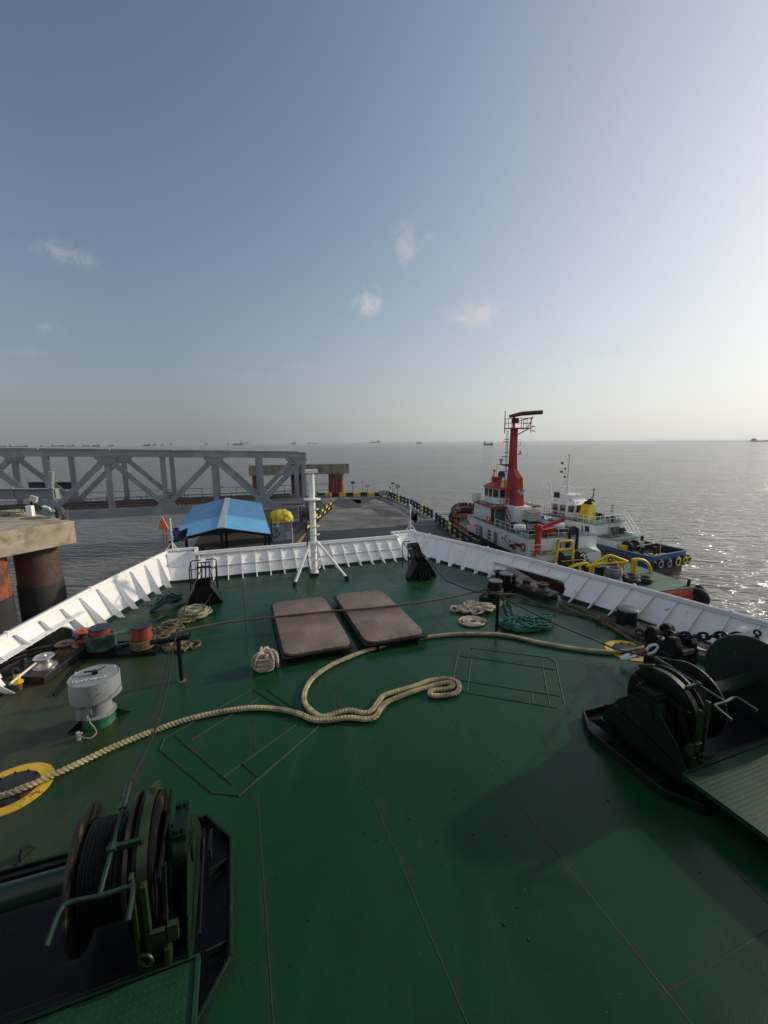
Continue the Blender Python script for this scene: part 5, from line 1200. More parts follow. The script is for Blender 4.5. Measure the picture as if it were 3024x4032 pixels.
far = [(-4, 28, 1759, 7, 1), (36, 108, 1759, 8, -1), (156, 164, 1759, 9, 1), (204, 254, 1757.5, 9, -1), (262, 297, 1758.5, 10, 1, True), (326, 354, 1757, 9, -1), (363, 393, 1757.5, 11, 1), (425, 449, 1756.5, 8, 1),
       (565, 592, 1755.5, 12, 1), (598, 616, 1753.5, 9, 1), (632, 645, 1754, 13, 1, True), (666, 677, 1751.5, 10, -1), (806, 818, 1751.5, 10, 1), (893, 903, 1750.5, 11, 1), (917, 958, 1752.5, 13, 1), (957, 979, 1749, 8, 1),
       (1148, 1165, 1749, 12, 1), (1211, 1252, 1747.5, 7, -1), (1455, 1497, 1745, 11, 1), (1641, 1660, 1747, 11, -1), (1904, 1941, 1752.5, 14, -1), (1758, 1766, 1741.5, 8, 1), (2955, 3050, 1739.5, 11, -1)]
labs = ['far ship cut by the left edge of the frame on the horizon', 'long low far ship, second from the left on the horizon', 'tiny far ship alone between two long hulls above the truss', 'long low far ship over the left part of the truss', 'pale far ship, brightest of those over the truss', 'dark far ship just right of the pale one', 'short blocky far ship right of the pale one', 'small low far ship alone over the tall truss verticals',
        'dark far ship with stepped outline over the middle of the truss', 'faint far ship close behind the stepped one', 'small pale upright far ship over the truss middle', 'tiny dark far ship right of the pale upright one', 'tiny far ship alone over the right part of the truss', 'tiny far ship just left of the largest left-hand ship', 'largest dark far ship over the right end of the truss', 'faint low ship touching the largest one over the truss end',
        'small upright far ship left of the white mast top', 'long faint low ship near the white mast top', 'low far ship with stern house right of the white mast', 'stubby dark far ship left of the red tug mast', 'nearest dark boat on the sea just left of the red tug mast', 'faintest speck of a ship left of the nearest boat', 'long pale ship at the right edge of the horizon']
for a, lb in zip(far, labs): far_ship(*a[:5], lb, len(a) > 5)
# ------------------------------------------------------------------ harbour tugs
TW = mat('tug_white', (.80, .81, .82), .5, var=.12, vscale=.8, rust=.1, rscale=1.2, rcol=(.35, .24, .16))
TRED = mat('tug_red', (.40, .025, .02), .5, var=.22, vscale=.6, rust=.06)
TPINK = mat('tug_faded_red', (.55, .10, .11), .6, var=.25, vscale=1)
TDECK = mat('tug_deck_green', (.055, .12, .08), .6, var=.35, vscale=.8, rust=.15, rscale=1.2)
TYEL = mat('tug_yellow', (.72, .48, .015), .45, var=.15, vscale=1)
TBLUE = mat('tug_blue', (.035, .13, .36), .5, var=.3, vscale=.8, rust=.2, rscale=.9, rcol=(.09, .07, .06))
TBLK = mat('tug_black', (.014, .014, .015), .6, var=.4, vscale=2)
TGRN = mat('tug_machinery_green', (.07, .13, .10), .55, var=.3, vscale=2)
ORNG = mat('lifebuoy_orange', (.75, .10, .04), .5)
BOOT = mat('hull_bottom', (.10, .075, .06), .8, var=.3, vscale=.7, rust=.2, rscale=.8)
class Kit:
    """short-hand for adding parts of one boat in its own axes: s to starboard, f forward, z up"""
    def __init__(k, X, root): k.X, k.t = X, root
    def mb(k): return MB(k.X)
    def box(k, nm, s0, s1, f0, f1, z0, z1, m, bev=.0, par=None): return k.mb().bb(s0, s1, f0, f1, z0, z1).build(nm, m, par or k.t, bevel=bev)
    def tube(k, nm, pts, r, m, n=8, par=None, step=None): return k.mb().tube(spline(pts, step) if step else pts, r, n).build(nm, m, par or k.t, True)
    def ring(k, nm, c, ax, R0, r0, m, par=None): return k.mb().torus(c, ax, R0, r0, 20, 7).build(nm, m, par or k.t, True)
    def rail(k, nm, pts, h, m, gap=1.0, r=.03, mid=2, par=None):
        mb = k.mb(); P = [Vector(p) for p in pts]
        for i in range(1, mid + 1): mb.tube([p + Vector((0, 0, h * i / mid)) for p in P], r, 5)
        for p, q in zip(P, P[1:]):
            n = max(1, round((q - p).length / gap))
            for i in range(n): a = p.lerp(q, i / n); mb.tube([a, a + Vector((0, 0, h))], r, 5)
        mb.tube([P[-1], P[-1] + Vector((0, 0, h))], r, 5)
        return mb.build(nm, m, par or k.t)
def hull(k, deck, zd, zb, m_side, m_deck, flare=.0, name='hull'):
    n = len(deck); mb = k.mb(); top = [mb.v((s, f, zd if len(r) == 0 else r[0])) for s, f, *r in deck]
    c = sum((Vector((s, f, 0)) for s, f, *r in deck), Vector()) / n
    low = [mb.v((c.x + (s - c.x) * (1 - flare), c.y + (f - c.y) * (1 - flare), ZW + .8)) for s, f, *r in deck]
    bot = [mb.v((c.x + (s - c.x) * (1 - flare * 1.1), c.y + (f - c.y) * (1 - flare * 1.1), zb)) for s, f, *r in deck]
    mb.mi = 0
    for i in range(n): mb.f((top[i], top[(i + 1) % n], low[(i + 1) % n], low[i]))
    mb.mi = 2
    for i in range(n): mb.f((low[i], low[(i + 1) % n], bot[(i + 1) % n], bot[i]))
    mb.mi = 1; mb.f(top)
    return mb.build(name, [m_side, m_deck, BOOT], k.t)

# ---- red-masted tug
XT = Matrix(((.975, -.222, 0, 14.9), (.222, .975, 0, 42.3), (0, 0, 1, 0), (0, 0, 0, 1)))
t1 = thing('tugboat', 'red-masted tug with white deckhouse, yellow stern frames and red hull', 'tugboat', XT @ Vector((4, 5, ZW)))
K = Kit(XT, t1)
dk = [(-.6, -10.8), (9.2, -10.8), (9.5, -9.6), (9.6, 0), (9.5, 12), (8.9, 18), (7.3, 22.6), (5.2, 25.2), (4.0, 25.6), (2.8, 25.2), (.9, 22.6), (-.7, 18), (-1.2, 12), (-1.3, 0), (-1.1, -9.6)]
hull(K, dk, ZT, ZW - .8, mat('tug_hull_dark_red', (.10, .02, .018), .55, var=.3), TDECK, .06)
# bulwark (not round the stern), faded red inside, black rubbing fender round the bow
bw = [(9.55, -3)] + dk[3:-1] + [(-1.25, -3)]; mb = K.mb()
for i, ((s0, f0), (s1, f1)) in enumerate(zip(bw, bw[1:])):
    mb.mi = 0 if min(f0, f1) >= 12 else 1
    z0 = ZT + (.75 if f0 < 14 else .75 + (f0 - 14) * .12); z1 = ZT + (.75 if f1 < 14 else .75 + (f1 - 14) * .12)
    k0, k1 = 1.0 + max(0, f0 - 14) * .004, 1.0 + max(0, f1 - 14) * .004
    A = [Vector((s0, f0, ZT)), Vector((s1, f1, ZT)), Vector((4.15 + (s1 - 4.15) * k1, f1 * k1, z1)), Vector((4.15 + (s0 - 4.15) * k0, f0 * k0, z0))]
    d = Vector((4.15 - (s0 + s1) / 2, 8 - (f0 + f1) / 2, 0)).normalized() * .08
    mb.prism(A, d)
mb.build('bulwark', [TPINK, TBLK], t1)
mb = K.mb(); fpts = [Vector((4.15 + (s - 4.15) * 1.05, f * 1.012, ZT + .35 + max(0, f - 14) * .06)) for s, f in dk[4:12]]
mb.tube(spline(fpts, .5), .42, 10); mb.build('bow_fender', RUBBER, t1, True)
mb = K.mb(); P = spline([Vector((4.15 + (s - 4.15) * 1.0, f * 1.0, ZT + .78 + max(0, f - 14) * .122)) for s, f in dk[4:12]], .62)
for p, q in zip(P[::1], P[1:]): mb.bar(p, p.lerp(q, .55), .5, .5)
mb.build('fender_teeth', RUBBER, t1)
# bow gear
K.mb().lathe([(.55, 0), (.55, .1), (.3, .25), (.3, .8), (.55, 1.0), (.55, 1.1)], (4.1, 20.2, ZT), n=16).build('capstan', TPINK, t1, True)
K.mb().lathe([(.8, -.7), (.8, -.6), (.4, -.55), (.4, .55), (.8, .6), (.8, .7)], (4.1, 17.6, ZT + 1.0), (1, 0, 0), n=18).build('bow_winch', TBLK, t1, True)
for s, f in ((1.2, 21), (7.2, 20.5)):
    K.mb().lathe([(.25, 0), (.25, .8), (.3, .85), (.3, .95)], (s, f, ZT), n=12).build('bitt', TBLK, t1, True)
K.tube('bow_rope', [(.2, 22.6, ZT + 1.2), (-4, 25, ZT + .9), (-9.5, 29, ZP + 1.0)], .05, TBLK, 6, step=.8)
# deckhouse
H1 = K.mb(); H1.bb(0, 8.3, 0, 15.2, ZT, -5.74); DH = H1.build('deckhouse', TW, t1, bevel=.03)
K.box('deckhouse_top', -.05, 8.35, -.05, 15.25, -5.74, -5.70, TGRN)
for f0, f1 in ((10.42, 11.35), (6.45, 7.35)):
    K.box('door', -.03, .02, f0, f1, ZT + .12, -6.42, mat('tug_door_grey', (.22, .24, .26), .5), par=DH)
for f0, f1 in ((11.5, 12.3), (7.9, 8.95)):
    fr = K.mb(); fr.bb(-.5 * 0 - .06, -.03, f0, f1, ZT + .15, -6.45); o_ = fr.build('open_door', TW, t1)
    g = K.mb(); 
    for a in (.08, .42, .76): g.bb(-.07, -.055, f0 + .1, f1 - .1, ZT + .25 + a * 1.3, ZT + .55 + a * 1.3)
    g.build('door_frame', mat('door_line', (.12, .13, .14), .5), t1)
for f in (12.8, 5.3, 3.6): K.mb().lathe([(0, 0), (.14, 0), (.14, .03), (0, .03)], (0, f, -6.75), (-1, 0, 0), n=14).build('porthole', GLASS, DH, True)
mb = K.mb(); mb.torus((-.06, .8, -6.75), (1, 0, 0), .38, .09, 22, 6); mb.bb(-.12, -.02, 1.1, 2.45, -6.92, -6.58); mb.build('red_ring_bracket', TRED, t1)
K.tube('hose', [(-.05, 4.3, -6.2), (-.08, 4.6, -6.6), (-.08, 4.4, -7.0), (-.08, 3.6, -7.1)], .03, TBLK, 6, step=.15)
mb = K.mb(); mb.bb(-.3, -.02, 2.2, 3.3, -7.28, -7.16); mb.bb(-.4, -.02, 2.5, 2.9, -7.15, -6.9); mb.build('deck_locker', mat('locker_maroon', (.12, .03, .03), .6), t1)
K.ring('lifebuoy', (-.08, 14.7, -6.7), (1, 0, 0), .28, .075, ORNG); K.ring('lifebuoy', (-.05, 8.9, -5.2), (1, 0, 0), .36, .085, ORNG)
K.rail('top_rail', [(.02, 13.4, -5.7), (.02, 9.4, -5.7)], .85, TW, 1.3); K.rail('top_rail', [(.02, 7.2, -5.7), (.02, 0.1, -5.7), (4.8, .1, -5.7)], .85, TW, 1.2)
# upper house
K.box('upper_house', .55, 6.2, 8.4, 14.3, -5.7, -3.72, TW, .03); K.box('upper_house_top', .3, 6.4, 8.0, 14.5, -3.72, -3.62, TDECK)
mb = K.mb(); mb.bb(.22, .32, 7.9, 13.6, -3.78, -3.58); mb.bb(.22, 6.45, 7.88, 7.98, -3.78, -3.58); mb.build('red_edge', TRED, t1)
for f in (13.7, 12.9): K.mb().lathe([(0, 0), (.11, 0), (.11, .03), (0, .03)], (.55, f, -4.4), (-1, 0, 0), n=12).build('porthole', GLASS, t1, True)
K.box('side_door', .5, .56, 8.45, 9.3, -5.6, -3.9, TBLK); K.box('green_recess', .6, 2.6, 8.35, 8.41, -5.6, -3.9, TGRN)
K.rail('bridge_rail', [(.35, 14.4, -3.6), (.35, 8.2, -3.6), (2.2, 8.1, -3.6)], .95, TW, 1.2)
K.box('bridge_screen', .28, .34, 13.2, 14.5, -3.65, -2.6, TW); K.box('bridge_screen', .3, 1.6, 14.45, 14.52, -3.65, -2.6, TW)
# wheelhouse: bevelled box with a window band, sloping red roof
whp = [(2.0, 10.2), (3.9, 10.2), (4.5, 11.0), (4.5, 13.2), (3.8, 14.4), (2.2, 14.4), (1.5, 13.2), (1.5, 11.0)]
mb = K.mb(); mb.prism([(s, f, -3.6) for s, f in whp], (0, 0, 2.05)); WH = mb.build('wheelhouse', TW, t1, bevel=.03)
for (p, q) in zip(whp, whp[1:] + whp[:1]):
    p, q = Vector((*p, 0)), Vector((*q, 0)); d = q - p; n = Vector((d.y, -d.x, 0)).normalized()
    k = max(1, round(d.length / 1.25))
    for i in range(k):
        a, b = p + d * ((i + .1) / k), p + d * ((i + .9) / k)
        w = K.mb(); w.prism([a + Vector((0, 0, -2.75)) - n * .0, b + Vector((0, 0, -2.75)), b + Vector((0, 0, -1.75)), a + Vector((0, 0, -1.75))], n * .03); w.build('window', GLASS, WH)
mb = K.mb(); lo_ = [(3.0 + (s - 3.0) * 1.2, 12.3 + (f - 12.3) * 1.14) for s, f in whp]; hi_ = [(3.0 + (s - 3.0) * .6, 12.1 + (f - 12.3) * .62) for s, f in whp]
A = [mb.v((s, f, -1.58)) for s, f in lo_]; B = [mb.v((s, f, -1.0)) for s, f in hi_]
for i in range(8): mb.f((A[i], A[(i + 1) % 8], B[(i + 1) % 8], B[i]))
mb.f(B); mb.f(A[::-1]); mb.build('wheelhouse_roof', TRED, t1)
mb = K.mb(); mb.bb(2.5, 3.8, 10.8, 13.2, -1.05, -.75); mb.bb(2.6, 3.2, 12.0, 13.4, -.8, -.3); mb.build('roof_platform', TRED, t1); K.rail('roof_rail', [(2.5, 13.3, -.9), (2.5, 10.3, -.9), (3.9, 10.3, -.9)], .55, TRED, .9, .025)
K.box('yellow_roof_box', 2.4, 2.9, 10.0, 10.5, -1.0, -.55, TYEL); K.box('white_roof_box', 2.2, 2.6, 9.7, 10.1, -1.4, -.9, TW)
K.tube('roof_mast', [(2.7, 13.0, -.5), (2.7, 13.0, .45)], .05, TRED, 6); K.tube('roof_mast', [(2.7, 13.9, -.9), (2.7, 13.0, .3)], .05, TRED, 6); K.mb().lathe([(0, 0), (.17, .05), (.17, .3), (0, .35)], (2.7, 13.0, .3), n=10).build('horn', TRED, t1, True)
K.tube('whip_aerial', [(2.6, 12.3, -.8), (2.62, 12.2, 1.6)], .02, TBLK, 5)
mb = K.mb(); c = Vector((2.75, 11.2, .22)); mb.lathe([(.18, -.42), (.36, -.3), (.42, .1), (.42, .36), (.36, .38), (0, .30)], c, (-.35, -.75, -.15), n=22); mb.build('searchlight', mat('searchlight_blue', (.05, .08, .14), .3, .2), t1, True)
mb = K.mb(); mb.tube(spline([c + Vector((-.45, 0, 0)), c + Vector((-.38, 0, -.45)), c + Vector((0, 0, -.62)), c + Vector((.38, 0, -.45)), c + Vector((.45, 0, 0))], .08), .05, 6); mb.tube([c + Vector((0, 0, -.62)), c + Vector((0, 0, -1.1))], .08, 8); mb.build('searchlight_yoke', TBLK, t1, True)
# the big red mast
def mast_loft(prof, nm, m):
    mb = K.mb(); R0 = None
    for z, s0, s1, f0, f1 in prof:
        R1 = [mb.v(p) for p in ((s0, f0, z), (s1, f0, z), (s1, f1, z), (s0, f1, z))]
        if R0:
            for i in range(4): mb.f((R0[i], R0[(i + 1) % 4], R1[(i + 1) % 4], R1[i]))
        else: mb.f(R1[::-1])
        R0 = R1
    mb.f(R0); return mb.build(nm, m, t1, bevel=.03)
mast_loft([(-3.4, 2.4, 3.45, 6.7, 9.3), (.0, 2.45, 3.3, 7.0, 9.2), (.35, 2.45, 3.2, 7.25, 9.2)], 'mast_base', TRED)
mast_loft([(.3, 2.48, 3.2, 7.35, 9.2), (1.0, 2.5, 3.05, 7.9, 9.15), (2.6, 2.5, 3.05, 8.1, 9.1), (5.75, 2.5, 3.08, 8.2, 9.0)], 'mast_column', TRED)
K.box('mast_trunk', 1.9, 4.2, 6.2, 8.6, -5.7, -3.38, TW, .03)
K.box('mast_platform', 1.9, 4.5, 7.6, 9.4, 5.75, 5.87, TRED); K.rail('platform_rail', [(1.95, 9.3, 5.87), (1.95, 7.7, 5.87), (4.4, 7.7, 5.87), (4.4, 9.3, 5.87)], 1.1, TRED, 1.0, .035)
K.tube('platform_strut', [(2.9, 8.2, 5.0), (4.3, 7.9, 5.78)], .07, TRED, 6)
K.tube('radar_pedestal', [(2.6, 8.4, 5.8), (2.6, 8.4, 7.3)], .16, TRED, 10); K.box('radar_motor', 2.4, 3.1, 8.1, 8.7, 6.4, 7.0, TBLK, .05)
K.tube('radar_scanner', [(1.9, 8.3, 7.2), (3.3, 7.9, 7.5), (5.5, 7.1, 7.65)], [.18, .25, .24], mat('scanner_maroon', (.10, .02, .02), .5), 12)
K.tube('yard_strut', [(4.1, 7.8, 5.9), (4.6, 7.6, 7.15)], .05, TRED, 6); K.tube('yard_strut', [(2.9, 8.2, 6.6), (4.6, 7.6, 7.1)], .05, TRED, 6)
K.tube('aerial', [(1.9, 9.3, 5.2), (1.9, 9.3, 7.9)], .05, TBLK, 6); K.tube('aerial', [(4.45, 7.7, 5.3), (4.45, 7.7, 7.0)], .04, TBLK, 5)
for z in (5.5, 6.0): K.tube('light_arm', [(4.4, 7.7, z), (4.95, 7.6, z)], .05, TBLK, 5)
mb = K.mb()
for s in (2.28, 2.46): mb.tube([(s - .1, 9.35, -3), (s - .1, 9.2, 5.6)], .03, 5)
for i in range(26): mb.tube([(2.18, 9.33, -2.8 + i * .33), (2.36, 9.33, -2.8 + i * .33)], .02, 4)
mb.build('mast_ladder', TBLK, t1)
for z, s0, f0 in ((4.5, 1.95, 9.3), (4.2, 1.8, 9.4), (2.9, 1.95, 9.3), (2.4, 1.7, 9.4), (.6, 1.8, 9.4)): K.box('mast_bracket', s0, 2.5, f0 - .15, f0, z, z + .08, TBLK)
mb = K.mb(); mb.prism([(1.0, 9.3, 1.55), (2.5, 9.3, 1.55), (2.5, 9.3, 1.2)], (0, -.3, 0)); mb.build('light_shelf', TRED, t1); K.mb().lathe([(.16, 0), (.16, .35), (.28, .4), (.28, .6), (.2, .66)], (1.55, 9.15, 1.55), n=12).build('signal_light', mat('lamp_pale', (.5, .5, .5), .4), t1, True)
K.mb().lathe([(.05, -.2), (.22, -.05), (.22, .15), (0, .2)], (3.3, 7.8, 3.0), (.4, -.8, 0), n=12).build('mast_lamp', mat('lamp_pale', ()), t1, True); K.tube('lamp_arm', [(3.05, 8.0, 2.7), (3.3, 7.8, 2.8)], .06, TRED, 6); K.tube('lamp_arm', [(3.05, 8.1, 3.75), (3.35, 8.0, 3.8), (3.35, 8.0, 4.3)], .03, TRED, 5)
for s, z in ((2.65, -1.55), (3.2, -1.45), (2.95, -1.8)): K.mb().lathe([(.05, -.12), (.2, 0), (.2, .12), (0, .14)], (s, 6.75, z), (0, -.8, -.4), n=12).build('deck_floodlight', mat('lamp_pale', ()), t1, True)
K.box('mast_door', 2.41, 2.46, 7.6, 8.2, -2.9, -1.6, mat('dark_red', (.16, .012, .012), .5)); K.box('mast_panel', 2.55, 3.2, 6.92, 7.0, -1.2, -.3, TRED, .02)
# ladder, tank, boxes on the deckhouse top
mb = K.mb()
for s in (.9, 1.45): mb.tube([(s, 5.9, -5.7), (s, 8.1, -3.55)], .06, 6); mb.tube([(s, 5.9, -4.8), (s, 8.1, -2.7)], .035, 6)
for i in range(8): mb.bar((.9, 5.9 + i * .28, -5.6 + i * .28), (1.45, 5.9 + i * .28, -5.6 + i * .28), .2, .03)
mb.build('stair', TBLK, t1)
tk = K.box('water_tank', 3.0, 4.4, 4.6, 6.0, -4.9, -3.75, mat('tank_cream', (.55, .54, .46), .5, var=.2), .08)
mb = K.mb()
for i in range(6):
    s = 2.98 + 1.44 * i / 5; mb.tube([(s, 4.56, -4.92), (s, 4.56, -3.72), (s, 6.04, -3.72)], .025, 4)
for z in (-4.8, -4.5, -4.2, -3.9): mb.tube([(2.96, 6.04, z), (2.96, 4.56, z), (4.44, 4.56, z)], .025, 4)
mb.build('tank_cage', mat('cage_grey', (.3, .3, .28), .4, .5), t1)
K.box('tank_pallet', 2.9, 4.5, 4.5, 6.1, -5.1, -4.92, TBLK); K.box('tank_stand', 2.9, 4.2, 4.6, 6.0, -5.7, -5.1, mat('stand_white', (.5, .5, .48), .6))
K.box('blue_chest', 3.6, 5.0, 2.4, 4.0, -5.7, -4.75, mat('chest_blue', (.02, .04, .12), .5), .03)
for c in ((1.0, 3.4, -5.2), (4.6, 1.6, -4.85)):
    mb = K.mb(); mb.lathe([(.0, -.65), (.30, -.62), (.36, -.5), (.36, -.03), (.40, -.03), (.40, .03), (.36, .03), (.36, .5), (.30, .62), (0, .65)], c, (.8, -.6, 0), n=16); mb.build('liferaft', WHITE2, t1, True); K.box('raft_cradle', c[0] - .35, c[0] + .35, c[1] - .3, c[1] + .3, -5.7, c[2] - .3, TBLK)
K.mb().lathe([(.5, -.6), (.5, -.5), (.32, -.45), (.32, .45), (.5, .5), (.5, .6)], (2.4, .9, -5.0), (1, 0, 0), n=18).build('winch_drum', TGRN, t1, True); K.box('green_chest', 1.6, 2.3, .4, 1.6, -5.7, -4.7, TGRN, .06); K.box('green_motor', 2.9, 3.5, .5, 1.5, -5.7, -4.6, TGRN, .1)
# red crane and rescue boat
K.mb().lathe([(.55, -7.2), (.40, -6.9), (.30, -6.0), (.29, -4.6), (.38, -4.5), (.38, -4.1), (.2, -4.0)], (.55, -.9, 0), n=18).build('crane_post', TRED, t1, True)
mb = K.mb(); mb.prism([(.2, -.9, -4.15), (.2, -.9, -4.6), (.9, -.9, -4.6), (3.5, -.9, -3.85), (3.75, -.9, -3.35), (3.4, -.9, -3.5), (1.2, -.9, -4.2)], (0, .36, 0)); mb.build('crane_arm', TRED, t1, bevel=.04)
mb = K.mb(); n_ = 9; rings = []
for i in range(n_):
    u = i / (n_ - 1); w = .48 * math.sin(math.pi * min(1, .25 + u * .75)) ** .6 if u < 1 else .3
    rings.append([mb.v((1.3 + 1.8 * u, .1 + y * w, -4.75 + z * .8 + .12 * u)) for y, z in ((-1, 0), (-.8, -.55), (0, -.75), (.8, -.55), (1, 0))])
for A, B in zip(rings, rings[1:]):
    for i in range(4): mb.f((A[i], A[i + 1], B[i + 1], B[i]))
    mb.f((A[0], B[0], B[4], A[4]))
mb.f(rings[0]); mb.f(rings[-1][::-1]); mb.build('rescue_boat', mat('rescue_red', (.42, .02, .018), .5), t1, True)
K.rail('crane_rail', [(-.2, -1.4, -6.9), (1.4, -1.5, -6.9)], .9, TW, .8)
# after block
mb = K.mb(); mb.prism([(.2, 0, ZT), (.2, -2.0, ZT), (7.2, -2.0, ZT), (8.2, 0, ZT)], (0, 0, .98)); mb.build('after_house', TW, t1, bevel=.03); K.box('after_deck', .25, 7.1, -1.98, -.02, ZT + .98, ZT + 1.01, TDECK)
K.box('inner_screen', 1.5, 7.2, -.3, -.1, -7.0, -6.2, TW); K.mb().lathe([(.1, 0), (.1, .05), (0, .05)], (5.5, -2.0, -7.45), (0, -1, 0), n=12).build('porthole', GLASS, t1)
K.tube('black_pipe', [(4.6, -.4, -7), (4.6, -.4, -5.1), (4.75, -.4, -4.75), (5.1, -.4, -4.65), (5.4, -.4, -4.75), (5.5, -.4, -5.1), (5.5, -.4, -7)], .16, TBLK, 10, step=.15)
for s, f in ((3.0, -.6), (3.5, -.5), (4.1, -.7)): K.tube('air_pipe', [(s, f, -6.95), (s, f, -6.0), (s + .12, f, -5.85), (s + .24, f, -6.0), (s + .24, f, -6.2)], .05, TBLK, 6, step=.1)
K.box('vent_box', 4.05, 4.4, -.9, -.5, -6.9, -5.9, TBLK, .05)
# yellow frames
def U(nm, s0, s1, f, z0, z1, r):
    K.tube(nm, [(s0 - .25, f + .0, z0), (s0, f, z1 - .3), (s0 + .06, f, z1 - .1), (s0 + .25, f, z1), (s1 - .25, f, z1), (s1 - .06, f, z1 - .1), (s1, f, z1 - .3), (s1 + .2, f, z0)], r, TYEL, 10)
U('yellow_gallows', .62, 2.15, -4.1, ZT, -5.05, .12); K.tube('yellow_gallows_bar', [(.5, -4.1, -5.9), (2.25, -4.1, -5.85)], .13, TYEL, 8)
K.tube('yellow_brace', [(.5, -4.1, -5.9), (.05, -3.3, -6.5)], .09, TYEL, 8); K.tube('yellow_brace', [(2.2, -4.1, -5.85), (3.2, -3.0, -6.7)], .13, TYEL, 8)
zg = -6.35
K.tube('tow_beam', [(1.9, -6.5, -6.85), (2.9, -6.5, -6.8), (3.3, -6.5, -6.72), (6.2, -6.5, -6.78)], .14, TYEL, 10)
K.tube('tow_beam_top', [(2.4, -6.5, -6.75), (4.0, -6.5, -6.0), (4.4, -6.5, -6.0), (6.3, -6.5, -6.75)], .11, TYEL, 10)
mb = K.mb(); mb.prism([(3.75, -6.6, -6.75), (4.75, -6.6, -6.75), (4.5, -6.6, -5.95), (3.95, -6.6, -5.95)], (0, .12, 0)); mb.build('tow_plate', TYEL, t1); K.ring('tow_eye', (4.25, -6.62, -6.35), (0, 1, 0), .2, .06, TBLK)
for s in (2.3, 2.6): K.tube('tow_leg', [(s, -6.5, -6.8), (s, -6.5, ZT)], .12, TYEL, 8)
K.tube('tow_leg', [(5.6, -6.5, -6.75), (5.6, -6.5, ZT)], .12, TYEL, 8)
K.tube('stern_arch', [(-.5, -6.3, ZT), (-.1, -6.4, -7.1), (.5, -6.5, -6.75), (1.3, -6.5, -6.6), (2.0, -6.5, -6.6)], .14, TYEL, 10, step=.15); K.tube('arch_leg', [(1.2, -6.5, -6.62), (1.2, -6.5, ZT)], .14, TYEL, 8)
K.tube('stern_arch', [(6.7, -6.5, -6.6), (7.4, -6.5, -6.6), (8.0, -6.5, -6.75), (8.6, -6.5, -7.2), (9.0, -6.5, ZT)], .15, TYEL, 10, step=.15); K.tube('arch_leg', [(7.1, -6.5, -6.6), (7.1, -6.5, ZT)], .15, TYEL, 8); K.tube('arch_leg', [(6.8, -6.5, -6.6), (6.8, -6.5, ZT)], .1, TYEL, 8)
# towing winch and deck clutter between the frames
K.mb().lathe([(.75, -1.0), (.75, -.9), (.4, -.85), (.4, .85), (.75, .9), (.75, 1.0)], (2.6, -3.2, -7.15), (1, 0, 0), n=20).build('tow_winch', TBLK, t1, True)
K.box('winch_frame', 1.4, 3.9, -3.9, -2.4, ZT, -7.5, mat('rust_brown', (.10, .06, .05), .7)); K.tube('wood_bar', [(1.0, -4.2, -7.0), (3.0, -4.3, -6.95)], .06, mat('bar_wood', (.4, .24, .12), .7), 6)
for s, f in ((1.5, -4.3), (2.4, -4.6), (3.3, -4.4), (3.0, -5.2)): K.mb().lathe([(.26, 0), (.26, .45), (.34, .5), (.34, .6), (.2, .65)], (s, f, ZT + .2), n=12).build('deck_bitt', TBLK, t1, True)
mb = K.mb(); rd = random.Random(2)
for i in range(14): a = Vector((rd.uniform(2.6, 3.8), rd.uniform(-4.6, -3.2), rd.uniform(-7.4, -6.4))); mb.tube([a, a + Vector((rd.uniform(-.6, .6), rd.uniform(-.4, .4), rd.uniform(-.4, .4)))], .06, 5)
mb.build('tow_tackle', TBLK, t1)
mb = K.mb(); mb.prism([(4.0, -7.0, ZT), (4.9, -7.0, ZT), (4.9, -6.7, -6.75), (4.0, -6.7, -6.75)], (0, .1, 0)); mb.build('navy_screen', mat('navy_cover', (.015, .022, .05), .6), t1); K.box('dark_chest', 3.1, 3.9, -6.4, -5.6, ZT, -7.1, mat('navy_cover', ()))
for i in range(26):
    s_, f_ = rd.uniform(.2, 7.6), rd.uniform(-5.9, -2.3); h_ = rd.uniform(.15, .7); m_ = rd.choice((TBLK, TBLK, TGRN, mat('rust_brown', ()), mat('pale_clutter', (.35, .34, .32), .7)))
    if rd.random() < .5: K.mb().box((s_, f_, ZT + h_ / 2), (rd.uniform(.15, .6), rd.uniform(.15, .6), h_), Matrix.Rotation(rd.random(), 3, 'Z')).build('deck_gear', m_, t1, bevel=.03)
    else: K.mb().lathe([(.14, 0), (.12, h_), (.18, h_ + .04), (.18, h_ + .1)], (s_, f_, ZT), n=10).build('deck_gear', m_, t1, True)
for i in range(22):
    s_, f_ = rd.uniform(.6, 7.8), rd.uniform(.4, 7.6); h_ = rd.uniform(.2, .9); m_ = rd.choice((TBLK, TGRN, TBLK, TW, mat('rust_brown', ())))
    if rd.random() < .5: K.mb().box((s_, f_, -5.7 + h_ / 2), (rd.uniform(.15, .8), rd.uniform(.15, .7), h_), Matrix.Rotation(rd.random() * .4, 3, 'Z')).build('house_top_gear', m_, t1, bevel=.03)
    else: K.tube('vent_pipe', [(s_, f_, -5.7), (s_, f_, -5.7 + h_), (s_ - .15, f_ - .1, -5.62 + h_), (s_ - .22, f_ - .15, -5.75 + h_)], .07, m_, 7)
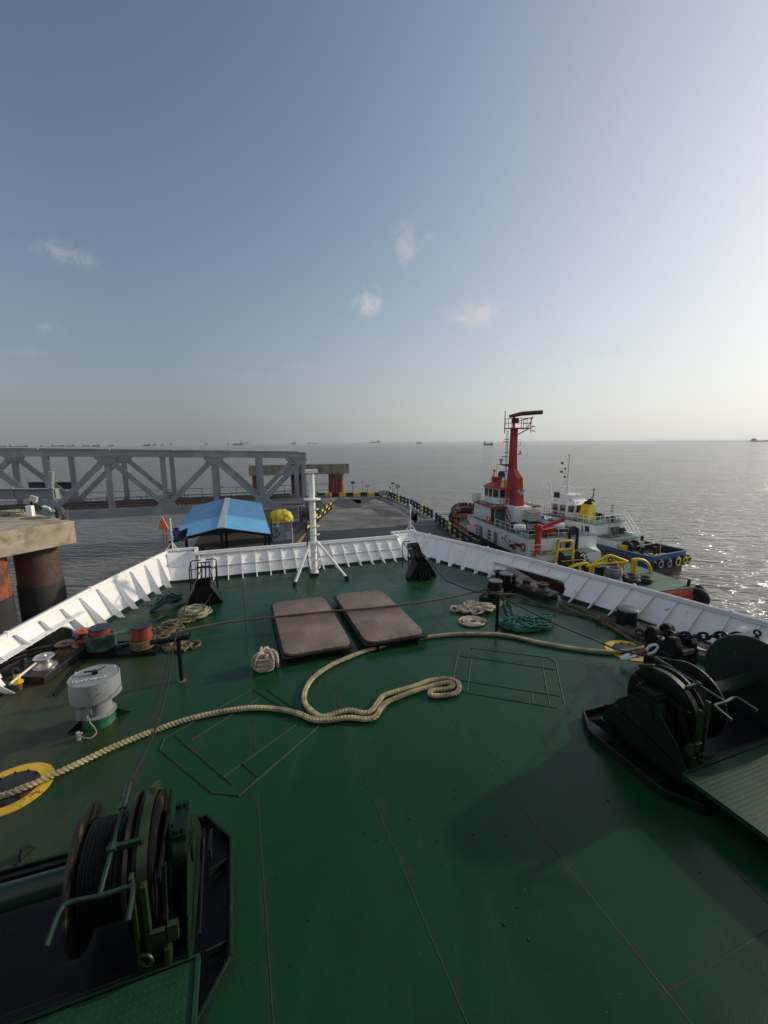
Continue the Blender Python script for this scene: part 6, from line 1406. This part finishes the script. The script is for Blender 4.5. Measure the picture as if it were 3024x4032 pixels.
# stern details
K.mb().bb(-.4, 9.1, -10.87, -10.8, -9.3, -8.08).build('transom', mat('transom_red', (.66, .12, .10), .5, var=.2, vscale=.8, rust=.08), t1)
mb = K.mb(); rd = random.Random(4); x = 5.5
for i in range(8): mb.bar((x + .26 * i, -10.885, -8.45), (x + .26 * i + rd.uniform(.05, .14), -10.885, -8.45 + rd.choice((-.1, .12, .0))), .02, .16); mb.bb(x + .26 * i - .06, x + .26 * i + .1, -10.89, -10.87, -8.36 - .12 * (i % 3), -8.33 - .12 * (i % 3))
mb.build('port_lettering', mat('letter_dark', (.14, .02, .02), .6), t1)
K.mb().bb(-.5, 9.2, -10.92, -10.78, -8.75, -8.62).build('rubbing_bar', TRED, t1)
K.mb().lathe([(.13, 0), (.13, .5), (.17, .54), (.17, .6)], (9.0, -10.3, ZT), n=12).build('stern_bitt', TBLK, t1, True)
K.tube('yellow_quarter_rail', [(-1.15, -4.2, ZT + .35), (-1.2, -.5, ZT + .35)], .16, TYEL, 8)
K.tube('yellow_quarter_rail', [(-.9, -7.5, ZT + .2), (-1.1, -5.0, ZT + .2)], .16, TYEL, 8)
for s, f, z, sx, sy, sz, m in ((5.5, 4.5, -5.35, 1.2, 1.4, .7, TBLK), (6.6, 2.5, -5.4, 1.0, 1.0, .6, TGRN), (5.8, .8, -5.3, .9, .7, .8, TBLK), (7.0, 5.5, -5.3, 1.1, 1.6, .8, TGRN), (3.2, 5.2 - 3.2, -5.5, .6, .5, .4, TBLK), (1.6, 2.2, -5.45, .6, .6, .5, TBLK)):
    K.mb().box((s, f, z), (sx, sy, sz)).build('deck_machinery', m, t1, bevel=.08)
for c, ax, r0, rr in (((9.2, -11.2, -8.75), (1, .2, .1), .55, .26), ((9.95, -10.6, -9.0), (.8, -.5, 0), .75, .34)):
    mb = K.mb(); mb.torus(c, ax, r0, rr, 22, 10); mb.build('stern_tyre', RUBBER, t1, True)
K.tube('tyre_chain', [(9.1, -10.6, -8.0), (9.4, -11.0, -8.2), (9.6, -11.2, -8.6)], .05, TBLK, 6)
def tyre(X, c, ax, R0, r0, label, m=None, rim=None, grp='tyre fenders of the tugs', rootz=0):
    t = thing('tyre', label, 'tyre', X @ Vector(c), grp)
    mb = MB(X); mb.torus(c, ax, R0, r0, 24, 10); mb.build('tread', m or RUBBER, t, True)
    if rim: mb = MB(X); mb.torus(Vector(c) + Vector(ax).normalized() * r0 * .8, ax, R0 * .86, r0 * (.7 if rim.name.startswith('ring_yellow') else .35), 24, 6); mb.build('painted_ring', rim, t, True)
for c, lb in (((3.4, -8.1, ZT + .26), 'black tyre lying flat on the tug stern deck under the grey netted coil'), ((4.9, -8.5, ZT + .26), 'black tyre flat on the tug stern deck, middle of the group'), ((5.5, -7.7, ZT + .24), 'black tyre half behind the middle one on the tug stern deck'), ((6.1, -8.6, ZT + .26), 'black tyre flat on the tug stern deck, outermost to the right')):
    tyre(XT, c, (0, 0, 1), .5, .24, lb)
mb = K.mb(); c = Vector((3.7, -7.7, ZT + .55))
for k in range(5): mb.torus(c + Vector((0, 0, .14 * k)), (0, 0, 1), .62 - .03 * abs(k - 2), .14, 26, 7)
props(mb.build('fender_coil', mat('netted_grey', (.20, .19, .18), .85, var=.5, vscale=3), None, True), 'big grey netted rope fender piled on a tyre at the tug stern', 'fender')
K.tube('heaving_line', [(6.6, -8.8, ZT + .03), (7.6, -8.5, ZT + .03), (8.5, -8.2, ZT + .03)], .03, TBLK, 5)

# ---- blue-hulled tug with the yellow funnel
XB = Matrix(((.912, -.41, 0, 27.35), (.41, .912, 0, 41.7), (0, 0, 1, 0), (0, 0, 0, 1)))
t2 = thing('tugboat', 'blue-hulled tug with white wheelhouse, yellow funnel and tyres round its stern', 'tugboat', XB @ Vector((3, 9, ZW)))
K = Kit(XB, t2); zd = -8.35
dk2 = [(.3, 0), (5.9, 0), (6.25, .5), (6.3, 6), (6.3, 14), (5.9, 18), (4.6, 21), (3.1, 22), (1.6, 21), (.3, 18), (-.1, 14), (-.05, 6), (0, .5)]
hull(K, dk2, zd, ZW - .8, TBLUE, mat('aft_deck_dark', (.05, .075, .062), .6, var=.4, vscale=.9, rust=.2, rscale=1), .02)
mb = K.mb(); gw = K.mb()
for (s0, f0), (s1, f1) in zip(dk2, dk2[1:] + dk2[:1]):
    z0, z1 = -7.55 + max(0, f0 - 8) * .06, -7.55 + max(0, f1 - 8) * .06; d = Vector((3.1 - (s0 + s1) / 2, 10 - (f0 + f1) / 2, 0)).normalized() * .09
    mb.prism([(s0, f0, zd), (s1, f1, zd), (s1, f1, z1), (s0, f0, z0)], d * .5); gw.bar((s0, f0, z0 + .02), (s1, f1, z1 + .02), .18, .09)
mb.build('bulwark', TBLUE, t2); gw.build('gunwale', mat('gunwale_blue', (.07, .15, .32), .5), t2)
mb = K.mb()
for (s0, f0), (s1, f1) in zip(dk2[2:5], dk2[3:6]): mb.prism([(s0 - .12, f0, zd), (s1 - .12, f1, zd), (s1 - .12, f1, -7.58), (s0 - .12, f0, -7.58)], (.05, 0, 0))
mb.build('bulwark_lining', TBLK, t2)
mb = K.mb()
for i in range(6): mb.prism([(-.04, 1 + i * 1.6, -8.2), (-.04, 1.6 + i * 1.6, -8.2), (-.04, 1.5 + i * 1.6, -7.95)], (.02, 0, 0))
mb.build('hull_patch', mat('patch_dark', (.015, .03, .07), .6), t2)
mb = K.mb(); mb.prism([(4.2, -.02, -8.5), (5.6, -.02, -8.5), (5.6, -.02, -7.9), (4.2, -.02, -7.9)], (0, .01, 0)); mb.build('stern_rust', mat('stern_rust_brown', (.05, .045, .05), .8, var=.5, vscale=3), t2)
# houses
K.box('deckhouse', .6, 5.7, 7.4, 15.2, zd, -5.5, TW, .04); K.box('deckhouse_top', .5, 5.8, 7.2, 15.5, -5.5, -5.42, TGRN)
for f in (13.9, 8.3): K.box('window', .56, .62, f - .3, f + .3, -6.6, -5.85, GLASS)
K.box('green_hatch', 1.0, 4.6, 4.6, 7.3, zd, -6.9, TW, .04); K.box('hatch_top', .85, 4.75, 4.45, 7.35, -6.9, -6.82, TGRN); K.box('hatch_lid', 1.4, 2.8, 5.6, 6.8, -6.82, -6.72, TBLK)
K.box('white_side_wall', 5.0, 5.6, 5.5, 7.4, zd, -6.6, TW)
wp = [(1.9, 11.3), (4.4, 11.3), (5.3, 12.0), (5.3, 14.4), (4.4, 15.4), (1.9, 15.4), (1.1, 14.6), (1.1, 12.0)]
mb = K.mb(); lo_ = [(3.2 + (s - 3.2) * .93, 13.4 + (f - 13.4) * .90) for s, f in wp]
A = [mb.v((s, f, -5.45)) for s, f in lo_]; B = [mb.v((s, f, -3.75)) for s, f in wp]; C_ = [mb.v((3.2 + (s - 3.2) * .72, 13.4 + (f - 13.4) * .72, -3.25)) for s, f in wp]
for P_, Q_ in ((A, B), (B, C_)):
    for i in range(8): mb.f((P_[i], P_[(i + 1) % 8], Q_[(i + 1) % 8], Q_[i]))
mb.f(C_); mb.f(A[::-1]); WH2 = mb.build('wheelhouse', TW, t2, bevel=.02)
for j in range(8):
    p0, q0, p1, q1 = (Vector((*lo_[j], -5.45)), Vector((*lo_[(j + 1) % 8], -5.45)), Vector((*wp[j], -3.75)), Vector((*wp[(j + 1) % 8], -3.75)))
    n = (q0 - p0).cross(p1 - p0).normalized(); k = max(1, round((q0 - p0).length / 1.0))
    for i in range(k):
        def P(u, v): return p0.lerp(q0, u).lerp(p1.lerp(q1, u), v)
        u0, u1 = (i + .16) / k, (i + .84) / k
        w = K.mb(); w.prism([P(u0, .42) + n * .01, P(u1, .42) + n * .01, P(u1, .92) + n * .01, P(u0, .92) + n * .01], n * .03); w.build('window', GLASS, WH2)
        if j == 6:
            w = K.mb(); w.prism([P(u0 + .03, .1) + n * .01, P(u1 - .03, .1) + n * .01, P(u1 - .03, .3) + n * .01, P(u0 + .03, .3) + n * .01], n * .03); w.build('lower_window', GLASS, WH2)
for s, f in ((1.5, 14.2), (1.5, 12.8), (2.6, 11.7)): K.mb().box((s, f, -3.44), (.35, .55, .03), Matrix.Rotation(R(-35 if s < 2 else 0), 3, 'Y')).build('roof_light', mat('roof_light_grey', (.2, .22, .24), .4), t2)
K.box('black_screen', 1.9, 2.0, 14.1, 15.0, -3.2, -2.45, TBLK); K.box('roof_house', 2.0, 4.4, 12.2, 14.2, -3.3, -2.6, TW, .03); K.box('roof_deck', 1.8, 4.6, 12.0, 14.3, -3.32, -3.26, mat('dark_edge', (.05, .05, .05), .6))
K.rail('roof_rail', [(2.0, 12.1, -2.6), (4.4, 12.1, -2.6), (4.4, 14.2, -2.6), (2.0, 14.2, -2.6)], .9, TW, .8, .025)
K.tube('mast', [(2.9, 13.7, -2.6), (2.9, 13.7, .3), (2.9, 13.7, 2.4)], [.17, .12, .07], TW, 10)
K.tube('mast_stay', [(2.2, 14.6, -2.5), (2.85, 13.7, -.6)], .05, TW, 6); K.tube('mast_stay', [(3.4, 13.2, -2.5), (2.95, 13.7, -1.6)], .05, TW, 6); K.tube('mast_foot', [(2.9, 13.7, -2.6), (2.9, 13.7, -1.9)], .28, TW, 10)
for z, c in ((1.3, TRED), (.15, TRED)): K.box('signal_lamp', 2.1, 2.35, 14.1, 14.35, z, z + .28, c); K.tube('lamp_arm', [(2.3, 14.2, z - .02), (2.9, 13.7, z - .15)], .03, TW, 5)
for z in (.55, -.5): K.mb().lathe([(.12, 0), (.14, .2), (.05, .3)], (2.5, 13.9, z), n=10).build('horn', TBLK, t2, True)
K.tube('yard', [(2.3, 14.1, 1.85), (3.2, 13.5, 1.9)], .03, TW, 5); K.mb().lathe([(0, 0), (.12, .05), (.1, .25), (0, .3)], (2.8, 13.7, 2.35), n=10).build('mast_lamp', mat('lamp_pale', ()), t2, True)
K.tube('spar', [(1.6, 15.2, -2.9), (1.5, 15.3, -1.6), (1.3, 15.6, -.4)], [.14, .1, .05], TW, 8); K.tube('spar_arm', [(1.0, 15.4, -1.5), (1.6, 15.1, -1.3)], .03, TW, 5)
for s, z in ((3.7, -.4), (4.3, -1.0)): K.tube('whip_aerial', [(s, 12.4, -2.6), (s, 12.4, z)], .018, TW, 4)
# funnel
mb = K.mb(); A = [mb.v(p) for p in ((1.75, 10.9, -5.45), (3.0, 10.9, -5.45), (3.2, 9.3, -5.45), (1.75, 9.3, -5.45))]; B = [mb.v(p) for p in ((2.3, 10.7, -3.45), (3.5, 10.7, -3.45), (3.6, 9.7, -3.55), (2.3, 9.7, -3.55))]
for i in range(4): mb.f((A[i], A[(i + 1) % 4], B[(i + 1) % 4], B[i]))
mb.f(B); mb.build('funnel', TYEL, t2, bevel=.03)
K.mb().lathe([(.5, 0), (.6, .1), (.45, .3), (.2, .35)], (2.85, 10.2, -3.5), n=14).build('funnel_top', TBLK, t2, True); K.tube('exhaust_pipe', [(2.6, 10.2, -3.4), (2.7, 10.1, -3.05), (3.2, 10.0, -3.0), (3.5, 10, -3.2)], .16, TBLK, 8, step=.1)
K.tube('aft_mast', [(3.3, 10, -3.4), (3.35, 10, -1.6)], .06, TBLK, 6); K.tube('aft_mast_stay', [(2.7, 10.1, -3.2), (3.3, 10, -2.4)], .03, TBLK, 5); K.tube('aft_mast_yard', [(3.15, 10, -1.65), (3.35, 10, -1.75), (3.55, 10, -1.65)], .05, TBLK, 5)
mb = K.mb(); mb.prism([(3.2, 9.6, -4.5), (4.1, 9.6, -4.7), (4.1, 9.6, -4.8), (3.2, 9.6, -4.6)], (0, .8, 0)); mb.bb(3.55, 3.7, 9.6, 9.8, -5.4, -4.6); mb.build('funnel_shelf', TYEL, t2); K.box('funnel_door', 3.15, 3.4, 9.25, 9.32, -5.2, -4.5, mat('funnel_dark', (.1, .06, .02), .6))
# rails
K.rail('deck_rail', [(.65, 15.3, -5.42), (.65, 12.6, -5.42)], .85, mat('rail_red', (.40, .05, .05), .5), .45, .03, 2); K.rail('deck_rail', [(.65, 12.4, -5.42), (.65, 7.3, -5.42), (5.7, 7.3, -5.42), (5.7, 10, -5.42)], .85, TW, .9, .035, 2)
K.rail('fore_rail', [(.6, 16.0, -5.9), (.6, 19.0, -5.7), (3, 20.5, -5.6)], 1.0, TW, 1.2, .035)
mb = K.mb()
for s in (5.1, 5.7): mb.tube([(s, 7.2, -5.5), (s, 5.2, -7.9)], .06, 6); mb.tube([(s, 7.2, -4.6), (s + .1, 6.9, -4.6), (s + .1, 5.1, -6.8), (s, 5.2, -7.9)], .04, 6)
for i in range(7): mb.bar((5.1, 7.0 - i * .28, -5.7 - i * .33), (5.7, 7.0 - i * .28, -5.7 - i * .33), .15, .03)
mb.build('ladder', TW, t2)
K.tube('light_pole', [(4.9, 8.6, -5.4), (4.9, 8.6, -3.6)], .06, TW, 6)
for z in (-3.7, -4.05, -4.4): K.box('pole_lamp', 4.95, 5.25, 8.5, 8.7, z, z + .12, TBLK)
mb = K.mb(); mb.prism([(2.9, 7.0, -5.9), (4.3, 7.0, -5.95), (4.1, 7.0, -6.75), (3.4, 7.0, -6.8)], (0, -.25, 0)); mb.build('grey_sheet', mat('sheet_grey', (.12, .12, .12), .8, var=.4, vscale=3), t2); mb = K.mb(); mb.prism([(4.3, 6.9, -6.1), (5.4, 6.9, -6.2), (5.4, 6.9, -6.8), (4.4, 6.9, -6.75)], (0, -.2, 0)); mb.build('dark_sheet', TBLK, t2)
rd = random.Random(12); WD = mat('working_gear_brown', (.09, .06, .045), .7)
for i in range(22):
    s_, f_ = rd.uniform(.6, 5.6), rd.uniform(.5, 4.4); h_ = rd.uniform(.12, .7); m_ = rd.choice((TBLK, TBLK, WD, TGRN))
    if rd.random() < .6: K.mb().box((s_, f_, zd + h_ / 2), (rd.uniform(.15, .7), rd.uniform(.15, .6), h_), Matrix.Rotation(rd.random(), 3, 'Z')).build('working_gear', m_, t2, bevel=.03)
    else: K.tube('loose_pipe', [(s_, f_, zd + .1), (s_ + rd.uniform(-.9, .9), f_ + rd.uniform(-.7, .7), zd + .12)], .06, m_, 6)
for i in range(9):
    s_, f_ = rd.uniform(3.2, 5.4), rd.uniform(7.6, 10.8); h_ = rd.uniform(.2, .8); K.mb().box((s_, f_, -5.42 + h_ / 2), (rd.uniform(.2, .6), rd.uniform(.2, .6), h_)).build('house_top_gear', rd.choice((TBLK, TW, TGRN)), t2, bevel=.03)
# working deck
K.box('yellow_chest', 1.0, 1.7, 3.7, 4.3, zd, -7.35, TYEL, .03); K.mb().lathe([(.7, -.7), (.7, -.6), (.4, -.55), (.4, .55), (.7, .6), (.7, .7)], (2.6, 4.0, -7.6), (1, 0, 0), n=18).build('deck_winch', TBLK, t2, True)
K.box('pale_box', 3.2, 3.7, 3.2, 3.8, -7.7, -7.0, mat('pale_grey', (.45, .45, .44), .6)); K.box('dark_machine', 1.8, 3.0, 3.4, 3.8, zd, -7.4, TBLK, .05)
for s, f in ((2.3, 2.4), (3.6, 1.9)): K.mb().lathe([(.16, 0), (.16, .95), (.22, 1.0), (.22, 1.08)], (s, f, zd), n=10).build('towing_bitt', TBLK, t2, True)
K.box('yellow_plinth', 3.1, 3.9, 1.6, 2.3, zd, zd + .25, TYEL); K.box('yellow_plinth', 2.0, 3.0, 2.9, 3.4, zd, zd + .3, TYEL)
K.tube('pale_boom', [(2.2, 3.0, -7.3), (4.2, 2.4, -7.05), (5.2, 2.3, -6.9)], .06, mat('boom_cream', (.6, .55, .35), .6), 6); K.tube('boom_post', [(5.2, 2.3, zd), (5.2, 2.3, -6.6)], .05, mat('boom_cream', ()), 6)
K.mb().lathe([(0, 0), (.75, 0), (.8, .1), (.72, .3), (.3, .34), (.28, .1), (0, .1)], (4.4, 1.0, zd), n=24).build('rope_coil', mat('tan_coil', (.40, .30, .18), .85, var=.3, vscale=4), t2, True); K.tube('yellow_pipe', [(1.6, 1.2, zd + .15), (2.8, .9, zd + .2), (3.6, .7, zd + .15)], .1, TYEL, 8, step=.2)
K.mb().lathe([(.1, 0), (1.0, .05), (.7, .3), (.2, .5)], (2.8, .7, zd), n=14).build('dark_net', TBLK, t2, True)
K.tube('quarter_bitt', [(5.95, 5.0, -7.6), (5.95, 5.0, -6.9)], .16, TBLK, 10); K.tube('quarter_bitt_bar', [(5.7, 5.0, -7.1), (6.25, 5.0, -7.1)], .08, TBLK, 8)
WR, YR = mat('ring_white', (.55, .55, .53), .6), mat('ring_yellow_fender', (.60, .55, .06), .6, var=.3, vscale=4)
for s, z, r0, rim, lb in ((.35, -8.5, .36, None, 'plain black tyre at the port corner of the blue tug stern'), (1.3, -8.42, .38, WR, 'tyre with a white painted ring, left on the blue stern'), (2.75, -8.52, .36, WR, 'tyre with a thin pale ring, second of the two pale ones'), (4.15, -8.48, .46, YR, 'largest tyre painted yellow on the blue tug stern'), (5.35, -8.45, .38, YR, 'middle yellow tyre on the blue tug stern'), (6.05, -8.45, .38, YR, 'yellow tyre at the starboard corner of the blue stern')):
    tyre(XB, (s, -.2, z), (0, -1, 0), r0, .15, lb, None, rim)
tyre(XB, (6.5, .5, -8.5), (1, -.2, 0), .38, .16, 'black tyre hung round the starboard quarter of the blue tug')
# red gangway between the boats
o = XB @ Vector((-.8, 3, -8)); t = thing('gangway', 'red railed gangway lying between the two tugs', 'gangway', o); K = Kit(XB, t)
K.box('plank', -1.1, -.5, 1.5, 8.5, -8.5, -8.38, TRED); K.rail('handrail', [(-1.1, 1.5, -8.4), (-1.1, 8.5, -8.4)], .7, TRED, 1.2, .05, 2)
# ------------------------------------------------------------------ sea haze: one closed box of even, thin air round everything
def haze():
    m = bpy.data.materials.new('sea_haze'); m.use_nodes = True; t = m.node_tree; n = t.nodes; n.remove(n['Principled BSDF'])
    v = n.new('ShaderNodeVolumePrincipled'); v.inputs['Color'].default_value = (.66, .70, .74, 1); v.inputs['Density'].default_value = 0.9e-4; v.inputs['Anisotropy'].default_value = .2
    t.links.new(v.outputs[0], n['Material Output'].inputs['Volume'])
    mb = MB(); mb.bb(-15000, 15000, -15000, 15000, -14, 11); props(mb.build('haze', m), kind='stuff')
haze()
